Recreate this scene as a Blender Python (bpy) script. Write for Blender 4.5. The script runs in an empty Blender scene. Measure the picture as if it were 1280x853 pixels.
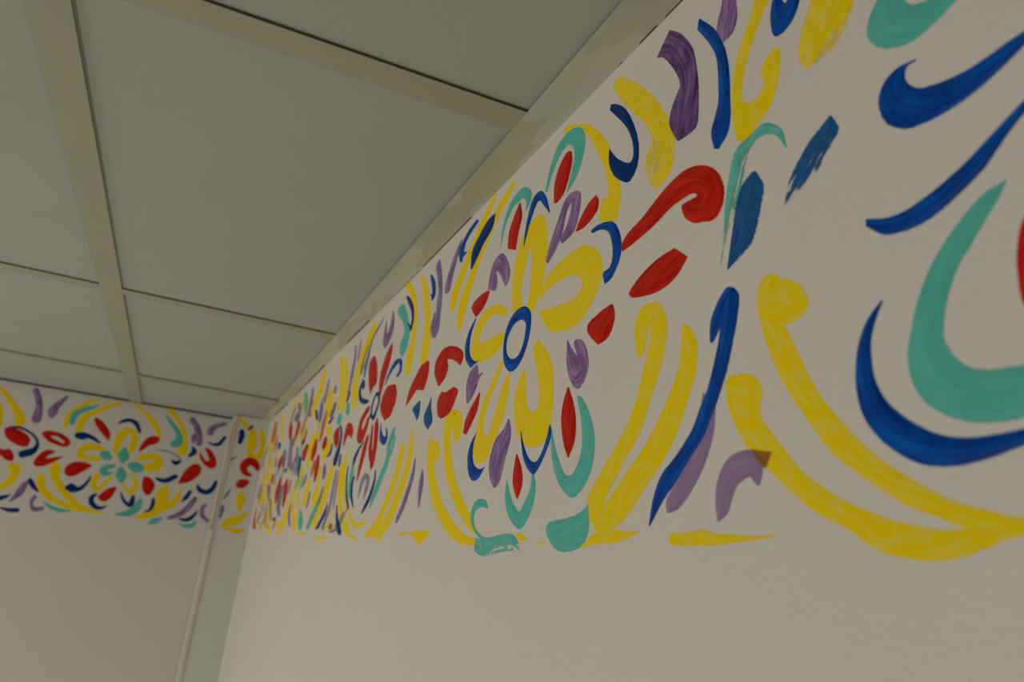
import bpy, bmesh, math, random
from mathutils import Matrix, Vector

SC = bpy.context.scene
COL = SC.collection
H = .267            # ceiling height above the camera
ZT = 2.40           # ceiling tile plane
ZC = ZT - H         # camera height

# ------------------------------------------------------------------ camera
M = [[0.91291795, -0.39197185, 0.11374927], [-0.21203451, -0.21734007, 0.95278784], [0.34874373, 0.89393588, 0.28152521]]
cam_d = bpy.data.cameras.new('camera')
cam = bpy.data.objects.new('camera', cam_d)
COL.objects.link(cam)
r, u, f = [Vector(v) for v in M]
mw = Matrix.Identity(4)
for i in range(3):
    mw[i][0], mw[i][1], mw[i][2] = r[i], u[i], -f[i]
mw[0][3], mw[1][3], mw[2][3] = 0, 0, ZC
cam.matrix_world = mw
cam_d.sensor_width = 36
cam_d.lens = 988.47 / 1280 * 36
cam_d.clip_start = .01
cam_d.dof.use_dof = True
cam_d.dof.focus_distance = .43
cam_d.dof.aperture_fstop = 12.5
SC.camera = cam

# ------------------------------------------------------------------ world, lights, exposure
W = bpy.data.worlds.new('world')
SC.world = W
W.use_nodes = True
W.node_tree.nodes['Background'].inputs[0].default_value = (.9, .95, 1, 1)
W.node_tree.nodes['Background'].inputs[1].default_value = .02

def area(name, loc, sx, sy, power, col, rot=(0, 0, 0)):
    d = bpy.data.lights.new(name, 'AREA')
    d.shape = 'RECTANGLE'
    d.size, d.size_y = sx, sy
    d.energy = power
    d.color = col
    o = bpy.data.objects.new(name, d)
    o.location = loc
    o.rotation_euler = rot
    COL.objects.link(o)

LAMPS = []
def bulb(name, loc, power, col, rad):
    d = bpy.data.lights.new(name, 'POINT')
    d.energy = power
    d.color = col
    d.shadow_soft_size = rad
    o = bpy.data.objects.new(name, d)
    o.location = loc
    COL.objects.link(o)

# a shaded room lamp to the left, ahead of the camera, and daylight from a window in the left wall
bulb('room_lamp', (-1.0, .85, 1.20), 16, (1, .94, .82), .16)
area('window_light', (-3.36, .75, 1.55), 1.3, 1.7, 36, (1, .985, .93), (0, -math.pi / 2, 0))
SC.view_settings.view_transform = 'Standard'
SC.view_settings.look = 'None'
SC.view_settings.gamma = 1
SC.view_settings.exposure = -.1
SC.cycles.use_denoising = True
SC.cycles.max_bounces = 8
SC.cycles.diffuse_bounces = 6
SC.cycles.transparent_max_bounces = 16

# ------------------------------------------------------------------ materials
def newmat(name):
    m = bpy.data.materials.new(name)
    m.use_nodes = True
    nt = m.node_tree
    return m, nt, nt.nodes['Principled BSDF'], nt.nodes, nt.links

def noise(N, L, vec, scale, detail=3, rough=.5):
    n = N.new('ShaderNodeTexNoise')
    n.inputs['Scale'].default_value = scale
    n.inputs['Detail'].default_value = detail
    n.inputs['Roughness'].default_value = rough
    if vec is not None:
        L.new(vec, n.inputs['Vector'])
    return n.outputs['Fac']

def mapr(N, L, val, a, b, c=0., d=1.):
    n = N.new('ShaderNodeMapRange')
    n.inputs[1].default_value, n.inputs[2].default_value = a, b
    n.inputs[3].default_value, n.inputs[4].default_value = c, d
    L.new(val, n.inputs[0])
    return n.outputs[0]

def math_(N, L, op, a, b=None):
    n = N.new('ShaderNodeMath')
    n.operation = op
    for k, x in enumerate((a, b)):
        if x is None:
            continue
        if isinstance(x, (int, float)):
            n.inputs[k].default_value = x
        else:
            L.new(x, n.inputs[k])
    return n.outputs[0]

def mixc(N, L, fac, a, b):
    n = N.new('ShaderNodeMix')
    n.data_type = 'RGBA'
    if isinstance(fac, float):
        n.inputs[0].default_value = fac
    else:
        L.new(fac, n.inputs[0])
    for k, x in ((6, a), (7, b)):
        if isinstance(x, tuple):
            n.inputs[k].default_value = (*x[:3], 1)
        else:
            L.new(x, n.inputs[k])
    return n.outputs[2]

def surf(name, col, col2, scale, bump_scale, bump, rough=.6, fine=None):
    m, nt, P, N, L = newmat(name)
    tc = N.new('ShaderNodeTexCoord').outputs['Object']
    c = mixc(N, L, mapr(N, L, noise(N, L, tc, scale), .3, .7), col, col2)
    if fine:
        c = mixc(N, L, mapr(N, L, noise(N, L, tc, fine[0], 2), .35, .65, 0, fine[1]), c, fine[2])
    L.new(c, P.inputs['Base Color'])
    P.inputs['Roughness'].default_value = rough
    b = N.new('ShaderNodeBump')
    b.inputs['Strength'].default_value = bump
    b.inputs['Distance'].default_value = .001
    L.new(noise(N, L, tc, bump_scale, 4), b.inputs['Height'])
    L.new(b.outputs[0], P.inputs['Normal'])
    return m

WALL = (.66, .615, .535)
M_wall = surf('painted_plaster', WALL, (.64, .60, .53), 6, 420, .25, .5)
M_back = surf('painted_plaster_back', (.64, .615, .56), (.62, .60, .55), 4, 300, .2, .55)
M_pil = surf('painted_pilaster', (.64, .64, .62), (.63, .635, .62), 5, 300, .2, .55)
M_bead = surf('painted_bead', (.63, .61, .57), (.62, .60, .56), 5, 300, .1, .4)
M_tile = surf('ceiling_tile_board', (.43, .45, .425), (.415, .435, .41), 9, 1400, .16, .9, (1500, .12, (.28, .28, .26)))
M_tee = surf('yellowed_grid_enamel', (.38, .385, .275), (.365, .37, .28), 14, 600, .08, .45)
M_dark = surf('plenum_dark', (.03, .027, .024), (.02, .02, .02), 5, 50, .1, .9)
M_far = surf('painted_far_walls', (.34, .32, .28), (.32, .30, .27), 4, 300, .2, .6)
M_floor = surf('vinyl_floor', (.26, .23, .19), (.23, .20, .17), 3, 100, .1, .5)
M_lamp, nt, P, N, L = newmat('lamp_diffuser')
P.inputs['Emission Color'].default_value = (1, .95, .86, 1)
P.inputs['Emission Strength'].default_value = 3

# wall angle: yellowed enamel overpainted in patches with grey-green wall paint
M_ang, nt, P, N, L = newmat('smudged_grid_enamel')
tc = N.new('ShaderNodeTexCoord').outputs['Object']
mp = N.new('ShaderNodeMapping')
mp.inputs['Scale'].default_value = (1, .22, 1)
L.new(tc, mp.inputs[0])
n1 = mapr(N, L, noise(N, L, mp.outputs[0], 42, 2), .47, .50)
n2 = mapr(N, L, noise(N, L, mp.outputs[0], 19, 1), .40, .66)
c = mixc(N, L, n2, (.465, .455, .31), (.46, .47, .385))
c = mixc(N, L, n1, c, (.53, .54, .44))
L.new(c, P.inputs['Base Color'])
P.inputs['Roughness'].default_value = .4

COLS = {
    'y': ((.81, .57, .000), (.81, .61, .000), .0, .55),
    'b': ((.000, .030, .22), (.000, .10, .46), .0, .38),
    'n': ((.000, .018, .12), (.000, .045, .22), .0, .4),
    's': ((.008, .075, .24), (.02, .12, .31), .03, .5),
    't': ((.085, .42, .34), (.11, .49, .42), .02, .5),
    'r': ((.38, .004, .000), (.66, .024, .010), .0, .4),
    'p': ((.14, .06, .20), (.38, .26, .45), .03, .45),
    'd': ((.055, .018, .10), (.24, .13, .31), .0, .35),
    'l': ((.27, .17, .33), (.35, .26, .40), .14, .32),
    'o': ((.55, .40, .16), (.58, .45, .22), .35, .45),
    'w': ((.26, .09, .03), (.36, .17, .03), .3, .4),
    'g': ((.16, .21, .26), (.22, .27, .30), .25, .4),
    'e': ((.55, .13, .01), (.60, .20, .02), .05, .35),
}
CN = dict(d='deep_purple', y='yellow', b='blue', n='navy', s='steel_blue', t='teal', r='red', p='purple', l='pale_purple',
          o='ochre', w='brown', g='grey_blue', e='orange')
PM = {}

def paint_mat(c, dry):
    """poster paint: pigment streaks run along the stroke, a drier brush lets the wall show through"""
    k = (c, dry)
    if k in PM:
        return PM[k]
    m, nt, P, N, L = newmat(CN[c] + '_paint' + ('_dry' if dry else ''))
    ca, cb, thin, rough = COLS[c]
    uv = N.new('ShaderNodeUVMap'); uv.uv_map = 'along'
    st = N.new('ShaderNodeUVMap'); st.uv_map = 'across'
    mp = N.new('ShaderNodeMapping')
    mp.inputs['Scale'].default_value = (28, 520, 1)
    L.new(uv.outputs[0], mp.inputs[0])
    streak = noise(N, L, mp.outputs[0], 1, 3, .6)
    mp2 = N.new('ShaderNodeMapping')
    mp2.inputs['Scale'].default_value = (70, 160, 1)
    L.new(uv.outputs[0], mp2.inputs[0])
    blot = noise(N, L, mp2.outputs[0], 1, 4, .6)
    v = math_(N, L, 'ADD', math_(N, L, 'MULTIPLY', streak, .55), math_(N, L, 'MULTIPLY', blot, .45))
    amt = mapr(N, L, v, .40, .64)
    colr = mixc(N, L, amt, ca, cb)
    if c in 'yt' and dry:
        # thin film: the white ground greys the pigment in soft blotches
        mp3 = N.new('ShaderNodeMapping')
        mp3.inputs['Scale'].default_value = (130, 260, 1)
        L.new(uv.outputs[0], mp3.inputs[0])
        bl = noise(N, L, mp3.outputs[0], 1, 2, .5)
        colr = mixc(N, L, mapr(N, L, bl, .46, .70, 0, .48 * dry ** .5), colr, (.70, .62, .22) if c == 'y' else (.30, .50, .42))
    L.new(colr, P.inputs['Base Color'])
    P.inputs['Roughness'].default_value = rough
    P.inputs['Specular IOR Level'].default_value = .06
    # transparency
    sp = N.new('ShaderNodeSeparateXYZ')
    L.new(st.outputs[0], sp.inputs[0])
    s_, t_ = sp.outputs[0], sp.outputs[1]
    edge = math_(N, L, 'ABSOLUTE', math_(N, L, 'SUBTRACT', math_(N, L, 'MULTIPLY', t_, 2), 1))
    a = mapr(N, L, v, .30, .62, 1 - thin * .4, 1 - thin)
    # ragged last fraction of the width
    fine = N.new('ShaderNodeMapping')
    fine.inputs['Scale'].default_value = (900, 900, 1)
    L.new(uv.outputs[0], fine.inputs[0])
    fn = noise(N, L, fine.outputs[0], 1, 2)
    lim = math_(N, L, 'ADD', math_(N, L, 'MULTIPLY', fn, .14 + .25 * dry), .92 - .15 * dry)
    rag = mapr(N, L, math_(N, L, 'SUBTRACT', lim, edge), 0, .015 + .03 * dry)
    a = math_(N, L, 'MULTIPLY', a, rag)
    if dry:
        # bristle gaps grow towards the tail of the stroke and one side
        load = math_(N, L, 'ADD', math_(N, L, 'MULTIPLY', s_, .14 * dry), math_(N, L, 'MULTIPLY', t_, .09 * dry))
        thr = math_(N, L, 'ADD', load, .265 + .07 * dry)
        gap = mapr(N, L, math_(N, L, 'SUBTRACT', v, thr), -.012, .012, 1 - .98 * min(1, dry + .1), 1)
        a = math_(N, L, 'MULTIPLY', a, gap)
    L.new(a, P.inputs['Alpha'])
    b = N.new('ShaderNodeBump')
    b.inputs['Strength'].default_value = .35
    b.inputs['Distance'].default_value = .0004
    L.new(v, b.inputs['Height'])
    L.new(b.outputs[0], P.inputs['Normal'])
    PM[k] = m
    return m

# ------------------------------------------------------------------ mesh helpers
def link(name, bm, mats, parent=None, smooth=False, loc=None):
    me = bpy.data.meshes.new(name)
    bm.normal_update()
    bm.to_mesh(me)
    bm.free()
    for m in (mats if isinstance(mats, (list, tuple)) else [mats]):
        me.materials.append(m)
    if smooth:
        for p in me.polygons:
            p.use_smooth = True
    o = bpy.data.objects.new(name, me)
    COL.objects.link(o)
    if parent:
        o.parent = parent
    if loc:
        o.location = loc
    return o

def box(bm, x0, x1, y0, y1, z0, z1):
    v = [bm.verts.new((x, y, z)) for z in (z0, z1) for x, y in ((x0, y0), (x1, y0), (x1, y1), (x0, y1))]
    for f_ in ((3, 2, 1, 0), (4, 5, 6, 7), (0, 1, 5, 4), (1, 2, 6, 5), (2, 3, 7, 6), (3, 0, 4, 7)):
        bm.faces.new([v[i] for i in f_])

def slab(name, m, *b, parent=None, bevel=0):
    bm = bmesh.new()
    box(bm, *b)
    if bevel:
        bmesh.ops.bevel(bm, geom=bm.edges[:], offset=bevel, segments=2, affect='EDGES')
    return link(name, bm, m, parent)

def struct(name, *a, **k):
    o = slab(name, *a, **k)
    o['kind'] = 'structure'
    return o

# ------------------------------------------------------------------ the room
XW = .633 * H           # near (right) wall face; it leans in slightly towards the far corner
def xwall(y):
    return XW if y < 2.6 * H else XW - .028 * H * (y / H - 2.6) / 4.27
YB = 7.16 * H           # back wall face
YP = 6.87 * H           # pilaster face
X0, Y0, ZR = -3.4, -2.4, 2.52
struct('floor', M_floor, X0 - .1, XW + .1, Y0 - .1, YB + .1, -.05, 0)
def wall_strip(name, mat, z0, z1, off=0.):
    bm = bmesh.new()
    ys_ = [Y0, 2.6 * H, YB]
    rows = [[bm.verts.new(c_) for c_ in ((xwall(y) - off, y, z0), (XW + .1, y, z0), (XW + .1, y, z1), (xwall(y) - off, y, z1))] for y in ys_]
    for a, b in zip(rows[:-1], rows[1:]):
        for k in range(4):
            bm.faces.new((a[k], b[k], b[(k + 1) % 4], a[(k + 1) % 4]))
    bm.faces.new(rows[0]); bm.faces.new(rows[-1][::-1])
    bmesh.ops.recalc_face_normals(bm, faces=bm.faces)
    o = link(name, bm, mat)
    o['kind'] = 'structure'
    return o
wall_strip('wall_right', M_wall, 0, ZT - .0002)
wall_strip('shade_liner_right', M_dark, ZT - .0002, ZR)             # dark colour stands in for the shade in the ceiling joint
struct('wall_back', M_back, X0, XW, YB, YB + .1, 0, ZT - .0006)
struct('shade_liner_back', M_dark, X0, XW, YB, YB + .1, ZT - .0006, ZR)  # dark liner, shade of the back ceiling gap put into its colour
struct('wall_left', M_far, X0 - .1, X0, Y0, YB + .1, 0, ZR)
struct('wall_front', M_far, X0 - .1, XW + .1, Y0 - .1, Y0, 0, ZR)
XA, XE = .338 * H, .604 * H
struct('trim_1', M_pil, XA, XE, YP, YB, 0, ZT, bevel=0)          # boxed-in pilaster in the corner
bd = struct('trim_2', M_bead, .318 * H, .352 * H, YP - .0022, YB, 0, ZT, bevel=.002)   # rounded corner strip
struct('baseboard_right', M_bead, XW - .012 - .0075, XW, Y0, YP - .001, 0, .09, bevel=.003)
struct('baseboard_back', M_bead, X0, .318 * H, YB - .012, YB, 0, .09, bevel=.003)

# ceiling: dark plenum deck above, grid and tiles below it as its parts
ceil = struct('ceiling', M_dark, X0 - .1, XW + .1, Y0 - .1, YB + .1, ZR, ZR + .05)
TH_, GAP, FL = .0006, .0016, .012       # flange thickness, shadow gap, half flange
ty = [1.515 * H, 3.765 * H, 5.865 * H]
ty = [ty[0] - 1.2 * k for k in (3, 2, 1)][:0] + [ty[0] - .6 * k for k in (4, 3, 2, 1)] + ty
rx = [-.445 * H - .6 * k for k in range(5)]
ZF = ZT - TH_
def bar(name, x0, x1, y0, y1, axis, zoff=0):
    bm = bmesh.new()
    box(bm, x0, x1, y0, y1, ZF - zoff, ZT - zoff)
    if axis == 'x':
        ym = (y0 + y1) / 2
        box(bm, x0, x1, ym - .001, ym + .001, ZT - zoff, ZT + .035)
    else:
        xm = (x0 + x1) / 2
        box(bm, xm - .001, xm + .001, y0, y1, ZT - zoff, ZT + .035)
    return link(name, bm, M_tee, ceil)
for x in rx:
    bar('main_runner', x - FL, x + FL, Y0, YB - .012, 'y', .0003)
xs = [XW - .001] + [x for x in rx]
rnd = random.Random(4)
ang_x = .545 * H
for i in range(5):
    xr = (ang_x if i == 0 else rx[i - 1] - FL)
    xl = rx[i] + FL
    for y in ty:
        bar('cross_tee', xl, xr, y - FL, y + FL, 'x')
    ys = [Y0] + ty + [YB - .013]
    for a, b in zip(ys[:-1], ys[1:]):
        last = b > ty[-1] + .01
        cx, cy = (xl + xr) / 2, (a + b) / 2
        lamp = any(abs(cx - lx) < .2 and abs(cy - ly) < .3 for lx, ly, _ in LAMPS)
        z0 = ZT + GAP + rnd.uniform(-.0002, .0003)
        q = (xl - .009, xr + (.012 if i == 0 else .009), a + (.002 if a > Y0 else 0), b - (.002 if not last else 0), z0, z0 + .014)
        slab('ceiling_tile' if not lamp else 'lamp_panel', M_tile if not lamp else M_lamp, *q, parent=ceil, bevel=.0008)
# last strips of tile under the left wall
# wall angle with an uneven joint against the near wall
segs = [(-2.4, .2825, .0009), (.2855, .3054, .0010), (.3194, .3254, .0009), (.55, .684, .0013), (.891, 1.028, .0018), (1.174, 1.362, .0024), (1.558, 1.74, .0026)]
pts = []
for a, b, w in segs:
    pts += [(a, .00012), (a + .002, w), (b - .004, w * .9), (b, .00012)]
pts = [(Y0, .0008)] + pts[2:] + [(YP, .0002)]
pts = sorted(pts + [(2.6 * H, .0009), (3.7 * H, .0019), (5.2 * H, .0022)])
bm = bmesh.new()
row = []
for y, w in pts:
    ax_ = ang_x - max(0, y / H - 3.7) * .004 * H
    row.append([bm.verts.new(c_) for c_ in ((ax_, y, ZF), (xwall(y) - w, y, ZF), (xwall(y) - w, y, ZT), (ax_, y, ZT))])
for a, b in zip(row[:-1], row[1:]):
    for k in range(4):
        bm.faces.new((a[k], b[k], b[(k + 1) % 4], a[(k + 1) % 4]))
bm.faces.new(row[0]); bm.faces.new(row[-1][::-1])
bmesh.ops.recalc_face_normals(bm, faces=bm.faces)
o = link('trim_3', bm, M_ang)
o['kind'] = 'structure'

# ------------------------------------------------------------------ painted frieze
# (name, label, category, wall, group, [(part, colour, dryness, [(closed, steps, rail A, rail B), ...]), ...])
# rails are pairs of millimetres along the wall and above camera height
PAINT = [
 ('painted_brushstroke', 'broad blurry teal loop cut off by the top photo edge, above the hooked blue swoosh', 'brushstroke', 'R', None, [
  ('stroke','t',0,[(0,3,[149.8,191.4,154.2,185.6,157.9,180.6,158.3,174.1,153.8,167.3,147.6,163.5,141.3,161.9,135.2,162.8,129.9,164.6,123.6,167.3],[146.9,189.1,145.6,182.2,143.6,177.5,141.9,175.2,140.5,174.1,138.8,173.5,136.8,172.9,134.1,173.7,131.4,175.2,129.4,175.8])]),
 ]),
 ('painted_brushstroke', 'broad streaky yellow stroke at the top edge, just left of the broad teal loop', 'brushstroke', 'R', None, [
  ('stroke','y',0.8,[(0,4,[182,210.8,184.3,204,188.2,197.3,189.6,189.8,188.2,183.9,186.2,179.8],[161.7,195.7,164.3,188.2,168.2,182.2,172.6,179.6,178,178.3,184.5,178.8])]),
 ]),
 ('painted_brushstroke', 'short blue looped dab touching the top edge, right of the tall yellow hook', 'brushstroke', 'R', None, [
  ('stroke','b',0,[(0,2,[201.4,225.3,203.5,219.5,204.2,212.6,202.8,205.4,200.2,202.4,195.4,202.2,191.4,204.6,188.9,209,187,214.5],[196.4,221.6,197.8,219,197.3,216.4,196.6,215.2,196.1,214.7,195.5,214.8,194.9,215.3,194.2,216.3,192.7,218.8])]),
 ]),
 ('painted_brushstroke', 'thick glossy blue swoosh with a hooked left end, near the upper right corner', 'brushstroke', 'R', None, [
  ('stroke','b',0,[(0,4,[140.5,154.8,144.1,154.3,144.3,150,140.7,145.6,136.4,143.9,132.4,143,128.6,142.4,125.1,142.2,121.7,142.4,118.6,142.7,115.6,143.2,112.5,143.5,109.5,143.6,106.5,143.2],[141.2,155.3,147.4,156,152.5,153.8,154.6,148.2,152.1,140.3,145.7,134.6,139,132.9,133.2,132.7,127.9,133.2,123,134.2,118.5,135.7,114.4,137.4,110.5,139.3,106.6,141])]),
 ]),
 ('painted_brushstroke', 'long smooth unhooked blue swoosh rising to the right edge, below the hooked one', 'brushstroke', 'R', None, [
  ('stroke','b',0,[(0,5,[159.6,111.8,152.5,109.4,146.2,109.1,140.7,110.2,135.7,111.7,131.1,113.5,126.8,115.4,122.8,117.7,118.9,119.9,115.2,122,111.5,124.1,107.8,125.8],[159.6,109.2,153.1,104.2,146.2,102.8,140.1,103,134.8,104.4,130.2,106.5,125.8,108.8,121.8,111.3,118.5,114.5,115.2,117.7,111.7,120.5,108,122.6])]),
 ]),
 ('painted_brushstroke', 'very broad blurry teal U-shaped stroke at the right edge, inside the dark blue crescent', 'brushstroke', 'R', None, [
  ('stroke','t',0,[(0,5,[117,105.6,122.8,104.3,127.9,101,132.6,97,136.9,92.3,140.6,86.8,143.4,80.6,145.3,74,146.7,67.3,145.6,60,141.8,53.6,135.7,49.2,129.1,46.7,122.6,45.8,116.5,46.1,110.9,47.3],[116.5,105.4,118.7,101.6,121.5,98.2,124.3,94.8,127.1,91.3,130.1,87.8,132.3,83.6,134,79.1,135.1,74.3,135.3,69.2,132.9,64.3,129,60.6,124.2,59,119.4,58.6,115,58.6,110.9,59.5])]),
 ]),
 ('painted_brushstroke', 'blurry red dab cut off by the right edge of the photo', 'brushstroke', 'R', None, [
  ('stroke','r',0,[(0,5,[110.3,97.5,113.8,92.6,115.3,86.5,115.6,81,115,73.8,112.5,68.3],[107.2,96.1,106.7,89.9,107.2,83.7,107.6,78.4,108.1,71.9,109.4,67.5])]),
 ]),
 ('painted_brushstroke', 'thick dark blue crescent with a sharp upper tip, below the two blue swooshes', 'brushstroke', 'R', None, [
  ('stroke','b',0,[(0,5,[154.5,84.9,159.6,80.2,162.8,74,164.1,66.9,163.8,59.5,161.5,52.4,156.7,46.2,150.6,41.4,143.9,38,136.9,36.7,130.3,36.9,124.2,38,118.5,39.5,113.2,40.9],[154.1,84.7,156.7,79.6,158.4,74.1,158.3,68,157,61.9,153.8,56.2,149.1,51.7,143.8,48,138.4,45.2,132.9,43.7,127.5,43.2,122.3,43.4,117.5,43.7,112.9,44.4])]),
 ]),
 ('painted_brushstroke', 'long yellow curving stroke with a round ball head, sweeping to the lower right edge', 'brushstroke', 'R', None, [
  ('stroke','y',0.5,[(0,5,[199,107,204.5,107.4,207.4,102,206.6,94.5,203.4,85.1,198.3,75.1,191.4,64.5,184.3,55.9,179.3,49.8,173.1,43.3,165,37.6,156.3,32.1,147.7,27.6,139.8,24.7,132.9,22.3,126.5,20.3,117.3,20.3],[196,104.8,196.9,100.4,195.8,93.7,193.7,88.4,189.9,81.7,184.5,72.3,177.8,61.7,170.8,54,163.5,46.9,156.1,40.7,147.5,35.3,140.6,31.5,134.7,28.6,127.1,26.5,121.5,25,117,24.4,115.3,24.2]),(0,2,[204.5,98.6,203.2,102.3,199.4,104,193.6,103.6,188,100.7,184.4,96.7,182.6,92.2],[204.5,97.5,202.5,93.4,198.5,89.2,193.2,87,187.8,86.9,184.3,89,182.5,91.8])]),
 ]),
 ('painted_brushstroke', 'yellow curving stroke with a squarish head and mottled paint, lowest sweep at the right', 'brushstroke', 'R', None, [
  ('stroke','y',0.5,[(0,5,[222.5,72.6,221.2,63.6,215.4,54.9,208.6,47,200,40.6,191.9,34.7,184,29.5,176,25.2,167.8,22.2,161.3,18.3,154.3,15.6,147,14.5,140,14.3,133.4,15.4,127.4,17.3,122,19.6,116.4,20.5],[206.7,71.9,204.8,64.5,202.7,57.6,196.8,51,190.7,44.9,184.6,39.3,177.8,34.9,170.9,31.2,164,28.2,157.2,25.9,150.7,24.1,144.4,22.9,138.4,22,132.6,22.1,127.2,23,122,23.5,117.1,23.9]),(0,2,[223.3,71.9,222.7,69.9,221,68.3,218.9,67.2,217.9,65.6,219.2,65.5,219.2,65.3,217.8,64.6,216,64,213.7,62.5,213.1,61.4,212,60.3,210.1,59.6],[222.6,73.8,220.9,75,218.6,75.2,216.2,74.8,212.7,74.8,207.4,72.7,203.9,69.1,202.5,65.7,203.3,63.1,205.1,61.5,205.4,60.5,206.3,59.7,208,59.4])]),
 ]),
 ('painted_brushstroke', 'thick purple stroke with pale streaks and a pointed foot, nearest the ceiling trim', 'brushstroke', 'R', None, [
  ('stroke','d',0,[(0,3,[275.6,256.6,264.9,247,256.2,234.8,252.4,225,249,209.8,248,194.4,249.5,189.4,256.7,189,262.1,189.4],[285.7,246.9,279.3,242.8,269.8,230.5,264,219.6,266.7,214.9,270.1,209.5,271,202.7,267.1,195.6,263.1,190])]),
 ]),
 ('painted_brushstroke', 'small purple curl at the top edge tucked behind the tall bright blue stroke', 'brushstroke', 'R', None, [
  ('stroke','p',0,[(0,2,[234.3,248.8,235.3,244,236.4,239.2,238.1,235,238,229.5,233.4,221.9],[224.7,241.7,225.5,236.6,224.2,230.3,224.9,225.3,227.4,221.8,232.4,221.3])]),
 ]),
 ('painted_brushstroke', 'tall bright blue bowed stroke with a thicker foot, right of the thick purple stroke', 'brushstroke', 'R', None, [
  ('stroke','b',0,[(0,4,[252.5,240.8,244.1,228.9,237.9,218.1,235.9,209.2,235,201,234.6,193.2,236.8,187.3,238.7,181.1,235.8,172.6],[251.4,246.2,239.9,233,232.8,220.5,229.2,209.7,227.5,200.1,226.8,191.3,226,182.7,227.5,175.4,232.8,171])]),
 ]),
 ('painted_brushstroke', 'tall yellow hook curling up at its right end, beside the tall bright blue stroke', 'brushstroke', 'R', None, [
  ('stroke','y',0.4,[(0,4,[212.6,232.7,216.4,223,222,212.5,225.2,203.3,226.2,190,224.5,178.1,221.2,168.9,214.5,166.8,207.4,170.8,202.1,174.6,199.1,181.3,198,188.3,198.2,196.2],[202.5,225.2,209.1,217.9,214.6,208.6,217.8,200.5,219.2,192.3,219.3,186.9,217.2,183.8,213.4,182.3,209.5,182.6,206.9,187.7,209.3,191.7,207.2,195.8,201.7,198.7])]),
 ]),
 ('painted_brushstroke', 'broad dry-brushed yellow stroke with bristle streaks, left of the thick purple stroke', 'brushstroke', 'R', None, [
  ('stroke','y',0.8,[(0,3,[322.5,259.3,307,246.9,294.1,234.5,283.3,222.8,275.4,211.8,269.5,201.6,264.8,192.1,264.7,184.7,265.5,177.9,270.6,174.1,278.2,172.6],[330.6,257.7,322.6,246.5,313,235.5,303.3,225.2,294.1,215.5,287.4,206.3,285.8,199.2,289.3,194.9,289.4,188.6,286.1,180.9,279.1,172.9])]),
 ]),
 ('painted_brushstroke', 'dark blue C-shaped hook lying over a yellow band near the ceiling trim', 'brushstroke', 'R', None, [
  ('stroke','n',0,[(0,2,[329.8,245.7,323,242.2,312.7,233.5,303.2,219.7,296.7,205.3,296.4,193.2,302.6,187.6,309.5,190.5,319.4,198.2,326,208.2,326.9,217.4],[329.9,241.8,320.6,232.5,310,221,303.1,209.6,301,200.8,303.7,198.6,308.1,200.6,313.4,204.2,319.1,208.9,323.1,213.2,326.6,217])]),
 ]),
 ('painted_brushstroke', 'thin pale teal arch fading downwards, behind the steel blue leaf strokes', 'brushstroke', 'R', None, [
  ('stroke','t',1,[(0,4,[193.8,152.5,196.9,161.6,205.7,168.8,214,167.7,221.9,165.9,225.1,159.2,226.4,151.4,227.3,143.4,227.5,135.2,228,127.2,228.6,119.4],[194.3,152.6,200.2,160.7,208.5,163.9,213.9,160.9,216,154.9,217.5,148.5,220.1,142.8,222.5,136.9,224.4,130.8,226.2,124.6,227.9,118.3])]),
 ]),
 ('painted_brushstroke', 'steel blue leaf-shaped stroke with a squared top, right of the curled red stroke', 'brushstroke', 'R', None, [
  ('stroke','s',0.6,[(0,4,[212.1,151.4,217.8,148.5,220.7,143,221.9,136.4,222.8,129.8,223.7,123.2,224.6,116.6],[209.9,150.8,205.2,142.8,206.1,135.7,207.8,129,210.4,122.8,216.6,119.2,224,116.3])]),
 ]),
 ('painted_brushstroke', 'feathered steel blue leaf-shaped stroke, left of the hooked blue swoosh', 'brushstroke', 'R', None, [
  ('stroke','s',1,[(0,3,[174.3,154.6,178.4,152.3,182.7,150.1,186.3,147,189.6,143.5,192.4,139.5,193.9,134.6,194.7,129.3],[173.2,154.1,169.8,147.5,172.9,143.7,176.4,140.2,178.9,135.8,183.1,132.8,188.9,131.4,194.1,129.1])]),
 ]),
 ('painted_brushstroke', 'thick glossy red stroke with a curled head like a walking cane', 'brushstroke', 'R', None, [
  ('stroke','r',0,[(0,3,[305.8,155.9,300.5,159.7,288.7,162.8,273.1,169.3,258.2,172.5,245.2,169.8,234.1,162.4,228.5,152.8,228.6,144.3,233.9,140.5,241.8,142.5,247.2,144.1,253.9,149.1,256.8,154.9],[304.4,151.3,292.5,152.2,276.2,155,265.7,158,256.9,158.7,251.2,158.6,248.4,158,246.9,157,246.6,156.2,247.4,156,248.9,156.1,250.3,156.1,253.1,156.4,256.4,156.1])]),
 ]),
 ('painted_brushstroke', 'broad red leaf-shaped dab below the curled red stroke', 'brushstroke', 'R', None, [
  ('stroke','r',0,[(0,3,[260.7,138,274.2,137.1,286.7,133.5,295.3,128.4,293.7,125.6,290.5,124.1],[250.2,130.4,255.3,125.5,262.1,122.3,272.4,121.3,282,122.5,289.6,123.9])]),
 ]),
 ('painted_brushstroke', 'blue hook with a green-tinted top, between the big flower and the curled red stroke', 'brushstroke', 'R', None, [
  ('stroke','b',0,[(0,2,[339.5,175.3,332.2,175.9,317.4,172.4,309.5,164.6,305.3,154.7,306.9,147,312.5,140.6,319,139.3],[337,172.9,329.5,172.1,320.7,167.9,315.6,160.5,313.4,152.3,315.4,146.7,321.2,146.7,322,145.1])]),
 ]),
 ('painted_brushstroke', 'long yellow stroke with a drooping left lobe, running down to the frieze base', 'brushstroke', 'R', None, [
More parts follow.
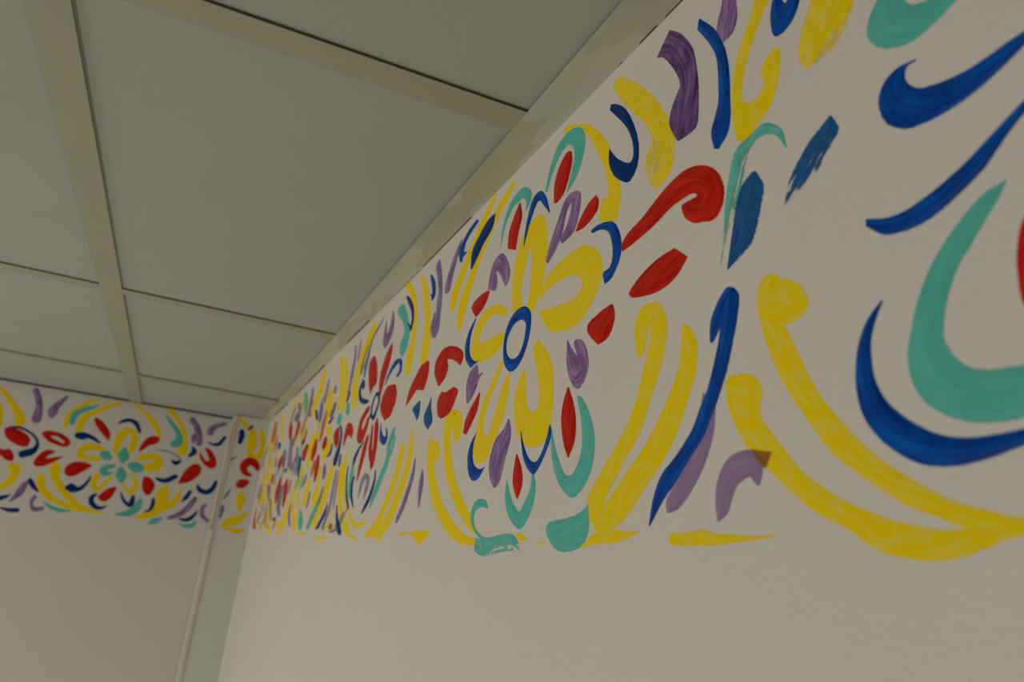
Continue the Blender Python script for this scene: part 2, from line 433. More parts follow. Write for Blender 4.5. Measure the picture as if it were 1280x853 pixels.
  ('stroke','y',0.6,[(0,2,[280.6,94.3,279.2,94.3,278.4,94.7,278.2,95.4,277.5,99.7,276.6,103.6,275.3,106.7,273.7,108.6,271.6,109.5,275.2,110.5,276.8,111.2,275.1,107.7,274.9,103.3,275.6,98.2,277.1,92.5,279,86.8,280.8,82,282.9,77.1,285.5,71.6,288.8,66.2,293.3,61.4,298.7,56.4,304.4,51,309.8,45.9,314.7,41.6,318.3,36.9,318.1,32.1,316.4,27.9,315.8,26.9,314.3,25.9,311.8,25.4],[282.3,94.6,283.8,95.3,284.7,96.1,285.1,96.9,286.9,102,288.1,107,288.1,111.6,286.5,115.5,281.9,118.2,271.1,117.1,264.2,110.5,262.2,105.1,261.7,99.6,262.4,93.9,264.3,88.2,266.8,82.7,268.9,78.1,271.2,73.4,273.5,67.9,276.5,62,281.2,56.8,286.3,51.9,291.2,46.6,295.8,41.5,299.6,37.3,302.3,34,303.7,30.9,304.9,27.4,305.4,26.5,306.7,25.6,309,25.2])]),
 ]),
 ('painted_brushstroke', 'broad plain yellow stroke running down beside the long blue stroke', 'brushstroke', 'R', None, [
  ('stroke','y',0.3,[(0,2,[251.1,102,251.7,101.8,251.8,101.4,251.7,100.9,251.8,98.3,251.9,95.8,251.7,92.7,251.7,89.3,252.6,85.5,254.2,81.5,256.3,77.5,259.1,73.1,262.4,68.3,266.4,63.3,271.3,58.1,276.8,52.9,283,48.2,289.7,43.4,296.5,38,302.2,33.3,305.8,30.1,309.4,27.1,310.7,25.8,310.9,24.2,309.2,22.4],[250.3,102,249.4,101.7,248.8,101.3,248.4,100.9,244.9,98.1,242,94.6,240.4,90.5,239.9,86.2,240.3,81.7,241.5,77.2,243.3,72.8,245.6,68.2,248,63.1,251.2,57.6,255.6,52,260.9,46.4,266.7,41.4,272.5,36.7,278.1,31.5,284.1,26.5,290.6,23.4,296.7,21.3,299.2,20.6,302.4,20.4,306.1,21.1])]),
 ]),
 ('painted_brushstroke', 'short yellow dash on the frieze base line, right of the teal blob', 'brushstroke', 'R', None, [
  ('stroke','y',0.4,[(0,3,[272.5,22,284.6,22,294.2,22.5,312.8,20,314.3,18.3,324.9,14.9],[272.5,21.8,282.5,18.5,295,16.6,310.4,16.3,314.6,15,324.5,14.4])]),
 ]),
 ('painted_brushstroke', 'long yellow dash on the frieze base line, below the purple hook', 'brushstroke', 'R', None, [
  ('stroke','y',0.6,[(0,3,[252.8,19.4,250.6,21.3,240.7,21.4,232.7,22.4,224.8,21,214.3,20.6,204.6,20.2,195.6,20.5],[252.3,18.4,248.9,16.6,235.6,16.7,222.4,17,214.2,17.9,206.4,18.6,199.1,19.5,195.6,20.1])]),
 ]),
 ('painted_brushstroke', 'long translucent purple stroke running beneath the lower half of the long blue stroke', 'brushstroke', 'R', None, [
  ('stroke','l',0,[(0,5,[235.8,71.9,239,58.8,243.1,48.1,251.1,39.1,255.7,32.6,254.6,28.5],[227.7,64.7,228.2,55.4,232.1,45.8,238.5,37,246.4,30.1,252.6,28.3])]),
 ]),
 ('painted_brushstroke', 'long bright blue S-shaped stroke with a forked top, tapering to a point near the base', 'brushstroke', 'R', None, [
  ('stroke','b',0,[(0,5,[223.6,109,226.2,105.1,227.3,98.4,227.6,90.8,229,85,230.9,78.5,233.9,70.8,237.2,66,241.5,58.4,250.8,49.6,259.5,43.4,264.1,35.2,266.3,23.9],[220.1,108.2,216.8,104,217.4,95.8,219,88.8,221.8,78.3,224.7,71.5,226.7,67.4,229.7,61.3,233.9,54.6,241.8,47.3,248.7,40.4,257.1,33.4,265.5,23.7]),(0,2,[221.6,108.7,223,109.3,224.2,109.3,225,109,227,107.3,229.1,105.2,231,102.5,232.6,99.6,233.1,96.8,233.1,94.3,232.9,92.3,232.5,90.4,232.5,90.3,232.3,90,232,89.8],[220.3,107.8,219.5,106.8,219.3,105.9,219.6,105.3,221.5,103.6,223.2,101.8,224.7,99.3,226.1,96.7,227.3,94.5,228.5,92.6,229.7,91.1,230.9,89.9,231.1,89.7,231.3,89.7,231.7,89.7])]),
 ]),
 ('painted_brushstroke', 'purple arched hook with a brown tip where it crosses a yellow stroke', 'brushstroke', 'R', None, [
  ('stroke','l',0,[(0,3,[224.4,24.7,226,32.2,224.9,39.7,219.9,46.1,212.7,47.9,207.7,47.7,203.7,45.4,202.1,40.8,203.2,36.1],[222.9,25,218.8,27.4,216.5,32.5,214.2,36.4,210.2,38.4,208.5,38.8,207.1,37.9,205.8,36.6,204.5,35.7])]),
  ('smear','w',0.6,[(0,2,[208.2,48,202.8,47.1,197.9,46.3],[206.6,46,202.6,41.8,200.7,41])]),
 ]),
 ('painted_brushstroke', 'wide yellow band arching over a teal and red bud, at the wall top', 'brushstroke', 'R', None, [
  ('stroke','y',0.4,[(0,4,[390.2,260.8,383.5,261.1,355.9,247.3,337.3,231.6,323.9,214.1,312.6,191.8,310.2,182,311.7,170.2],[385.7,256.2,371.2,251,354.4,239.1,339.8,220.7,328.2,202.2,324.5,189.1,332.3,189,331.4,177.5])]),
 ]),
 ('painted_bud', 'large teal arch over a tall dark red leaf, above the big yellow flower', 'painted bud', 'R', None, [
  ('arch','t',0,[(0,3,[407.7,227.1,404,242,395.3,253.1,382.5,256.2,369.1,253,360.4,246.1,356.7,236.5,358.8,224.8,364.6,217.4,374.2,212.1],[404.4,225.4,397.4,237.6,390.6,243.9,383.1,246.3,377.6,245,372.1,240.2,370.1,232.7,371.1,225.5,373.6,218.9,375.1,212.9])]),
  ('leaf','r',0,[(0,3,[391.7,212.4,394.4,224.1,391.3,234.8,383.3,241.1,378.1,241.2],[387.5,211.2,378.8,213.4,374.1,221.7,371.7,230.9,373.7,238.4])]),
 ]),
 ('painted_bud', 'smaller teal arch over a red leaf, just left of the large teal arch', 'painted bud', 'R', None, [
  ('arch','t',0,[(0,3,[476,213.6,476.4,230.3,467.9,243.7,451.7,247.5,441.2,245.2,429.4,236.4,430.4,228.3,436,225.6],[474.8,213.1,471.8,227.1,462.4,236.9,449.2,238.2,444.2,238.1,439.1,234.7,436.5,230.1,436.8,226.3])]),
  ('leaf','r',0,[(0,3,[461.4,207.7,462.9,220.7,455.6,231.2,449.4,236.9],[445.4,201.1,444,213.7,441.3,224.1,447.2,235.9])]),
 ]),
 ('painted_brushstroke', "purple looped stroke with a slit, above and right of the big flower's top petal", 'brushstroke', 'R', None, [
  ('stroke','p',0,[(0,3,[394.9,176.8,391.2,186.3,383.4,198.7,375.4,209.4,363,208.9,356,203.7,355.3,193.7,360.1,182.4,374.2,180],[390.9,173.6,381.7,179.2,376,185.8,373.1,195.9,371.1,200.7,367.6,203,367.5,197.4,370.9,190.1,378.4,185.2])]),
 ]),
 ('painted_brushstroke', 'short red leaf leaning right, between the purple looped stroke and the blue hook', 'brushstroke', 'R', None, [
  ('stroke','r',0,[(0,3,[358.1,181.6,354.5,187.4,346.1,193.6,337.6,195.3],[355.1,180.9,346,180.6,334.7,184.3,333.4,190.6])]),
 ]),
 ('painted_brushstroke', 'long thin yellow stroke from the wall top, left of the dark navy pod', 'brushstroke', 'R', None, [
  ('stroke','y',0,[(0,2,[500.2,265.2,501.4,265.7,502.2,265.9,502.7,265.8,510.8,262.8,519.1,259,527.7,252.8,536.4,245.7,545,238.5,553.4,231.3,561.5,224,568.7,217.7,575.3,214.1,579.7,210.2,578.6,203.1,575.6,195.5,574.9,194.7,573.5,193.6,570.9,192.5],[499.1,264.5,498.2,263.8,497.9,263.3,498,263,502.8,258.3,508.2,253,515.4,246.4,523.5,239.2,532,232.3,540.3,225.3,547.2,217.9,552.9,211,556.3,206.3,558.5,202.4,561.1,197.4,563.6,191.8,564.2,191.4,565.6,191.2,568.1,191.7])]),
 ]),
 ('painted_brushstroke', 'long thin yellow stroke from the wall top, right of the dark navy pod', 'brushstroke', 'R', None, [
  ('stroke','y',0,[(0,2,[465.2,260,466.4,260.6,467.3,260.8,467.8,260.8,475.6,258.4,483.2,255.8,489.9,253.6,496.8,250.2,504.4,243.9,512.2,236.7,520.5,229.8,528.5,223,534.6,216.7,540.1,210.5,547.1,203.6,552.9,196.3,554.6,188.5,554,181.5,551.9,176.1,548.9,171.5,548.6,171,547.7,170.5,546.3,169.9],[464,259.3,463.1,258.5,462.8,258,462.8,257.7,467.3,253.2,472.2,249.1,478.4,246.6,485.1,243.6,492.5,237.7,500.2,230.7,508.2,223.8,515.4,217,520.4,210.6,524.5,204,528.7,196.3,532.4,188.8,535.2,182.1,537.6,176.4,540,172.7,542.3,169.7,542.6,169.4,543.4,169.3,544.7,169.5])]),
 ]),
 ('painted_brushstroke', 'slim blue hook near the ceiling, left of two long thin yellow strokes', 'brushstroke', 'R', None, [
  ('stroke','b',0,[(0,2,[535.4,258,537,258.7,538.2,259,539.1,259.1,547.7,257.8,555.9,256.1,562.2,253.5,567.2,250.4,571.3,247.3,573.2,243.6,571,238.7,567.3,233.8,566.8,233.3,566,232.7,564.6,232.1],[534,257.1,533.1,256.3,532.8,255.8,533.1,255.5,540.7,253.7,547.8,251.7,553.9,249.2,558.4,246.3,559.8,242.3,560,238.4,560.6,235.1,561.2,231.8,561.4,231.5,562,231.4,563.2,231.6]),(0,2,[567.3,237.1,565,235.9,562.9,235.2,561.2,234.9,556.6,235.5,552.4,236.2,552.1,236.3,552,236.5,552.4,236.8],[569.3,238.3,570.3,239.4,570.1,240,569.2,240.2,562.2,239.2,555.1,238,554.5,237.9,553.8,237.6,553,237.3])]),
 ]),
 ('painted_brushstroke', 'dark navy pod-shaped stroke lying between two thin yellow strokes', 'brushstroke', 'R', None, [
  ('stroke','n',0,[(0,3,[495.8,247.9,511.1,248.4,529.2,240.5,539.4,232.5,536.5,217.4],[495.5,246.8,497.3,236.7,512.9,229.7,521.1,223.7,533.1,215.6])]),
 ]),
 ('painted_brushstroke', 'purple hooked stroke with a pale slit, above a red drop left of the big flower', 'brushstroke', 'R', None, [
  ('stroke','p',0,[(0,2,[490.4,186.9,491.1,194.5,487.1,205.3,474.5,208.9,462.7,202.8,452.4,191.1,450.9,183.5,454.9,178.9],[474.6,181.5,472.4,185.9,475.6,192.7,478.9,197.4,474.6,195.3,468.8,190.6,462.3,184.3,456.4,179.3])]),
 ]),
 ('painted_flower', 'large yellow flower with five looped petals around a blue ring, on the near wall', 'painted flower', 'R', None, [
  ('petal','y',0.2,[(0,2,[446.8,160.7,464.6,169.2,484.5,171.9,503,166.9,509.3,155,510.2,145.3,502.7,137.2,485.1,132.6,463.6,133.3,449.6,137.3,444.8,144.1],[447.3,155.8,460.7,160.8,476.1,163.2,489,160.1,494.3,154.9,494,149.9,486.1,147.6,476.3,147.4,463,147.4,455,146.8,448.4,145.5])]),
  ('petal','y',0.4,[(0,3,[399.4,152.6,394,164,375.6,169.2,356,170.6,340.3,167.6,327.8,159.1,322,146.7,325.7,137.5,333.7,131.1,343.8,124.9,362.5,125.4,380.2,130.5,397.7,145.7],[398.8,151.7,391.9,155.1,380.6,157.2,367.4,156.8,356.5,155.5,347.1,150.9,343.7,146.1,347.2,143,355.3,141.2,368,142.6,379.4,143.5,389.5,145.3,397.4,146.2])]),
  ('petal','y',0.2,[(0,3,[433.8,149.3,441.7,164.4,444.3,177.4,444.5,190.9,440,205.1,428,213.3,416.9,214.1,408.8,212.5,400.6,204.7,394.1,188.7,393.6,175.2,395.7,162.7,399.9,154.6,405.8,146.4],[421.8,155.9,427.1,165.2,427.1,175.2,425,184.5,422.4,191.7,421.8,194,420.7,194.2,419.2,192.6,417.9,189.2,416.4,182.7,415.2,174.4,414.6,166.5,414.6,159.7,415.8,154.3])]),
  ('petal','y',0.2,[(0,3,[409.3,113.8,416.6,106.9,419,98.4,417,89.1,411.7,79.7,402.8,70.5,383.7,65.3,369.1,67.6,364.7,74.5,364,82.3,364.6,90.3,366.5,98.8,369.9,107.7,377.5,117.3,392.2,127.4],[407.1,113.4,405,107.9,403,102.5,401.4,97.2,398.8,91.8,391.9,86.6,384.4,87.3,383.2,91.8,384.1,96.8,386.5,102,389.3,107.4,392.5,112.9,396.6,118.7,399.3,124.3,395.4,128.1])]),
  ('petal','y',0.2,[(0,3,[448.7,126.3,457,118.9,464.7,111,472.8,103.1,475.8,93.8,477.9,84.2,479.6,74.7,472,64.5,452.6,64.2,446.2,72.2,438.8,79.9,433,87.9,430.2,96.5,428.5,105.4,428.9,114.8],[442.9,125.1,446.3,119.2,450.8,113.6,455.4,108,460,102.3,464,96.3,464.9,89.7,462.8,82.6,454.6,81.1,451.3,87.1,448.1,93.1,445.3,99.1,442.6,105.2,439.4,111.1,433.4,115.6])]),
  ('centre_ring','b',0,[(1,2,[418.3,155.2,409.9,150.4,406.9,145.7,406,141.6,405.9,137.6,406.5,133.9,407.5,130.4,409.1,127,411.1,123.8,413.8,120.7,417.6,118.1,422.7,116,431.2,116.3,438.8,120.8,442.6,125.5,444.9,130.1,446,134.5,446.3,138.7,445.9,142.8,444.7,146.6,442.5,150.1,439.2,153,434.3,155.2,427.7,156.4],[420.5,146.9,415.2,144,413.1,141.2,412.9,138.7,412.9,136.3,413.2,133.9,413.9,131.7,414.9,129.6,416.1,127.5,417.7,125.7,420.7,124.3,425.1,123.7,431.1,124.6,436.4,127.4,439.7,130.4,441.1,133.2,441.7,135.9,441.6,138.4,440.7,140.7,439.2,142.7,437,144.6,434.4,146.1,431,147.3,426.4,147.7])]),
 ]),
 ('painted_brushstroke', "blue arc capping the big yellow flower's top petal", 'brushstroke', 'R', None, [
  ('stroke','b',0,[(0,3,[432.4,198.3,432.4,212.1,427.3,228.4,416,231.4,405.3,223.4,396.1,208.9],[431.6,198.7,426.3,212.6,419.7,222.5,414.2,223.9,406.7,217.2,397.4,208.8])]),
 ]),
 ('painted_brushstroke', 'thin blue arc hugging the left petal of the big yellow flower', 'brushstroke', 'R', None, [
  ('stroke','b',0,[(0,2,[508.8,170.6,520,163.2,524,152.7,518,141.4,506.5,133.6,502.3,133.6],[507.1,169.9,513.2,161.5,514.2,151.7,509.3,142.9,498.1,136.7,488.9,135.5])]),
 ]),
 ('painted_brushstroke', 'red drop-shaped dab above the left petal of the big yellow flower', 'brushstroke', 'R', None, [
  ('stroke','r',0,[(0,2,[490.8,186.4,510.1,186.9,522.4,182.2,509.3,171.9],[485.8,184.4,489,178.7,496.1,174,507.5,171.2])]),
 ]),
 ('painted_brushstroke', 'rounded red dab right of the big yellow flower, below the leaf-shaped red dab', 'brushstroke', 'R', None, [
  ('stroke','r',0,[(0,2,[311.5,126.8,319.1,126.3,325.6,124.8,332.4,123.2,334.1,119.6,328.5,114,320.8,109],[309.3,126.1,306.8,121.7,306.5,117.8,307.6,114.4,309.8,111.3,314.2,109.4,320.5,108.9])]),
 ]),
 ('painted_brushstroke', 'purple heart-like looped dab below the rounded red dab', 'brushstroke', 'R', None, [
  ('stroke','p',0,[(0,2,[355.1,119.1,354.2,110.4,351.6,101.9,343.9,92.7,337.3,89.8,331.4,92.8,328.2,100.5,331.5,108.7,337,114.6,343,116.9],[354.1,118.5,349.9,114.3,345.5,110.6,343.6,109.1,342.8,108.5,342.2,108.5,343.9,110.6,346.4,113.6,347.2,115.7,345.5,117.1])]),
 ]),
 ('painted_brushstroke', 'small purple forked leaf left of the big flower, under the thin blue arc', 'brushstroke', 'R', None, [
  ('stroke','p',0,[(0,2,[495.5,133.6,507.3,129.4,509.5,119.1,505.4,109.9,502,107.3],[490.6,132.1,486.9,125.6,486.8,117.3,493.1,111.1,501,107.1]),(0,2,[492.7,119.1,490.7,118.7,489.2,118.7,488.2,118.9,485.8,120.7,483.5,122.3,481.1,123.6,478.6,124.7,478.5,124.8,478.4,124.9,478.6,125],[494.6,119.8,496,120.6,496.4,121.3,496.2,121.8,492.6,123.2,488.7,124.5,484.2,125,479.7,125.3,479.5,125.3,479.2,125.2,478.9,125.1])]),
 ]),
 ('painted_brushstroke', "slim red leaf left of the big flower's lower left petal", 'brushstroke', 'R', None, [
  ('stroke','r',0,[(0,3,[480.7,112.2,494.5,103.1,502.1,95.9,503.3,87.2],[478.8,109.9,479.5,100.9,485.3,93.7,495.9,85.2])]),
 ]),
 ('painted_brushstroke', "blue crescent cupping the big flower's lower left petal", 'brushstroke', 'R', None, [
  ('stroke','b',0,[(0,2,[475.9,84.6,485.1,77.7,487.1,68.1,480.1,56.9,470.9,52.8,460.5,54.7,453.6,60.7],[475.7,84.1,478.7,77.1,477.4,68.2,471.2,62.5,462.3,59.9,456,60.4,453.4,61])]),
 ]),
 ('painted_brushstroke', 'tall purple slit pod between the two lower petals of the big flower', 'brushstroke', 'R', None, [
  ('stroke','p',0,[(0,3,[424.8,86.7,429.9,81.1,440.4,76.8,446.1,68.3,446.7,60.2,441.9,51.8,434.9,47],[422.8,86.3,417.8,79.6,417.2,72.6,421.2,63.4,423.8,55,427,49.2,432.6,46.7])]),
 ]),
 ('painted_bud', 'small teal V cup holding a slim red leaf, below the big yellow flower', 'painted bud', 'R', None, [
  ('leaf','r',0,[(0,2,[406.2,64.2,407.4,57.2,407.1,48.9,402,42.1,397.9,39.1],[404.7,64.1,396.8,56.4,392.8,48.8,394.2,43.3,397.3,39])]),
  ('cup','t',0,[(0,3,[415.8,50.6,416.2,43.3,412.6,34.9,403,27.4,389.6,22.8,379.8,29.4,375.5,37.6,375.5,45.3,378.8,50.9],[415,50.3,408.3,42.1,401.4,36.2,395.3,32.8,392.3,32.7,389.2,35.8,384.6,40.3,382,44.8,382.7,51.2])]),
 ]),
 ('painted_brushstroke', "blue V-shaped stroke under the big flower's lower right petal", 'brushstroke', 'R', None, [
  ('stroke','b',0,[(0,3,[403.5,77.1,398.6,66.4,392.2,57.7,381.8,51.3,376.1,52.5,368.7,59.7,362.6,69.9,365.4,76.1],[402.8,76.8,395.7,67,387.9,60.2,381.5,57.8,376,58.4,371.5,62.3,367.7,68.9,365.9,75.9])]),
 ]),
 ('painted_bud', "large teal V cup holding a tall red leaf, right of the flower's lower petals", 'painted bud', 'R', None, [
  ('cup','t',0.3,[(0,3,[363.3,73.1,362.4,65.3,357.1,53.4,348.4,44,337.5,37.8,329.9,37.5,321.9,41.9,316.2,49.7,315,58.4,317.2,66.9,324,77,331.2,83.9,335.6,86.4],[362.3,72.6,356.8,63.2,349.9,55.1,343.9,49.5,339.6,48,335.1,48.6,330.1,54.2,328.3,60.4,329.2,66.9,331.7,74.4,335.2,80.8,337.3,84.8,337.9,86.6])]),
  ('leaf','r',0,[(0,4,[349.2,92.9,353,84.9,353.1,75.7,347.7,63.8,341.4,56.6],[347.8,92.6,340.4,83,336.2,73.5,335.8,64,340.6,56.5])]),
 ]),
 ('painted_brushstroke', 'teal curl ending in a broad scratchy foot, left of the solid teal blob', 'brushstroke', 'R', None, [
  ('stroke','t',0,[(0,2,[439.1,34.7,444.1,40.1,458.4,41.5,466.2,37.2,468.1,31.8,464.7,26.2,456.3,21.2,444.3,17.4,430.6,17.7],[439.9,34.9,450.1,36.3,458.6,34.7,461.4,31.3,460.3,27.5,456,23.8,449.1,20.7,439.8,18.8,429.8,18.7])]),
  ('foot','t',1,[(0,2,[455.2,18.4,445,18,426.6,19.4,409.5,21,396.8,20.3,389.8,16.4,385.4,11.2],[453.6,10.6,441.5,7.9,427.6,8.7,414.8,10.4,402.4,11.5,392.3,11.7,386.3,11])]),
 ]),
 ('painted_brushstroke', 'solid teal blob resting on the frieze base line, its right tip raised', 'brushstroke', 'R', None, [
  ('stroke','t',0.2,[(0,2,[317,34.1,324.1,30.3,338.5,27.9,354.4,26.7,358.6,23.2,355.1,18.9],[314.4,25.6,315,19.8,321,14.5,335.3,12.3,346.5,13.8,354.2,18.6])]),
 ]),
 ('painted_brushstroke', 'small bright yellow dot on the base line just right of the teal curl', 'brushstroke', 'R', None, [
  ('dot','y',0,[(0,2,[394.5,20.2,394.6,19.7,394.1,19.2,393.2,18.8,391.1,17.9,388.5,17.1,385.6,17,383.1,17.2,382.1,17.2,381.1,17.3,380.4,17.7],[393.8,20.7,392.6,21,391.4,21.1,390.2,20.9,387.4,20.6,385.3,20.4,383.8,19.8,382,19.2,381.1,19,380.4,18.6,380.2,18.1])]),
 ]),
 ('painted_brushstroke', 'tiny faint yellow dot on the base line just left of the solid teal blob', 'brushstroke', 'R', None, [
  ('dot','y',1,[(0,2,[367.4,16.6,367,16.2,366.4,16,365.7,15.9,363.4,15.6,360.9,15.4,358.7,15.8,356.8,16.4,356.4,16.5,356.1,16.6,356,16.9],[367.4,16.9,367,17.2,366.4,17.4,365.7,17.5,363.6,17.6,361.7,17.7,359.8,17.6,357.5,17.4,357,17.4,356.5,17.3,356.2,17.1])]),
 ]),
 ('painted_brushstroke', 'yellow triangle hanging from the base line, left of the two long yellow hooks', 'brushstroke', 'R', None, [
  ('stroke','y',0,[(0,2,[599.2,20.8,586,22.6,572.9,23.7,559.5,22.9,545.1,22.8],[595.3,19.7,582.7,16.5,571.3,13,561.2,15.3,544.9,22.3]),(0,2,[627,19.6,625.6,19.2,624,19.1,622.6,19.2,620.5,18.9,618.5,18.9,614.6,19.4,609.1,19.9,602.1,20.1,594.7,20.2,593.9,20.3,593.3,20.4,593.1,20.7],[628,20,628.2,20.5,627.5,20.8,626.5,21,625.2,21.6,622.2,22,616.7,21.8,610.2,21.4,603,21.4,595.5,21.4,594.6,21.4,593.8,21.2,593.2,21])]),
 ]),
 ('painted_brushstroke', 'long thin purple stroke falling left, beside the yellow triangle', 'brushstroke', 'R', None, [
  ('stroke','p',0,[(0,2,[613.1,79.2,613.7,79.2,614.1,79.2,614.2,79,615.6,73,617.7,66.9,621.6,60.1,626.2,53.2,631,47.2,635.8,41.8,640.4,37.2,643.8,33.5,644.2,31.2,643.5,29.5,643.4,29.3,642.9,29.1,642.1,29],[612.3,79.2,611.7,79,611.3,78.8,611.2,78.7,609.5,72.3,609,65.8,611.6,58.8,615.6,51.9,619.6,45.7,624.1,40.3,629.2,35.8,633.9,32.3,636.8,30.5,639.2,29.2,639.6,29,640.2,28.9,641.1,28.9])]),
 ]),
 ('painted_brushstroke', 'small slim purple sliver above the yellow triangle', 'brushstroke', 'R', None, [
  ('stroke','p',0,[(0,2,[588,68.5,588.6,68.5,588.9,68.4,589,68.2,590.6,64.5,591.7,60.5,591.6,55.6,590.4,50.2,587.6,44.9,584.4,39.8,584.3,39.7,584,39.6,583.6,39.5],[587.4,68.4,586.8,68.3,586.4,68.1,586.2,68,582.8,63.8,580.2,59.5,580,54.5,580.7,49.5,581.5,44.6,582.5,39.7,582.6,39.6,582.8,39.5,583.2,39.5])]),
 ]),
 ('painted_brushstroke', 'left of two tall yellow hooks curving right along the base, under the small blue drops', 'brushstroke', 'R', None, [
  ('stroke','y',0.2,[(0,2,[553.1,72.2,551.4,72.2,550.5,72.6,550.2,73,549.3,76.9,550.1,81.1,556.7,86.4,580.3,91.3,583.4,85.6,581.5,78.9,578.8,72.4,575.1,65.9,571.2,61,566.1,56,558.8,48.8,549,40.9,536.2,33.5,522.6,27,509.4,21.5,495.6,17.2,481.6,14.6,467.5,13.5,453.9,13.9,441.7,14.8,440.5,14.9,439.4,15.2,439,15.7],[555.2,72.4,557.1,72.8,558.2,73.3,558.8,73.8,562.4,78.1,566.4,81.6,573.1,85.2,562,84.9,560.4,82.6,559.1,76.5,557.9,70.6,555.7,64.9,552,60.8,546.2,56.2,537.7,49.4,527.8,42.5,516.3,36.2,504.2,30.5,492.5,26,482,22.7,473.8,20.5,465.6,18.9,454.7,17.9,442.5,17.2,441.2,17.1,440,16.8,439.2,16.3])]),
 ]),
 ('painted_brushstroke', 'right of two tall yellow hooks, its round head under a red drop', 'brushstroke', 'R', None, [
  ('stroke','y',0.2,[(0,2,[515.1,82.3,512.7,82.3,511.3,82.6,510.7,83.1,507.1,86.7,505.3,91,508.3,97.6,515.6,104.5,539,108.7,547.9,105.6,549.4,100.1,548.2,93.6,546,87.5,542.7,80.9,538.6,73.4,533.2,65.5,526,58,516.7,50.2,504.2,41.4,490.6,33.1,477.3,27.1,464.7,22.1,462.6,21.6,460,21.2,457,21.4],[517.9,82.7,520.3,83.4,521.6,84.2,522.1,85,524.9,89.5,527.9,93.9,531.4,99.8,533.3,102.9,522.2,100.2,524.6,99.3,528,96,529.8,90.9,528.4,85.6,524.9,79.4,520.5,72.3,514.7,65,507.7,58.3,498.9,51.2,486.6,43.1,474.2,35.5,464,29.8,454.2,24.5,453.2,23.7,453.1,22.8,454.5,22])]),
 ]),
 ('painted_brushstroke', 'red arched stroke like a bean, right of the red flower', 'brushstroke', 'R', None, [
  ('stroke','r',0,[(0,2,[578,132.6,594.7,146.4,594.4,157.2,576.7,163.4,553.6,160.1,532.6,153,524.4,145.9,528.4,139.6],[575.3,132.1,562.5,136.4,557.6,143.3,562,149.1,567.8,151.4,561.6,151.1,545.8,146.9,530.1,140.1])]),
 ]),
 ('painted_brushstroke', 'red leaf with a small spur, between the red flower and the bean-shaped red stroke', 'brushstroke', 'R', None, [
  ('stroke','r',0,[(0,2,[618.3,161.9,637.9,161.3,647.8,156.3,657.1,151,665.4,145.2,668.4,137.9,669.4,130.3],[613.8,159.4,610.5,150.4,613,142.7,619.4,136,638.9,140,652.7,135,667.3,130])]),
 ]),
 ('painted_brushstroke', 'red heart-notched leaf below the bean-shaped red stroke', 'brushstroke', 'R', None, [
  ('stroke','r',0,[(0,2,[566.6,126.5,571.3,124.3,573.8,121.6,574.2,118.3,573.6,114.8,571.4,111.1,567.2,107.3,557.9,104.3],[565.8,126.3,552.3,123.6,538.4,125.5,526,120.8,528.7,115.1,533.3,109.8,540.9,105.4,556.7,104.1])]),
 ]),
 ('painted_brushstroke', 'small steel blue wedge, left of the small steel blue drop below the spurred red leaf', 'brushstroke', 'R', None, [
  ('drop','s',0,[(0,2,[624.7,128.8,636.5,126.9,645.5,123.9,635.5,117.8,626,111.6],[623.2,128.1,621.2,123.5,620,119,620.9,115,624.4,111.4])]),
 ]),
 ('painted_brushstroke', 'small steel blue drop with a round base, left of the heart-notched red leaf', 'brushstroke', 'R', None, [
  ('drop','s',0,[(0,2,[592.8,126.7,598.4,120.6,606.2,114.4,603.9,107.6,592.9,101,588.5,100],[591.7,126.5,588.6,116.8,580.9,108.5,579.9,103.7,586.1,101.7,587.1,99.9])]),
 ]),
 ('painted_brushstroke', 'tall purple stroke with a hooked foot and swollen top, near the ceiling', 'brushstroke', 'R', None, [
  ('stroke','p',0,[(0,2,[630.1,256.6,630.9,256.8,631.4,256.8,631.6,256.7,636.4,255.2,638.9,252.3,635.2,246.7,629.7,240.6,625.3,234.5,621.6,228.9,619.5,225.2,618.4,221.9,618.1,217.8,617.9,212.8,616.6,206.2,615.4,199.5,614.8,194.2,614.6,189.7,615,186,615.7,182.5,615.5,181.9,614.6,181.2,612.6,180.3],[629.2,256.2,628.4,255.8,628,255.5,627.8,255.2,623.9,250.6,620.3,246.2,617.2,241.5,614,236.1,610.8,230.3,608,225,606.2,221.3,604.8,217.7,603.5,213.2,602.4,208,601.4,201.6,600.7,195.3,599.5,189.8,599.4,185.2,602.1,181.9,605.8,179.3,606.6,179,608,179,610.2,179.5]),(0,2,[619.5,204.4,620.3,204.6,620.8,204.5,621,204.4,623.7,200.5,625.7,196.8,626.5,193.5,625.5,190.1,621.9,186.1,617.7,182.1,616.4,181.3,614.4,180.4,611.8,179.7],[618.7,204.1,617.9,203.8,617.5,203.5,617.3,203.3,615.9,198.2,614.6,193.5,613.8,190,612.7,187.1,610.1,183.9,606.9,180.3,606.7,179.7,607.4,179.3,609.2,179.3])]),
 ]),
 ('painted_brushstroke', 'slanting purple stroke with a fine upper tip, close to the ceiling trim', 'brushstroke', 'R', None, [
  ('stroke','p',0,[(0,2,[570.4,254.1,571.1,254.4,571.6,254.5,571.9,254.4,578.1,250.9,583.8,247.1,587.8,242.8,591.2,238.2,595,233.2,598.1,228,599.5,223.1,599.7,219.2,598.7,217.4,597.8,215.7,598,215.6,597.9,215.3,597.4,214.9],[569.6,253.8,569,253.4,568.8,253.1,568.7,252.9,571,247.6,573.3,242.4,576,237.8,578.5,233,580.5,227.4,582.1,222,582.9,217.1,584.4,213.5,589.1,213,594.3,214,594.9,214,595.6,214.2,596.6,214.5])]),
 ]),
 ('painted_brushstroke', 'short blue stroke with a barbed foot, left of the tall purple stroke', 'brushstroke', 'R', None, [
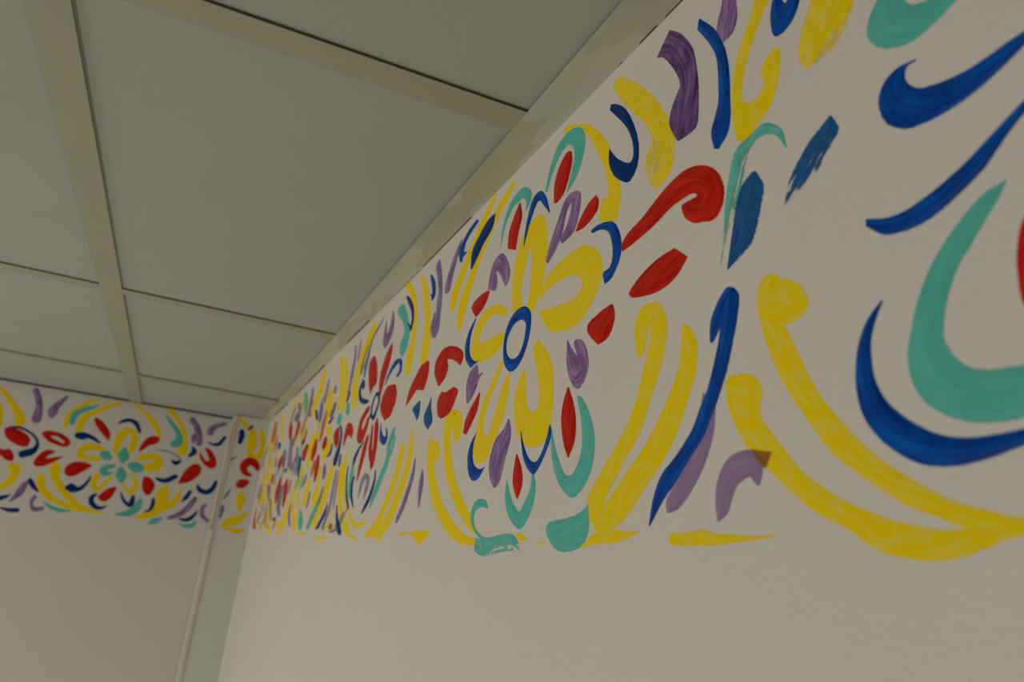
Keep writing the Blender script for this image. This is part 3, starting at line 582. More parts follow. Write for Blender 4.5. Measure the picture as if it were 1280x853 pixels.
  ('stroke','b',0,[(0,2,[651.8,249.2,652.5,249.2,652.7,249,652.5,248.7,649.6,244.5,646.6,240.2,641.7,234,637.5,228.3,637.3,225.8,637.9,224.1,637.1,222,635.9,220,635.9,219.8,635.6,219.6,635,219.3],[650.8,248.9,649.7,248.6,648.8,248.1,648.2,247.7,640.2,242.4,633.2,236.7,628.9,230.5,626.6,225.1,626.5,222.1,627.8,220.4,630.1,219.5,632.9,218.9,633.1,218.8,633.5,218.8,634.2,219]),(0,2,[630.6,221.1,630,221.3,630.3,221.8,631,222.4,635.6,224.7,640.4,227,641,227.3,641.6,227.5,642.3,227.7],[631.8,221.1,633.3,221.4,634.8,221.9,636,222.5,639.4,224.8,642.6,227.1,642.9,227.4,643,227.6,642.8,227.7])]),
 ]),
 ('painted_brushstroke', 'tall yellow stroke, right of two near the ceiling above the red leaf with a spur', 'brushstroke', 'R', None, [
  ('stroke','y',0.2,[(0,2,[690.1,260.2,692.1,260.2,692.4,259.6,691.6,258.6,683.8,251.7,677.2,245.2,672.6,238.6,667.7,230.9,660.1,221.8,653.1,212.7,648.4,203.6,645.7,195.2,645.8,188.7,646.9,183,647.5,177.4,647.4,172.4,645.4,168.1,642.8,164,642.4,163.1,640.9,162.1,638,161],[686.9,259.6,683.5,258.5,680.7,257.2,678.6,256,667.8,248.5,657.8,240.6,651,232.9,645.3,225.2,638.6,216.6,632.2,207.4,627.4,198.2,623.6,189.5,620.6,182.1,618.6,175.6,618.1,169.8,619.3,165,623.4,162.2,628.6,160.1,629.6,159.7,631.5,159.6,634.6,160.1])]),
 ]),
 ('painted_brushstroke', 'tall yellow stroke, left of two near the ceiling, beside the teal figure-like stroke', 'brushstroke', 'R', None, [
  ('stroke','y',0,[(0,2,[742.3,267.7,745.8,267.4,745.7,265.9,743.5,263.8,733.6,257.5,724.1,251.2,713.4,243.8,703.7,236,697.2,228.2,692.9,220.4,690.5,213,689.5,205.9,688.8,198.9,688.8,192.2,689.5,185.5,690.8,179.3,693.2,173.5,694.3,168.5,691,164.7,686.3,161.8,685.7,161.2,684.5,160.6,682.5,160],[736.5,266.9,729.7,265,724,262.6,719.6,260.3,710.1,253.8,700.9,247,693.1,239.6,686.7,231.9,682.2,224.3,678.8,216.6,675.6,209,673.1,201.5,671.7,194.4,671,187.5,670.6,180.6,670.6,174.1,670.8,167.9,671.7,163.1,674.3,161.2,677.4,160,677.6,159.6,678.6,159.5,680.4,159.6]),(0,2,[692.6,190.9,693.7,191,694.3,190.9,694.5,190.8,695.1,185,695.4,179.9,694.7,176.5,693.7,173.7,692.9,172.9,691.2,172.1,688.4,171.2],[691.4,190.5,690.2,190.1,689.6,189.8,689.3,189.5,686.3,182.9,683.8,177.2,682.4,173.8,681.4,171.1,681.8,170.6,683,170.4,685.5,170.6])]),
 ]),
 ('painted_brushstroke', 'slim navy hook lying against the left tall yellow stroke', 'brushstroke', 'R', None, [
  ('stroke','n',0,[(0,2,[731,250.7,732.6,250.6,732.6,250,731.8,249.2,724.9,243.8,718.2,238.5,710.3,232.7,703.1,226.9,698.8,221.5,696.6,216.5,697.1,212.2,698.7,208.1,698.5,207.7,697.8,207.2,696.5,206.7],[728.5,250.4,725.6,249.6,723.2,248.6,721.4,247.7,711.3,241.7,702.3,235.7,696,229.8,691.7,224.2,688.9,218.9,688,214,689.5,209.9,691.9,206,692.4,205.9,693.3,205.9,694.8,206.2]),(0,2,[710.6,217.7,711.1,217.6,711,217.3,710.6,217,706.6,214.2,702.3,211.5,697.8,209.6,694.2,208.4,692.8,208,691.3,207.7,690.1,207.7],[709.8,217.6,708.8,217.4,707.9,217.1,707.2,216.8,701.2,213.9,696.3,211.6,694.1,210.6,691.8,209.5,690.6,209,689.7,208.4,689.5,207.9])]),
 ]),
 ('painted_brushstroke', 'teal stroke with a rounded head and bent body, above the red flower', 'brushstroke', 'R', None, [
  ('stroke','t',0,[(0,2,[745.9,246.8,750.8,247.8,753.6,247.7,754.7,247,760.4,245.6,760.6,241.1,747.7,233.1,734.3,225.8,726.3,220,721,215.1,719,211,719.5,207.4,723.1,204.5,726.9,201.4,727.3,197.4,725.9,193.6,723.1,190.7,719.7,187.9,719.1,187.3,717.6,186.4,715.1,185.5],[740.2,245,735.3,243,732.5,241.2,731.2,239.8,725.4,235.7,720.9,232.8,716.6,228.2,710.8,222,704.6,215.9,699.4,210.3,696.7,205.2,695.7,200.6,696.1,196.4,697.3,192.8,698.9,189.7,701.1,187.2,704.2,185.8,707.5,184.9,708.2,184.5,709.6,184.4,712.1,184.8])]),
 ]),
 ('painted_brushstroke', 'narrow purple V stroke above the red flower', 'brushstroke', 'R', None, [
  ('stroke','p',0,[(0,2,[782,249,783,249.1,783.6,249.1,783.7,248.9,783.3,243.7,783.7,238.5,786.2,232.8,790.1,227.4,796.6,223.1,802.1,219.3,801.2,215.9,798,213,797.6,212.4,796.5,211.7,794.3,210.9],[780.7,248.6,779.5,248.2,778.7,247.8,778.3,247.4,772.2,240.7,767.4,234,765.8,226.8,767,220.3,772.4,215.4,778.8,212,783.2,210.8,787.4,210.1,788.1,209.8,789.4,209.8,791.7,210.2]),(0,2,[805.3,243.5,806.1,243.7,806.5,243.7,806.6,243.5,807.3,238.3,807.9,233.2,808.7,228.7,808.5,224.3,805.2,219.5,801,214.7,799.9,213.8,797.8,212.8,794.5,211.8],[804.5,243.3,803.7,243,803.2,242.8,803,242.6,799.5,236.2,796,230.1,791.8,224.4,788.4,219.4,787.1,215.3,786.4,211.4,786.7,210.9,788.1,210.7,791,211])]),
 ]),
 ('painted_brushstroke', 'hair-thin blue-green line descending beside a long yellow stroke, left of the red flower', 'brushstroke', 'R', None, [
  ('stroke','g',0,[(0,2,[818,252.5,818.7,252.7,819.2,252.7,819.6,252.7,831.6,249.9,843.7,246.8,856,243.3,866.5,239.1,870.9,233.9,874,227.4,880.8,218.1,888.6,207.6,888.3,207.2,887.2,206.6,885.2,205.9],[817.3,252.2,816.8,251.9,816.6,251.7,816.6,251.6,825.3,247.6,834.6,243.6,846.3,240,856.7,236,860.8,231.1,863.9,224.7,870.6,215.4,878.2,205,879,204.8,880.4,204.8,882.7,205.2])]),
 ]),
 ('painted_flower', 'red flower with slender petals around a thin blue ring, second along the near wall', 'painted flower', 'R', None, [
  ('petal','r',0,[(0,2,[837.9,211.6,856.2,209.6,855.7,201.7,851.9,193.3,845.9,184.5,838,175.6,824.6,166.2],[834.7,210.9,817.8,199.9,810,190.6,804.7,181.9,802.9,174,816.3,172,823,165.9])]),
  ('petal','r',0,[(0,2,[761.7,209.7,778.6,203.2,788,192.2,792.7,183.4,791,172.4,785,161.8,778.1,156.2],[758.3,208.4,755.5,197.3,758.5,186.4,764.5,177.1,770.5,167.8,774.4,158,777.2,156.1])]),
  ('petal','r',0,[(0,2,[724.2,160,750.7,162.3,762.2,157.8,768.2,151.7,770.2,144.7,760.1,136.2,743.3,127.5],[719.9,158.8,710,150.8,708,144,709.2,137.8,715.1,132.7,721.9,127.7,740.9,126.7])]),
  ('petal','r',0,[(0,2,[815.4,151.7,827.6,153,844.4,148.1,856.3,139.9,858.3,126.2,852,118,836.8,113.7,823.3,115,814.6,122.7,809.1,132.6,808.2,141.1],[815.3,149.5,819.4,145.3,830.9,141.5,838.8,136.3,839.8,131.7,835.9,129.1,830.7,129.2,825,133.2,820.4,138.7,814,141.6,811.1,142.2])]),
  ('petal','r',0,[(0,2,[804.6,120.2,812.4,115.6,819.4,101.8,823.3,87.7,822.2,74.7],[796.7,118.7,797.5,112,800.9,99.5,807.7,85.9,817.5,73.1])]),
  ('petal','r',0,[(0,2,[789.8,128.6,791,128.6,791.6,128.5,791.9,128.3,791.4,122.5,790.9,116.6,791,110.2,789.8,103.7,784.8,97.3,778.7,91.2,777.3,90.5,775,89.8,771.6,89.2],[788.4,128.4,787.1,128.1,786.3,127.7,785.9,127.4,783.1,121.4,780.2,115.2,777.3,108.5,773.9,102,769.2,96.1,764.1,90.2,764.2,89.6,765.4,89.1,768.1,89]),(0,2,[775.5,133.9,780.7,128.2,776.6,118.1,771.1,106.2,773,95.8,773.1,86.5,764.7,81],[772.7,133.5,762.7,124.6,757.9,114.7,755,104.6,754.3,92.3,756.1,84,762.7,80.7])]),
  ('centre_ring','n',0,[(1,2,[795.6,161.6,789.5,158.5,782.6,153.9,781.7,150.7,783.3,147.7,785.7,144.5,789.5,141.6,795.7,138.7,798.6,137.6,793.7,137.1,800.2,140.7,802.5,144.7,802.6,148.9,801.8,152.6,799.8,155.7,796.3,158.1,792,159.6,787.8,160.2],[784.3,161.7,778.3,157.3,775,152.8,774.9,149.4,776.3,146.2,778.3,142.9,780.7,139.6,782.8,135.7,789.2,133,805.3,137.7,808.2,141.8,809.1,145.8,808.8,150,807.8,153.8,805.9,157.1,802.7,159.7,799.6,161.6,798.5,163.7])]),
 ]),
 ('painted_brushstroke', 'blue curved claw above the right petal of the red flower', 'brushstroke', 'R', None, [
  ('stroke','b',0,[(0,2,[761.6,166,761,165.9,760.6,165.9,760.4,165.9,756.7,168.8,752.5,171.5,747.1,174,740.9,176.2,733.9,178.2,726.8,179.5,719.5,180,720.6,180.9,718.9,179.7,714.1,175.7,713.5,172.7,715,170.3,717.8,168.8,721.5,167.5,721.8,167.2,721.5,166.8,720.4,166.3],[762.2,166.1,762.7,166.3,763,166.5,763,166.6,761.4,170,759.2,173.4,755.3,176.4,750.6,179.3,746,182.2,740.1,184.5,731.7,185.7,715.8,183.5,707.1,178,705.6,174,705.2,170.7,706.6,168,710.5,166.4,715.1,165.3,716,165.3,717.3,165.4,718.9,165.8])]),
 ]),
 ('painted_brushstroke', 'blue curl with a heavy rounded foot, left of the red flower', 'brushstroke', 'R', None, [
  ('stroke','n',0,[(0,2,[876.2,191.6,878.4,191.8,879.5,191.6,879.8,191.2,881.1,188.9,880.7,186.2,875.3,182.5,868.3,178.6,867.9,178.4,867.3,178.2,866.4,177.9],[873.6,191.1,871.1,190.4,869.6,189.8,868.8,189.2,864.1,185.9,860.9,182.8,861.8,180.3,864.1,177.9,864.2,177.8,864.6,177.7,865.4,177.8]),(0,2,[879.5,188.3,881.6,188.7,883,188.7,883.8,188.5,887.1,185.7,889.5,182.8,889.5,179.6,888,176.3,885.6,172.5,880,168.1,868.4,163.3,852.3,159,838.2,157.5,830.1,157.7,827.7,157.6,826.1,158,826.3,158.9],[877.2,187.8,875.3,187.2,874.4,186.6,874.2,186.2,876.3,183.2,877.4,180.2,876.8,177.3,874.1,174.2,868.5,170.5,861.8,167.5,854.8,165.8,850.6,165,846.9,164.1,837.9,162.4,834.6,161.9,831.1,161.1,828.1,160])]),
 ]),
 ('painted_brushstroke', 'small blue U stroke below the right petal of the red flower', 'brushstroke', 'R', None, [
  ('stroke','b',0,[(0,2,[754.1,126.4,752.6,116.9,745.7,107.3,730.6,101.5,719.1,103.6,718.9,112,730.4,118.9],[752.2,124.7,746.9,118.2,737.4,112.2,730.4,110,725.6,110,726.5,113.9,731.9,118.3])]),
 ]),
 ('painted_brushstroke', 'long teal stroke falling left, right of the red flower', 'brushstroke', 'R', None, [
  ('stroke','t',0,[(0,2,[698.1,115.4,699.3,115.5,700.1,115.4,700.5,115.2,705.1,112.1,709.3,108.8,713,104.6,715.4,99.9,713.7,95.1,712.1,90.7,714,86.2,717.5,81.7,721.7,77.8,726.5,73.9,731.1,69.8,735.4,65.6,738.8,61.5,741.4,57.7,743.2,54.7,744.5,51.8,745.4,48.2,746.2,44.6,746.1,44.4,745.7,44.2,744.8,44],[696.7,115.1,695.6,114.8,695,114.5,694.8,114.2,693.4,110,693.3,105.8,697.3,101.7,701,97.8,699.7,93.6,697.8,89,698.6,84,700.8,79.2,704.5,75,708.8,71.1,713,67.1,717.2,63.1,720.8,59.2,724.5,55.6,728.8,52.9,733.1,50.5,737.4,47.4,741.6,44.1,742,44,742.6,43.9,743.7,43.9]),(0,2,[690,106.4,690.8,106.5,691.3,106.4,691.6,106.3,693.9,102.4,696.4,98.4,699.3,94.2,702.5,90,702.3,89.5,701.4,89,699.7,88.5],[689.1,106.3,688.4,106.1,687.9,105.9,687.8,105.7,687.7,101.4,688.2,97.1,690.6,92.8,693.5,88.5,694.2,88.2,695.5,88.1,697.5,88.2])]),
 ]),
 ('painted_brushstroke', 'thin navy arc hugging the foot of the long teal stroke', 'brushstroke', 'R', None, [
  ('stroke','n',0,[(0,2,[744.7,79.3,745.4,79.3,745.8,79.2,745.9,79.1,745.1,74.7,745.2,70.3,748.1,65.2,752.1,60.2,755.5,56.3,759.2,53,763.8,49.9,768.3,46.8,771.5,43.4,774.1,40,774.1,39.8,773.8,39.6,772.9,39.4],[743.8,79.3,743,79.1,742.6,78.9,742.3,78.8,739.9,74.3,738.4,69.6,739.6,64.2,742,59,744.1,55,747.1,51.5,751.7,48.3,757.2,45.3,763.1,42.4,769.4,39.5,769.8,39.3,770.6,39.2,771.8,39.3])]),
 ]),
 ('painted_brushstroke', 'navy dash and teal stroke curving down on the left side of the red flower', 'brushstroke', 'R', None, [
  ('stroke','n',0,[(0,2,[819.1,114.1,820.3,114.2,821.2,114.3,821.8,114.2,831,111.6,839.9,108.8,847.7,105.6,853.7,102,856,97.8,856.8,93.5,856.5,93.1,855.4,92.6,853.3,92.2],[818,113.8,817.3,113.5,817,113.3,817.2,113.1,824.5,110.2,831.1,107,835.8,103.5,839.6,99.8,843.1,96,846.6,92.2,847.3,91.9,848.7,91.7,850.9,91.8])]),
  ('stroke','t',0,[(0,2,[852.9,92.4,855.6,92.5,857.2,92.2,857.8,91.8,859.3,87.2,860.4,82.6,860.5,77.9,859.7,73.1,857.8,67.6,854.4,62.6,848.5,59.2,841.9,56.7,841,56.3,839.5,56,837.6,55.9],[849.7,92.1,847,91.5,845.4,91,844.8,90.4,843.1,85.6,841.8,80.8,841.6,76.2,841.2,71.6,838.9,66.4,836.4,61.8,835.1,59,833.9,56.6,833.8,56.3,834.3,56,835.7,55.9])]),
  ('stroke','n',0,[(0,2,[836.3,79.8,837.9,79.8,838.9,79.7,839.4,79.5,842.8,76.1,845.1,72.2,844.2,67.1,841.4,62,837.7,58,832.5,54.4,825.2,50.4,817.1,46.6,816.6,46.4,815.9,46.3,815,46.2],[834.6,79.5,833.2,79.2,832.5,78.9,832.3,78.6,834.2,75.1,835.2,71.3,833.4,66.4,830.4,61.5,826.9,57.8,822.8,54.3,818.1,50.5,813.2,46.7,813.1,46.5,813.3,46.4,814,46.3])]),
  ('stroke','n',0,[(0,2,[874.7,93.6,875.6,93.6,876.1,93.5,876.4,93.4,877.6,88.8,877.8,83.5,874.8,76.4,870.5,69.4,866.2,64,861.8,59.5,857.5,55.8,852.5,52.4,845.3,48.8,837.5,45.3,837.1,45.1,836.5,45,835.6,44.9],[873.8,93.5,872.9,93.3,872.4,93.1,872.2,93,871.9,88.2,870.8,82.9,867.4,75.9,862.9,69,857.8,63.7,852.5,59.3,847.6,55.7,843,52.4,838.5,48.9,834,45.3,834,45.2,834.2,45,834.8,45])]),
 ]),
 ('painted_brushstroke', "pale purple arch beneath the red flower's lower petals", 'brushstroke', 'R', None, [
  ('stroke','l',0,[(0,2,[800,54.9,799.2,54.9,798.8,55,798.6,55.1,796.2,58.5,793.5,62.1,790.9,66.3,786.8,70.2,779.1,73.6,776.5,74.7,782.1,74.9,776.9,71.4,776.6,67.7,777.9,63.8,778,61.2,778,58.9,778,56.4,778,53.9,777.9,53.7,777.5,53.5,776.8,53.4],[800.8,54.9,801.5,55.1,801.9,55.2,802.1,55.4,802.8,59.1,803.2,63.1,802.5,67.6,800.4,72.1,795.4,76.5,783.8,79.5,765.8,74.9,762.2,70.5,762.5,66.3,764.2,62.4,765.8,60,767.8,57.9,770.8,55.6,774.2,53.5,774.4,53.4,775,53.3,775.8,53.3])]),
 ]),
 ('painted_brushstroke', 'pair of yellow strokes sweeping down and merging at the base, right of the red flower', 'brushstroke', 'R', None, [
  ('stroke','y',0.2,[(0,2,[659.9,98,661.2,98,661.9,97.9,662.2,97.7,666.2,93.7,669.5,89.5,670.1,85.2,670.8,80.2,673.9,73,678.4,65.3,683.8,58,690.1,51.3,697,45.7,704.2,40.4,710.6,35.1,717.2,30.5,726.1,27.1,734.8,24.3,739.9,22.5,744.4,20.9,746.3,20.2,746.7,19.2,744.7,18.1],[658.4,97.7,657.1,97.4,656.4,97.1,656.1,96.8,652.7,91.8,650.3,86.9,650.6,82.6,652.4,77.6,655.6,70.5,659.9,62.8,665.2,55.6,671.4,48.8,678.6,43.2,685.3,38.2,689.8,32.8,694.9,27.6,703.1,23.3,712.2,20,720.8,18.2,728.8,17.1,732.1,16.8,736.3,16.7,740.9,17.2])]),
  ('stroke','y',0.2,[(0,2,[636.7,104.8,637.9,104.8,638.5,104.7,638.6,104.4,639.2,99.1,639.6,94.1,639.8,89.9,639.9,85.9,639.9,82.2,640.8,77.8,644.4,71.1,649.4,63.7,655.1,56.8,661.4,50.3,667.4,44.9,673.8,40.1,680.8,35.6,688.6,31.6,697.2,27.8,704.8,25.2,714.2,24.1,726.4,23.2,733.1,21.9,736.1,20.8,737.8,20.5,738.9,20,738.6,19.3],[635.4,104.6,634.1,104.3,633.3,104,633,103.7,627.9,97.7,623.9,92.1,622.8,87.7,623,83.7,623,80,623.9,75.4,626.2,68.5,629.7,61,634.3,54,639.5,47.5,644.7,42,650.1,37,655,32.2,661.1,27.6,670.1,23.1,683.6,19.1,703,17.6,718,17.6,724.3,17.8,729.9,18.1,732.2,18,734.7,18.2,737,18.7])]),
  ('stroke','y',0.6,[(0,2,[698.8,24.5,703.2,24,705.3,23.1,705.6,22,702.8,19.3,699.6,16.9,695.5,15.4,691.2,14.4,690.4,14.1,689.2,13.8,687.4,13.7],[693.3,24.5,688.1,24,684.7,23.2,682.9,22.2,681.5,19.5,680.8,17.2,681.9,15.8,683.6,14.7,683.6,14.3,684.2,14,685.6,13.8])]),
 ]),
 ('painted_brushstroke', 'yellow scroll strokes curling along the base, left of the red flower', 'brushstroke', 'R', None, [
  ('stroke','y',0,[(0,2,[899.5,108.3,901.3,108.3,902.2,108.2,902.5,107.9,903.2,104.6,904.2,101.1,906.7,96.8,908.2,91.4,905.6,85.1,901.3,78.7,896.9,72.7,891.5,67.3,885,63.2,877.8,59.6,869.7,55.4,860.7,51,851,46.1,841,41.2,831.1,36.4,821,32.1,810.4,28.6,795,26,777.7,25.8,764.3,27,752.8,28.7,742.4,30.7,741.5,30.9,741.1,31.2,741.6,31.6],[897.4,108.1,895.4,107.8,894.2,107.4,893.5,107,888.8,103.2,885.2,99,885.1,94.2,885.4,89.2,883.1,83.4,879.8,77.3,876.3,71.6,872.3,66.6,868,63.1,862.6,59.7,856.1,55.6,848.2,51.2,838.4,46.5,827.6,41.8,816.4,37.3,805.4,33.7,795.8,31.6,790.1,30.8,783.7,30.6,772.8,30.7,760.3,31.3,747.2,32.3,745.9,32.4,744.3,32.3,742.7,32])]),
  ('stroke','y',0,[(0,2,[916.7,100.1,919.6,100.1,921.1,99.9,921.6,99.5,923.5,94.8,924.3,89.6,922,82.9,918.8,76.4,916.9,71.9,913.7,67.1,907.2,60.1,899.3,53,891.8,47.3,883.5,41.9,873.1,36.2,862.6,30.8,853.6,26.1,842.3,21.8,826.4,19,811.5,17.4,797.9,16,785,14.7,782.8,14.6,780.5,14.7,778.6,15.1],[913.5,99.8,910.5,99.2,908.8,98.6,907.9,98.1,902.9,92.8,898.4,87.4,895.4,80.8,893.3,74.4,893.3,70.2,892.1,66,886.4,59.5,878.2,52.7,868.3,47.5,857.4,42.6,845.6,37.2,834.4,32,825.8,27.5,819,24.3,812.7,22.1,804,20.1,792.7,18.4,780.8,17,779,16.6,777.7,16.2,777.6,15.6])]),
 ]),
 ('painted_brushstroke', 'slim navy stroke with a drop-shaped foot on the base line, left of the yellow scroll', 'brushstroke', 'R', None, [
  ('stroke','n',0,[(0,2,[901.8,51.7,902.9,51.6,903.4,51.5,903.6,51.3,901.5,46,898.8,40.8,895,36,890.2,31.6,884.8,27.4,879.2,24,873.4,21.7,867.5,19.6,865.9,19.1,863.5,18.7,860,18.5],[900.5,51.6,899.3,51.5,898.6,51.3,898.2,51.1,894.4,45.7,889.5,40.7,881.3,36.1,872.3,32,863.2,28.2,855.9,24.8,853.6,22.2,853.1,20,853,19.5,854,19,856.6,18.6])]),
 ]),
 ('painted_brushstroke', 'bundle of thin purple and navy lines bending left towards the base, with a brown smudge', 'brushstroke', 'R', None, [
  ('stroke','l',0,[(0,2,[942.1,93.6,944.1,93.6,945.3,93.5,945.8,93.2,947.5,87.4,948.9,81.7,949.4,76,949.5,70.4,949.5,64.6,949.9,58.8,951.6,52.6,954.3,46.7,958,42,962.5,37.5,967.6,32.5,973,27.4,972.7,26.9,971.4,26.4,968.6,25.9],[939.8,93.3,937.7,93,936.6,92.6,936.1,92.2,935.1,86.2,934.5,80.3,935.3,74.8,936.1,69.3,935.3,63.6,934.7,57.7,935.8,51.4,938.2,45.5,942.2,40.7,947.2,36.3,952.7,31.4,958.4,26.4,959.6,26,961.8,25.7,965,25.7])]),
  ('stroke','l',0,[(0,2,[926.9,92,928.3,92,929.1,91.9,929.4,91.7,929.3,85.5,929.3,79.4,929.8,73.6,930.1,67.9,929.7,62.8,928.3,57.8,924.8,52.7,920.6,47.6,920.2,47.4,919.4,47.2,918.2,47.1],[925.3,91.8,923.9,91.6,923.1,91.3,922.7,91,920.6,84.7,919.1,78.5,919.3,72.7,919.8,67.2,919.2,62.1,918.1,57.2,916.7,52.3,915,47.4,915.2,47.2,915.7,47.1,916.9,47])]),
  ('stroke','n',0,[(0,2,[958.6,52.6,959.8,52.6,960.5,52.6,961,52.5,969,47.6,976.9,42.7,984.3,37.8,990.6,33.3,994.9,30.1,998.4,27.4,998.4,27.1,997.6,26.7,995.9,26.4],[957.4,52.5,956.5,52.3,956,52.1,956,52,961.4,46.9,967,41.8,973.3,36.9,979.5,32.4,984.5,29.3,989.2,26.7,990,26.4,991.5,26.3,993.6,26.3])]),
  ('smear','w',0,[(0,2,[921.1,32.3,923.1,32.2,924.2,31.9,924.6,31.6,928.4,29.9,930.8,28.4,928.6,27.1,925,25.8,924.2,25.3,922.4,24.8,919.3,24.5],[918.7,32.3,916.5,32,915.2,31.7,914.6,31.4,909.4,29.4,905.9,27.7,907.4,26.4,910.6,25.4,911.3,24.9,912.9,24.5,915.9,24.4])]),
  ('smear','p',0,[(0,2,[922.8,22.4,921.8,22,920.1,21.7,918.3,21.6,911.1,21,901.4,21,893,22.3,886.1,23.9,885,24.2,884.8,24.7,885.9,25.2],[922.9,22.8,922.1,23.2,920.5,23.4,918.7,23.4,913.6,23.6,910.3,23.9,903.5,24.7,894.8,25.7,892.9,25.9,890.5,25.9,888,25.6])]),
  ('stroke','y',0,[(0,2,[964.4,25.9,962,25.5,959.4,25.4,957.1,25.4,944.8,26,931.6,26.6,913.4,27.3,893.8,27.9,891.7,28.1,890.2,28.5,890,29.1],[966,26.4,966.4,26.9,965.5,27.3,963.8,27.6,952.3,28.7,938.4,29.6,918.8,30.2,898.4,30.5,895.8,30.5,893.2,30.2,891.1,29.7])]),
  ('stroke','y',0,[(0,2,[1004,14.6,1000.9,13.7,996.7,13.3,992.2,13.1,980.4,13.1,967.3,13.2,950.6,13.6,933.1,14.3,930.8,14.4,928.9,14.7,928.2,15.2],[1005,15.6,1003.7,16.4,1000.5,16.9,996.4,17.2,984.7,17.4,971.7,17.4,954.1,17.2,935.5,16.8,932.9,16.7,930.5,16.4,928.8,15.8])]),
  ('stroke','y',0,[(0,2,[1150.1,19.2,1146.9,18.4,1142.3,18,1137.5,17.8,1116,17.8,1095.4,17.9,1091.4,18.1,1088.3,18.6,1087.1,19.4],[1151.3,20.2,1150,21,1146.5,21.4,1142.2,21.6,1120.7,21.7,1099.7,21.6,1095.3,21.5,1091.1,21,1088.1,20.2])]),
 ]),
 ('painted_brushstroke', 'long yellow stroke rising to the ceiling trim, left of the red flower', 'brushstroke', 'R', None, [
  ('stroke','y',0,[(0,2,[865.4,258.1,869.5,259,871.9,259,872.9,258.6,875.6,256.5,878.9,254.5,884.6,251.9,891.4,248.5,898.4,244.4,905,240.1,910.5,236.1,915.5,232,920,227.4,924,222.5,927.7,216.9,930.8,211.1,933,205.4,934.3,199.8,934.7,194.9,933.4,189.9,929.3,184.6,925.1,180,922.6,176.6,920.2,173,917,168.4,913.7,163.5,913.1,162.9,911.6,162.1,908.7,161.3],[860.7,256.8,856.7,255.2,854.4,253.9,853.5,253,851.2,249.4,850.7,245.7,855,242.3,860.7,238.8,866.1,234.5,872,230.1,878.9,226.7,885.6,223.4,891.5,219.6,896.5,215.3,900.3,210.1,902.8,204.5,904.1,198.9,903.8,193.5,901.8,188.6,898.7,184,893.5,179.1,888.7,174.2,887.6,170.4,889.1,167.1,893.7,163.9,899.6,160.8,900.4,160.5,902.2,160.4,905.3,160.7])]),
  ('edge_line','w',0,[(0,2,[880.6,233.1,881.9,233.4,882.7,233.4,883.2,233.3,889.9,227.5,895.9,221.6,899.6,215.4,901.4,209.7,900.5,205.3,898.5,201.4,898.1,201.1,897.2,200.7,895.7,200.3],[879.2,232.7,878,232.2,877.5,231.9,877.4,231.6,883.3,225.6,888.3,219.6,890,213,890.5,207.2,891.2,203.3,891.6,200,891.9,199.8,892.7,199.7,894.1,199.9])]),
  ('stroke','g',0,[(0,2,[868,234.2,869.6,234.5,870.5,234.5,870.9,234.3,873.3,226.4,875.8,219,878.5,212.5,880.5,206.5,880.3,200.7,879.3,195,878.8,194.6,877.7,194,875.7,193.4],[866.3,233.7,864.8,233.2,864,232.7,863.6,232.4,863.7,224,863.9,216,864.5,209.1,865.6,203,867.5,197.8,869.7,192.9,870.2,192.6,871.4,192.6,873.4,192.9])]),
 ]),
 ('painted_brushstroke', 'pair of slender purple lines near the ceiling trim, left of the long yellow stroke', 'brushstroke', 'R', None, [
  ('stroke','p',0,[(0,2,[958.7,249.7,960.4,249.9,961.3,249.9,961.5,249.6,958.4,242.5,956,235.5,955.6,228.1,956.1,221.1,957.4,215.6,958.4,210.3,957.2,203.9,955.9,197.8,956.4,193.3,957.3,189.3,956.8,188.8,955.4,188.2,952.9,187.5],[956.6,249.2,954.7,248.6,953.5,248.1,952.8,247.6,947.4,240,943,232.5,941.6,224.8,941.4,217.7,940.9,211.9,941,206.5,942.3,200.7,943.8,195.3,944.6,190.9,945.3,186.9,946,186.6,947.5,186.6,950,186.9])]),
  ('stroke','n',0,[(0,2,[944.6,188.7,947,189.1,948.5,189.1,949.3,188.9,952.6,185.3,955.2,182,956.1,179.4,956.4,176.9,956.3,176.7,955.8,176.4,954.7,176.1],[942,188.2,939.8,187.5,938.7,186.9,938.4,186.5,940.2,182.7,942.5,179.3,946.4,177.2,950.7,175.7,951.2,175.6,952,175.6,953.3,175.8])]),
  ('stroke','l',0,[(0,2,[931.3,251.7,933,252,934,252,934.4,251.8,934.8,245.6,934.8,239.1,933.8,231.8,932.4,224.2,932,223.9,931,223.4,929.3,222.8],[929.3,251.1,927.5,250.5,926.5,250,926.1,249.6,924.3,242.9,923.1,236.2,923.4,229.3,924.2,222.3,924.6,222.1,925.6,222.1,927.3,222.4])]),
 ]),
 ('painted_scrollwork', 'cluster of yellow, teal and purple strokes under the ceiling trim, between red and third flowers', 'painted scrollwork', 'R', None, [
  ('stroke','y',0,[(0,2,[1051.8,254.7,1057.3,255.3,1059.7,254.9,1059.9,254.1,1051.3,245,1042.7,235.7,1033.8,225.6,1025.3,215.4,1016.7,205,1011.3,196.6,1014.4,193.1,1018.6,189.6,1015.8,182.5,1011.2,174.8,1009.9,174,1007.1,172.9,1002.6,171.9],[1045,253.3,1038.5,251.6,1034.2,249.9,1031.6,248.5,1021.6,239.3,1012,229.9,1003.2,220,995.4,210.1,987.7,199.9,983,191.2,986.5,187.1,991.1,184.2,991.3,178.3,990.4,171.5,991.2,171,993.4,170.8,997.6,171.1])]),
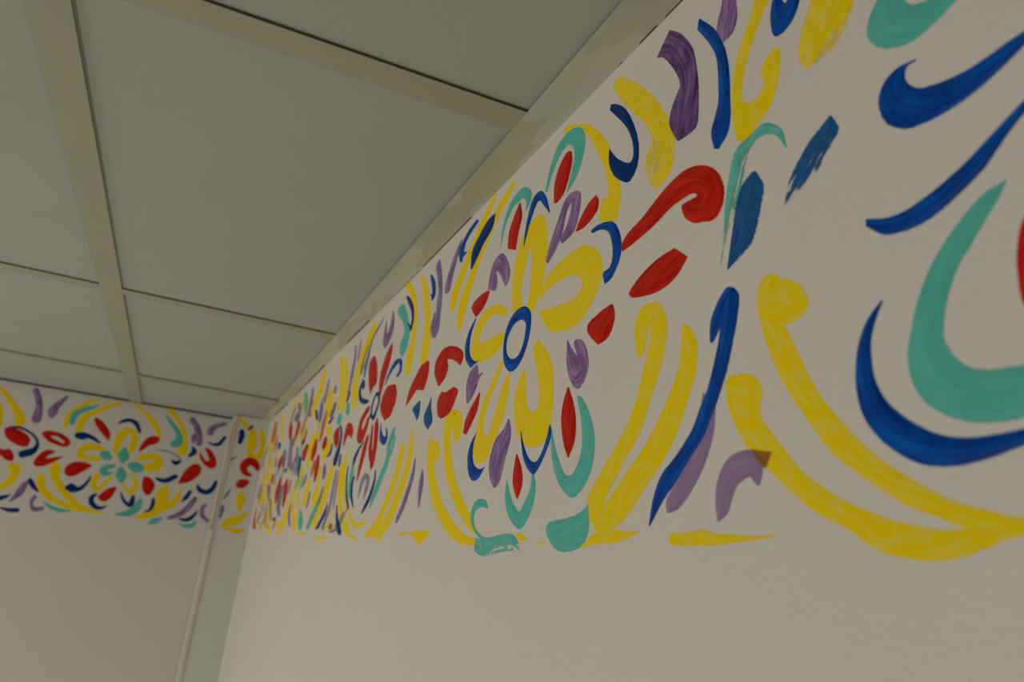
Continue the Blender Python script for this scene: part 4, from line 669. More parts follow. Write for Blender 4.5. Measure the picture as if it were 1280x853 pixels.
  ('stroke','y',0,[(0,2,[1023.3,248,1026.5,248.3,1027.7,248,1027.5,247.3,1016,237,1005.2,226.8,995,215.6,986.8,205.4,982.2,197.7,980.5,191.6,983.1,187.3,985.6,182.8,982.5,176.2,978,169.4,976.9,168.6,974.7,167.8,971.1,166.9],[1019.2,247.3,1015.1,246.2,1012.2,245.2,1010.4,244.3,995,233.3,981.1,222.5,970.2,211.2,962.3,201,958.4,193.3,957,187.1,957.8,182.2,959.3,177.9,960.2,172.4,961,166.6,961.7,166.2,963.6,166,967,166.3])]),
  ('stroke','y',0,[(0,2,[1175.6,261,1183.9,262.3,1188.8,262.5,1190.9,261.8,1195.4,254.4,1198.2,246.5,1196.2,237.3,1192.7,227.8,1190.3,226.2,1184.9,224.1,1175.7,221.8],[1166.3,258.9,1158.4,256.6,1154,254.7,1152.3,253.3,1150.5,244.8,1149.2,236.5,1149.4,228.2,1150,219.8,1151.9,219,1156.7,218.9,1165.4,219.9])]),
  ('stroke','l',0,[(0,2,[1120.8,236.9,1123.8,237.3,1125.4,237.3,1126.1,237,1127.7,231,1129,224.6,1128.9,217.3,1128.5,209.7,1127.5,209,1125.2,208.1,1121.1,207.1],[1117.5,236.2,1114.6,235.4,1112.9,234.7,1112.2,234.1,1110,227.4,1108.4,220.6,1108.6,213.4,1109.3,206.2,1110.3,205.8,1112.6,205.8,1116.6,206.2])]),
  ('stroke','p',0,[(0,2,[1053.7,214,1057.8,214.5,1060.1,214.4,1061,214,1060.8,210.1,1059.7,205.9,1058.7,205.2,1056.5,204.3,1052.6,203.3],[1049,213.1,1044.9,212,1042.6,211,1041.5,210.2,1041.1,206.2,1041.5,202.5,1042.3,202.1,1044.4,202,1048.2,202.4])]),
  ('stroke','p',0,[(0,2,[1031.2,189.5,1034.2,189.9,1036.1,189.8,1037.1,189.6,1044,185.6,1050.3,181.8,1055.1,178.2,1059.5,174.5,1059.4,173.8,1057.6,172.8,1053.4,171.6],[1027.8,188.8,1025,188,1023.5,187.3,1023.1,186.8,1021.9,181.3,1022.7,176.3,1029.2,172.8,1037.5,170,1039.5,169.7,1043,169.8,1048.1,170.5])]),
  ('stroke','b',0,[(0,2,[1030.2,169.3,1033.6,169.8,1036.2,169.9,1037.9,169.8,1048,167.4,1057.6,164.7,1057.9,164.2,1056.9,163.5,1053.9,162.5],[1026.8,168.5,1024.3,167.7,1023.5,167,1023.7,166.6,1031.9,163.8,1040.8,161,1042.8,160.9,1045.8,161,1049.8,161.6])]),
  ('stroke','t',0,[(0,2,[943.4,175.2,947.3,175.5,949.4,175.3,950.1,174.8,949.5,168.2,948.5,163,946.1,161.7,941.2,161.3,942.7,161.2,943.4,160.8,942.7,160.1],[938.7,174.4,934.5,173.4,931.9,172.4,930.7,171.5,925.6,164.4,922.5,158.8,925.7,157.5,933.1,157.9,935.4,158.2,938,158.6,940.7,159.3])]),
  ('stroke','t',0,[(0,2,[982.4,167,987.6,167.5,990.6,167.3,992,166.7,994.5,161.9,995.8,156.9,994.4,155.7,991.1,154.4,985.2,153],[976.6,165.9,971.7,164.7,968.9,163.5,967.9,162.6,967.1,157.3,967.5,152.3,969,151.6,972.5,151.4,978.4,151.9])]),
  ('stroke','y',0,[(0,2,[1083.7,216.4,1088.1,217,1090.7,217,1091.9,216.6,1100.8,214,1107.6,210.4,1107.5,205,1104.9,199.2,1101.9,192.8,1098.7,185.9,1096.1,178.5,1093.5,171.9,1090.7,167.9,1087.8,164.8,1087.4,164.3,1086,163.7,1083.2,163],[1078.8,215.4,1074.6,214.3,1072.2,213.3,1071.4,212.5,1064.5,206.9,1058.3,201.5,1052.5,195.7,1048.8,189.6,1050.3,183.8,1053.8,178.2,1057,172,1061.1,166.5,1067.1,163.9,1073.9,162.4,1074.9,162.1,1076.8,162.1,1079.8,162.4])]),
  ('stroke','p',0,[(0,2,[1145.8,204,1151.8,204.6,1155,204.3,1156.1,203.7,1152.1,193.7,1148.5,185.1,1145.7,180.5,1143.1,177,1142.6,176.5,1141,175.9,1138,175.1],[1138.8,202.8,1132.4,201.4,1128.6,200,1126.7,198.9,1120.5,188.7,1116.9,180.2,1121,176.4,1127.8,174.4,1128.8,174.1,1130.9,174.1,1134.3,174.5])]),
 ]),
 ('painted_brushstroke', 'slim red leaf and arched red leaf with navy edges, left of the red flower', 'brushstroke', 'R', None, [
  ('leaf','r',0,[(0,2,[979.1,148.6,983.9,149.1,987,149,988.6,148.6,997.5,145.9,1003.2,142.2,999.4,136.8,992,131.8,984,127.7,975.3,123.8,974.7,123.5,973.4,123.1,971.3,122.7],[973.9,147.7,969.6,146.6,967.5,145.6,967,144.8,964.3,140.4,961.7,136.5,958.9,132.3,957.6,128.1,960.9,125.2,966,122.8,966.3,122.5,967.2,122.4,969.1,122.4])]),
  ('stroke','n',0,[(0,2,[970,150.6,972,150.5,972.7,150.2,972.4,149.7,964.4,144.7,958,139.7,954.7,133.9,954.2,128,957.9,123.2,963.2,118.6,968.6,113.6,972.5,108.8,971.8,105.1,969.5,101.8,968.7,101.1,966.6,100.3,962.7,99.5],[967.2,150.3,964.4,149.9,962.3,149.3,960.9,148.8,952.4,143.6,945.3,138.3,942.4,132.3,941.4,126.3,940.6,120.7,940.8,115.4,941.9,109.9,944,105.1,947.1,102.1,950.7,99.6,951.7,99.1,954.1,98.9,958.1,99]),(0,2,[930.9,111.2,932.5,111.3,933.4,111.2,933.8,111,935,106,935.7,101.6,934.9,99,933.5,96.9,933.2,96.7,932.6,96.5,931.3,96.2],[929,111,927.4,110.7,926.5,110.3,926.1,110,924.9,104.8,924.3,100.3,925.7,97.9,927.6,96.3,928,96.1,928.7,96,929.9,96.1])]),
  ('leaf','r',0,[(0,2,[927.9,120.6,932.4,134.5,925.8,145.7,911,146.5,891.6,140.8,880.5,131.6,885.4,124.6],[920.2,119.9,911.8,128.6,906.3,130.2,902,129.8,896.2,128,890.7,125.9,886.1,124.6])]),
 ]),
 ('painted_flower', 'yellow and red flower seen at a slant, third along the near wall', 'painted flower', 'R', None, [
  ('petal','e',0,[(0,2,[1088.8,183.6,1091.6,183.9,1093.3,183.8,1094,183.5,1100,175.9,1105.3,168.5,1108.9,161.4,1110.9,155.1,1111,150.3,1110.3,146,1109.8,145.5,1107.9,144.8,1104.5,144],[1085.7,183,1083,182.4,1081.6,181.8,1081,181.3,1079.2,172.5,1078.4,164.2,1080.4,157,1083.9,151,1088.4,146.9,1093.4,143.5,1094.5,143.2,1096.7,143.1,1100.4,143.4])]),
  ('petal','r',0,[(0,2,[1057.2,144.3,1060.9,144.6,1063,144.5,1064,144.1,1072.1,141.1,1077.2,137.8,1073.4,134,1066.7,130,1066.2,129.5,1064.7,129,1061.9,128.4],[1053.2,143.7,1049.7,143,1047.9,142.3,1047.2,141.7,1041.7,136.8,1039.1,132.6,1044.8,130.1,1053.3,128.2,1054.1,127.9,1055.8,127.8,1058.7,128])]),
  ('petal','y',0,[(0,2,[1044.6,160,1051.7,160.7,1056.1,160.6,1058.3,159.9,1062.5,156.5,1065.1,152.8,1063.6,151.4,1059.4,149.7,1051.4,147.8],[1036.7,158.7,1030.2,157.1,1026.8,155.7,1025.7,154.5,1025.3,150.5,1026.5,146.7,1028.9,145.9,1033.9,145.7,1042.1,146.4])]),
  ('petal','y',0,[(0,2,[1025.5,147.8,1028.9,148,1030.7,147.8,1031.3,147.4,1032.5,141.7,1034.4,136.5,1038.1,132.8,1043.5,130,1053.9,128.1,1063.6,125.5,1062.5,121.3,1057.6,117.3,1056,116.2,1052.3,115,1046,113.8],[1021.7,147.3,1018.3,146.6,1016.3,145.9,1015.4,145.3,1010.9,138.8,1007.6,132.9,1007.4,128.2,1009.7,124.3,1014.3,120.9,1018.6,118.5,1022.8,116.4,1027.5,113.8,1029,113.1,1032.5,112.7,1038.7,113])]),
  ('stroke','n',0,[(0,2,[999.8,130.7,1001.5,130.9,1002.5,130.8,1002.9,130.6,1006,125,1010,120.5,1016.4,118.6,1024.4,117.3,1025.2,116.9,1025.1,116.5,1023.4,115.8],[998,130.5,996.4,130.1,995.5,129.8,995.1,129.5,993.9,123.4,995,118.1,1003.2,115.8,1013.2,114.7,1015.1,114.6,1017.6,114.8,1020.7,115.2])]),
  ('petal','y',0,[(0,2,[1142.4,163.4,1151.9,164.4,1158.1,164.3,1161.3,163.6,1171.2,160.4,1179.2,157.5,1186.2,154.8,1191.2,149,1188,136.8,1182.5,124.6,1178.1,118.1,1173.8,112.9,1172.4,112.1,1169,111.1,1163.3,110.2],[1132.3,161.8,1124.1,159.8,1120,158.1,1118.9,156.7,1117.7,151.8,1120.5,146.9,1134.5,145.4,1146.6,142.9,1145.4,132.1,1141.4,120.4,1143.5,114.5,1146.9,110.3,1148.2,109.7,1151.3,109.4,1156.9,109.5])]),
  ('petal','r',0,[(0,2,[1132.7,150.3,1138,150.7,1141.1,150.5,1142.4,150,1149.1,144.3,1154.3,138.9,1155.2,134.1,1153.8,129.8,1151,125.8,1147.6,122.1,1147,121.6,1145.2,121,1141.8,120.3],[1126.8,149.5,1121.8,148.4,1119,147.4,1117.9,146.6,1113.5,139.6,1111,133.3,1113.5,128.8,1118.5,125.3,1124.4,122.5,1131,120.1,1132.1,119.8,1134.2,119.6,1137.8,119.9])]),
  ('petal','r',0,[(0,2,[1058,146,1063.4,146.4,1066.6,146.2,1068.1,145.6,1073.8,141.5,1077.2,137.5,1073.9,133.9,1068.4,130.3,1067.8,129.7,1065.9,129,1062.4,128.3],[1052,145.1,1046.8,144,1044,142.9,1043,142,1040,136.8,1039.1,132.2,1044.3,129.8,1051.5,128.1,1052.5,127.7,1054.7,127.5,1058.3,127.8])]),
  ('petal','y',0,[(0,2,[1043.6,132,1051.1,132.4,1055.4,132,1057.1,131.1,1054.5,123.7,1050.5,116.3,1049,115.3,1045.7,114.2,1040,113.2],[1035,130.9,1027.5,129.4,1023.2,128,1021.4,126.7,1022,119.9,1024.1,113.3,1025.3,112.7,1028.3,112.3,1033.7,112.5])]),
  ('petal','e',0,[(0,2,[1116,120.1,1120,120.3,1122.3,120.1,1123.3,119.7,1127.3,113.8,1130.2,108.2,1130,103.1,1128.8,98.3,1128.3,97.8,1126.8,97.3,1123.8,96.8],[1111.6,119.6,1107.8,118.9,1105.6,118.2,1104.8,117.6,1102.8,111.1,1102.6,105.2,1107.5,100.7,1114.1,96.7,1115.1,96.4,1117,96.3,1120.2,96.4])]),
  ('petal','r',0,[(0,2,[1091.3,124.5,1096.3,124.7,1099.1,124.4,1100.2,123.8,1102.1,115.5,1102.3,107,1097.2,98,1090.4,89,1089.5,88.5,1087.5,87.9,1084,87.4],[1085.6,123.8,1080.5,122.9,1077.6,122,1076.2,121.1,1070.9,112.2,1067.5,103.6,1069.9,95.6,1074.2,87.7,1074.9,87.3,1076.8,87,1080.1,87.1])]),
  ('petal','y',0,[(0,2,[1062.2,108.3,1066.2,108.4,1068.2,108.1,1068.9,107.6,1066,100.1,1064.4,92.5,1065.9,84.3,1069.5,76.7,1076.6,71.7,1082.2,67,1079.2,61.3,1073.6,55.6,1072.3,54.7,1069.1,53.8,1063.4,53],[1057.6,107.9,1053.5,107.3,1051,106.5,1049.8,105.8,1045.8,98.3,1042,90.6,1038.5,82,1035.8,73.9,1034,68,1034.4,63.2,1039.6,58.6,1046.5,53.9,1048,53.2,1051.3,52.7,1056.9,52.7])]),
  ('petal','y',0,[(0,2,[1140.1,97,1145.5,97.1,1148.5,96.7,1149.6,96,1151.3,87.1,1153,78.9,1155,72.6,1155.8,67,1153.3,61.4,1149.6,56,1149,55.4,1147.1,54.9,1143.5,54.4],[1133.9,96.4,1128.4,95.6,1125.2,94.7,1123.8,93.9,1117.5,84.5,1112.9,76,1112,69.4,1114.5,64,1122.2,59.2,1131.9,54.7,1133.1,54.3,1135.5,54.1,1139.3,54.1])]),
 ]),
 ('painted_scrollwork', 'dense bundle of yellow, teal and purple lines sweeping to the base, under the third flower', 'painted scrollwork', 'R', None, [
  ('stroke','p',0,[(0,2,[1029.4,107.2,1032.3,107.2,1033.8,106.9,1034.2,106.5,1035,102.2,1034.9,97.9,1031.4,93.3,1026.9,88.5,1026.1,88,1024.3,87.5,1021.2,87],[1025.8,106.9,1022.6,106.4,1020.6,105.8,1019.5,105.3,1012.3,100.3,1007.2,95.5,1008.7,91.2,1012.4,87.3,1013,86.9,1014.7,86.6,1017.7,86.7])]),
  ('stroke','y',0,[(0,2,[972.8,101.6,978.6,101.9,982.1,101.5,983.8,100.9,990.1,95,996.2,89,1002.1,82.5,1007.7,75.8,1012.3,69.2,1017.6,62.4,1026.3,54.8,1036,46.8,1044.3,38.6,1052.4,30.1,1052.2,29.2,1049.8,28.3,1044.4,27.4],[966.5,100.8,961.3,99.8,958.5,98.7,957.6,97.8,957.3,91.3,957.9,84.7,961.3,78.2,965.8,71.6,969.9,65.2,975.3,58.5,983.4,50.9,993.9,43.1,1008.1,35.6,1024,28,1026.6,27.4,1031,26.9,1037.5,26.9])]),
  ('stroke','g',0,[(0,2,[1008.9,77.8,1010.8,77.9,1012,77.7,1012.6,77.5,1019.7,71.3,1027.2,65.3,1035.7,59.8,1044.9,54.4,1055.3,48.5,1065.6,42.2,1074.2,35.1,1082.3,27.6,1082,27,1080.1,26.2,1075.8,25.6],[1006.7,77.6,1005,77.3,1004.1,77,1003.8,76.7,1004.6,69.9,1006.6,63.3,1011.8,57.5,1018.8,51.9,1026.9,45.9,1036.4,39.8,1047.8,33.1,1060.1,26.2,1062,25.6,1065.4,25.3,1070.5,25.3])]),
  ('stroke','t',0,[(0,2,[1030.3,56.7,1034.3,56.8,1037,56.6,1038.5,56.2,1048.3,49.4,1057.7,42.5,1065.7,35.8,1073.2,29,1073,28.5,1071.7,28,1068.8,27.6],[1026.1,56.3,1022.7,55.8,1021.1,55.1,1020.9,54.6,1028.2,47.7,1036.3,40.8,1046.7,34.4,1058,27.9,1059.3,27.6,1061.7,27.3,1065.1,27.3])]),
  ('stroke','n',0,[(0,2,[959.7,52.4,961.5,52.5,962.7,52.4,963.4,52.2,972.7,47.3,981.7,42.6,989.7,38.2,997.1,34.1,1004.2,30.2,1011.2,26.4,1011.5,26,1010.9,25.6,1008.9,25.2],[957.8,52.2,956.3,51.9,955.7,51.7,955.6,51.4,960.7,46.2,966,41.1,971.5,36.5,978.5,32.3,988.8,28.7,1000.3,25.3,1001.6,25,1003.6,24.9,1006.3,25])]),
  ('stroke','p',0,[(0,2,[945.2,49,946.7,49.1,947.7,48.9,948.3,48.8,956.3,42.8,963.4,36.9,967.5,31.7,970.6,26.8,970.3,26.4,969.1,26,966.8,25.6],[943.6,48.9,942.2,48.7,941.6,48.4,941.5,48.2,945.7,41.9,949.9,36,954.3,30.9,958.8,26.1,959.7,25.7,961.3,25.5,963.9,25.5])]),
  ('stroke','p',0,[(0,2,[1163.1,103.3,1166,103.4,1167.8,103.3,1168.7,103,1175.3,98.8,1180.9,94.6,1183.1,90.5,1184.2,86.4,1184,86.1,1182.9,85.7,1180.6,85.3],[1160,102.9,1157.4,102.5,1156.1,102,1155.7,101.6,1156.2,96.8,1158.1,92.2,1164.5,88.5,1172.5,85.2,1173.4,85,1175.1,84.9,1177.7,85])]),
  ('stroke','p',0,[(0,2,[1104.2,75.9,1106.2,75.9,1107.3,75.8,1107.8,75.6,1111.1,70.3,1113.7,65,1114.3,59.7,1114.2,54.4,1113.8,54.1,1112.6,53.7,1110.4,53.4],[1102,75.7,1100.1,75.4,1099,75.1,1098.6,74.8,1097.3,69.3,1097,63.8,1099.8,58.7,1103.7,53.7,1104.3,53.4,1105.7,53.3,1107.9,53.3])]),
  ('stroke','t',0,[(0,2,[1163.5,54,1165.3,53.9,1166.1,53.6,1166.1,53.3,1164.1,46.1,1161.6,39.4,1156.5,33.5,1150.2,27.6,1148.2,26.6,1143.7,25.7,1136.2,25],[1161.2,53.9,1158.9,53.8,1157.3,53.5,1156.4,53.2,1134.1,45.8,1116.9,38.7,1114,32.4,1116,26.8,1117.3,25.9,1121.1,25.2,1128,24.9])]),
  ('stroke','y',0,[(0,2,[1214.7,117.7,1221.7,118,1225.9,117.7,1227.9,117.1,1233.5,110.8,1236.8,103.6,1233.6,94,1226.4,83.8,1215.3,74.2,1203.6,64.4,1194.3,53.2,1185.7,41.6,1184.2,41,1181.2,40.4,1176.4,40],[1207,116.8,1200.4,115.7,1196.9,114.6,1195.6,113.6,1195.1,106.9,1195.4,99.8,1199.7,91.3,1201.9,82.3,1194.8,73.3,1184.4,63.6,1174.5,52.5,1164.4,41.1,1165,40.5,1167.1,40.1,1171.3,39.9])]),
  ('stroke','y',0,[(0,2,[1262.6,104,1267.3,104.1,1269.8,103.8,1270.6,103.2,1263.6,93.1,1257.6,83.4,1255.1,74.7,1251.6,66,1242.7,56.4,1231.3,46.7,1217.7,36.8,1204.5,28.9,1194.3,25.7,1185.2,24.2,1181.4,23.5,1176.1,22.9,1169.3,22.8],[1257.1,103.6,1252.1,103,1249,102.2,1247.5,101.5,1241.8,91.6,1236.5,82,1233.3,73.5,1227.9,65,1215.9,55.6,1200.3,46.3,1179.6,36.9,1162.3,29.4,1158.5,26.7,1158.6,25.3,1157.6,24.5,1158.7,23.7,1163,23.1])]),
  ('dot','y',0,[(0,2,[1120.5,19.2,1117.4,18.4,1113,18,1108.5,17.8,1094.3,17.8,1080.6,17.9,1076.7,18.1,1073.6,18.5,1072.5,19.3],[1121.6,20.1,1120.3,20.9,1117,21.4,1112.9,21.5,1098.7,21.6,1084.7,21.5,1080.4,21.4,1076.3,20.9,1073.5,20.2])]),
  ('stroke','y',0,[(0,2,[1024.4,62.6,1026.3,62.6,1027.3,62.4,1027.7,62.1,1025.7,52.5,1022.7,42.9,1017.2,33.3,1010.8,23.9,1010.2,23.6,1009,23.4,1007,23.2],[1022.1,62.5,1020.1,62.2,1018.9,61.9,1018.3,61.6,1013,51.9,1008.3,42.4,1004.8,33,1001.8,23.8,1002.1,23.5,1003.1,23.3,1004.9,23.2])]),
  ('stroke','g',0,[(0,2,[861.1,43.3,863,43.3,864.3,43.2,865.1,42.9,872.6,38.2,879.1,33.3,882.7,28.2,885.1,23.1,884.9,22.8,884.1,22.4,882.4,22.2],[859.1,43.1,857.6,42.8,856.9,42.4,856.8,42.1,861.1,37.1,865.6,32.2,870.9,27.4,876.4,22.5,877.1,22.3,878.3,22.1,880.3,22.1])]),
  ('stroke','g',0,[(0,2,[842.4,49.7,843.5,49.7,844.2,49.6,844.7,49.5,853.5,43,861.5,36.5,867.1,29.7,871.9,22.9,871.7,22.7,871.3,22.5,870.3,22.3],[841.2,49.5,840.3,49.3,839.9,49.1,839.9,48.9,847,42.4,854,35.8,860.4,29.2,866.8,22.5,867.2,22.4,867.9,22.3,869,22.3])]),
  ('stroke','y',0,[(0,2,[925.7,46.9,926.9,46.9,927.7,46.8,928.1,46.6,930.6,40.8,932.5,35,932.3,29.2,931.5,23.3,931.2,23.1,930.5,22.9,929.2,22.8],[924.2,46.8,923,46.6,922.3,46.4,922.1,46.2,922.6,40.4,923.2,34.6,924.3,28.8,925.5,23.1,925.8,22.9,926.5,22.8,927.8,22.7])]),
  ('stroke','g',0,[(0,2,[884.4,42.2,885.6,42.2,886.3,42.1,886.6,41.9,889.6,37.2,891.9,32.5,892.5,27.8,892.4,23,892.2,22.8,891.6,22.6,890.4,22.5],[883.1,42.1,882,41.9,881.4,41.7,881.2,41.5,882.4,36.8,883.6,32.1,885.2,27.4,887,22.8,887.3,22.6,888,22.5,889.1,22.4])]),
  ('stroke','y',0,[(0,2,[947.7,54.3,949.5,54.4,950.6,54.2,951.1,54,956.5,46.5,961,39,962.3,31.3,962.6,23.6,962.3,23.3,961.3,23.1,959.6,22.9],[945.7,54.2,944.1,53.9,943.2,53.6,942.9,53.3,945.4,45.7,948,38.2,951.1,30.7,954.3,23.3,954.8,23,955.8,22.8,957.6,22.8])]),
  ('stroke','y',0,[(0,2,[1041.5,76.9,1043.1,76.9,1043.8,76.7,1044.1,76.5,1039.1,65.8,1033.6,55.3,1026.1,44.9,1018.1,34.6,1017.6,34.4,1016.6,34.2,1015,34],[1039.7,76.8,1038.1,76.6,1037,76.3,1036.5,76,1029.2,65.3,1022.3,54.8,1016.4,44.6,1011,34.5,1011.2,34.3,1011.9,34.1,1013.3,34])]),
  ('stroke','g',0,[(0,2,[964.2,56,965.6,56,966.4,55.8,966.7,55.6,966.9,47.6,966.4,39.6,963.8,31.5,960.5,23.5,960.1,23.3,959.3,23.1,957.9,23],[962.6,55.9,961.2,55.7,960.4,55.5,960.1,55.2,958.1,47.1,956.3,39.1,955.1,31.2,954.1,23.4,954.3,23.2,955,23,956.4,22.9])]),
 ]),
 ('painted_scrollwork', 'tangle of thin strokes under the ceiling trim near the far corner of the near wall', 'painted scrollwork', 'R', None, [
  ('stroke','y',0,[(0,2,[1446,260,1451.3,260.7,1454.6,260.9,1456.3,260.6,1466,255.7,1473.9,249.4,1477.5,239.3,1476.6,228.5,1468.9,219.9,1458.7,212,1457.1,211.2,1453.8,210.3,1448.5,209.3],[1440.1,258.8,1435.2,257.6,1432.7,256.6,1431.8,255.9,1431.8,249.3,1431.7,242,1431.9,231.8,1432.3,221.7,1433.3,214.8,1434.4,208.6,1435.3,208.2,1437.8,208.1,1442.7,208.5])]),
  ('stroke','y',0,[(0,2,[1388.1,253.3,1394.4,253.6,1396.4,253,1395.6,251.9,1378.4,242.9,1365.3,235.1,1361,228.8,1359.4,222.6,1358.3,221.8,1355.5,220.8,1350.3,219.6],[1379.5,252.1,1370.8,250.5,1364.3,248.8,1360.1,247.3,1341.4,238,1327.4,229.4,1328.3,223.2,1334.3,218.3,1335.7,217.9,1338.9,217.9,1344.2,218.6])]),
  ('stroke','p',0,[(0,2,[1395.2,243.3,1400.8,243.9,1403.5,243.7,1404.1,243.1,1400.8,237.5,1395.9,231.8,1392.8,230.4,1387.2,228.8,1378.7,227.1],[1388.4,242.3,1382,241,1377.9,239.7,1375.7,238.7,1366.2,232.4,1358.4,226.3,1359.1,225.5,1362.5,225.2,1369.7,225.8])]),
  ('stroke','t',0,[(0,2,[1343.6,252.2,1351.5,252.8,1354.7,252.3,1354.7,251.2,1337.8,239.5,1323.6,229,1314.9,219.9,1307.9,211.1,1306.8,210.3,1304.1,209.4,1299.5,208.4],[1333.5,250.7,1323.7,248.6,1317,246.7,1312.9,245,1294.6,233.2,1281,222.4,1281.3,214.4,1286.3,207.6,1287.3,207.2,1289.8,207.2,1294.3,207.6])]),
  ('stroke','g',0,[(0,2,[1388.4,224.1,1398.9,225.3,1405.4,225.4,1408.4,224.8,1415.1,220.5,1419.1,215.8,1416.8,214,1410.2,211.7,1398.1,209.1],[1376.8,222.1,1367.1,219.9,1362,218,1360.2,216.6,1359.3,211.2,1360.7,206.3,1364.2,205.5,1371.6,205.5,1384,206.8])]),
  ('stroke','p',0,[(0,2,[1265.3,248.1,1269.2,248.5,1271.2,248.5,1271.8,248.1,1270,242.9,1268.8,237.4,1269.5,230.5,1270.2,223.4,1269.5,217.3,1266.9,211.4,1260.1,205.3,1252.1,199.5,1249.4,198.4,1244.9,197.2,1238.6,196.1],[1260.8,247.3,1256.6,246.3,1254.1,245.4,1252.8,244.7,1247.7,238.9,1243.3,232.8,1240.9,225.3,1239.8,218,1241.6,212.6,1241.8,207.6,1234.7,202,1225.3,196.3,1225.3,195.5,1227.3,195.1,1232.2,195.3])]),
  ('stroke','y',0,[(0,2,[1183.3,232.2,1193.1,233.8,1199.7,234.2,1203.4,233.8,1213.2,229.2,1222.3,224.1,1231.7,218.1,1235.4,210.5,1223.6,200.5,1207.4,190.3,1205.8,189.6,1202.9,188.7,1198.4,187.8],[1173.1,229.9,1165,227.5,1161.3,225.6,1160.7,224.3,1167.2,219.2,1174,214,1182.1,208.3,1188.5,202.5,1189.1,195.4,1187.6,187.7,1188,187.2,1189.8,186.9,1193.6,187.2])]),
  ('stroke','p',0,[(0,2,[1142.1,204.4,1146.5,204.8,1149,204.8,1150,204.3,1152.9,198.3,1153.9,192,1149.3,184.8,1142.9,177.4,1141.7,176.7,1138.9,175.7,1134.4,174.8],[1137,203.5,1132.6,202.4,1130,201.4,1128.8,200.6,1124.1,193.5,1120.6,186.6,1120.8,180.4,1122.2,174.4,1123,173.9,1125.3,173.7,1129.5,174.1])]),
  ('stroke','g',0,[(0,2,[1124.8,216.1,1128.1,216.5,1130,216.5,1130.9,216.2,1135.8,211.1,1139.8,205.8,1138.6,204.8,1135.6,203.6,1130.2,202.2],[1121.1,215.3,1118,214.5,1116.3,213.8,1115.7,213.2,1114.2,207,1113.7,200.9,1115.2,200.4,1118.4,200.4,1123.9,201.1])]),
  ('stroke','n',0,[(0,2,[1186,199.5,1190.4,199.7,1192.2,199.3,1192.2,198.7,1181.8,191,1170.5,183.4,1168.4,182.6,1164.9,181.6,1160,180.7],[1180.4,198.8,1175,197.7,1171.3,196.7,1169,195.7,1158.7,188.2,1149.5,181,1149.5,180.4,1151.1,180,1155,180.1])]),
  ('stroke','e',0,[(0,2,[1089.3,186.3,1092.1,186.6,1093.8,186.6,1094.6,186.3,1104.4,178.1,1111.4,169.3,1110.1,159.3,1106,149,1105.3,148.4,1103.4,147.8,1100.1,147.1],[1086.2,185.7,1083.5,185,1082.1,184.4,1081.6,184,1080.4,174,1080.5,164.4,1084.7,155.5,1090.4,146.8,1091.2,146.5,1093.1,146.3,1096.4,146.6])]),
  ('stroke','y',0,[(0,2,[1291.2,198.1,1297.6,198.7,1301,198.4,1302.1,197.8,1299.5,188.4,1296.8,179.8,1293.9,173.2,1290.9,167,1289.4,166,1285.6,164.8,1279.1,163.6],[1283.7,197.1,1276.9,195.7,1272.7,194.4,1270.7,193.3,1262,183.3,1255.7,174.3,1256.7,168.1,1260.1,162.9,1261.6,162.3,1265.3,162.2,1271.7,162.6])]),
  ('stroke','n',0,[(0,2,[1251.9,162.3,1258.7,163.1,1263.5,163.3,1266.5,163,1271.2,160.6,1274.7,158.1,1274.7,157.5,1273.1,156.7,1269.2,155.8],[1245.1,161.2,1239.9,159.9,1237.8,158.8,1237.9,158.1,1245.1,156.2,1253.5,154.5,1255.6,154.3,1259.1,154.4,1264.1,154.9])]),
  ('stroke','o',0,[(0,2,[1273.2,212.6,1276,213,1277.6,212.9,1278.4,212.7,1284.3,200.9,1288.6,188.8,1287.8,176.1,1285.4,163.2,1284.7,162.8,1283.1,162.3,1280.4,161.8],[1270,212.1,1267.4,211.5,1265.9,210.9,1265.4,210.5,1266.8,198.1,1268.4,185.8,1270.3,173.6,1272.4,161.5,1273,161.3,1274.5,161.2,1277.3,161.4])]),
  ('stroke','g',0,[(0,2,[1348.5,198.5,1350.9,198.7,1352.4,198.8,1353.1,198.6,1361.2,190.4,1367.9,181.9,1370.2,172.9,1371.1,163.7,1370.6,163.3,1369.3,163,1367,162.5],[1345.9,198.1,1343.7,197.6,1342.6,197.2,1342.2,196.9,1346.7,188.2,1351.2,179.5,1355.6,170.9,1360,162.2,1360.6,162.1,1362,162,1364.3,162.2])]),
  ('stroke','g',0,[(0,2,[1337.1,237.3,1339.2,237.6,1340.6,237.7,1341.3,237.6,1353.3,227.5,1363.8,217.1,1369.3,205.9,1373.2,194.5,1372.7,194.2,1371.6,193.8,1369.5,193.3],[1334.7,236.9,1332.8,236.4,1331.8,236,1331.5,235.7,1340.3,225.1,1348.7,214.5,1356,203.8,1362.9,192.9,1363.6,192.8,1364.9,192.8,1367.1,193])]),
  ('stroke','o',0,[(0,2,[1153,212.6,1154.6,212.7,1155.6,212.7,1155.9,212.5,1152.3,200,1148,187.4,1141.1,174.7,1133.6,162,1133,161.8,1132,161.4,1130.3,161.1],[1151,212.2,1149.2,211.8,1148.2,211.4,1147.7,211.1,1141.6,198.2,1135.9,185.6,1130.7,173.2,1125.8,161,1126,160.8,1126.9,160.7,1128.4,160.8])]),
  ('stroke','l',0,[(0,2,[1438.7,241.7,1442.5,242.2,1444.8,242.3,1445.9,242.1,1456.8,232,1465.5,221.5,1467.5,210,1467.3,198.3,1466.5,197.8,1464.4,197.1,1460.7,196.4],[1434.5,241,1431,240.1,1429.1,239.5,1428.5,239,1433.1,228,1437.9,217.1,1443.6,206.4,1449.5,195.8,1450.5,195.5,1452.7,195.5,1456.5,195.8])]),
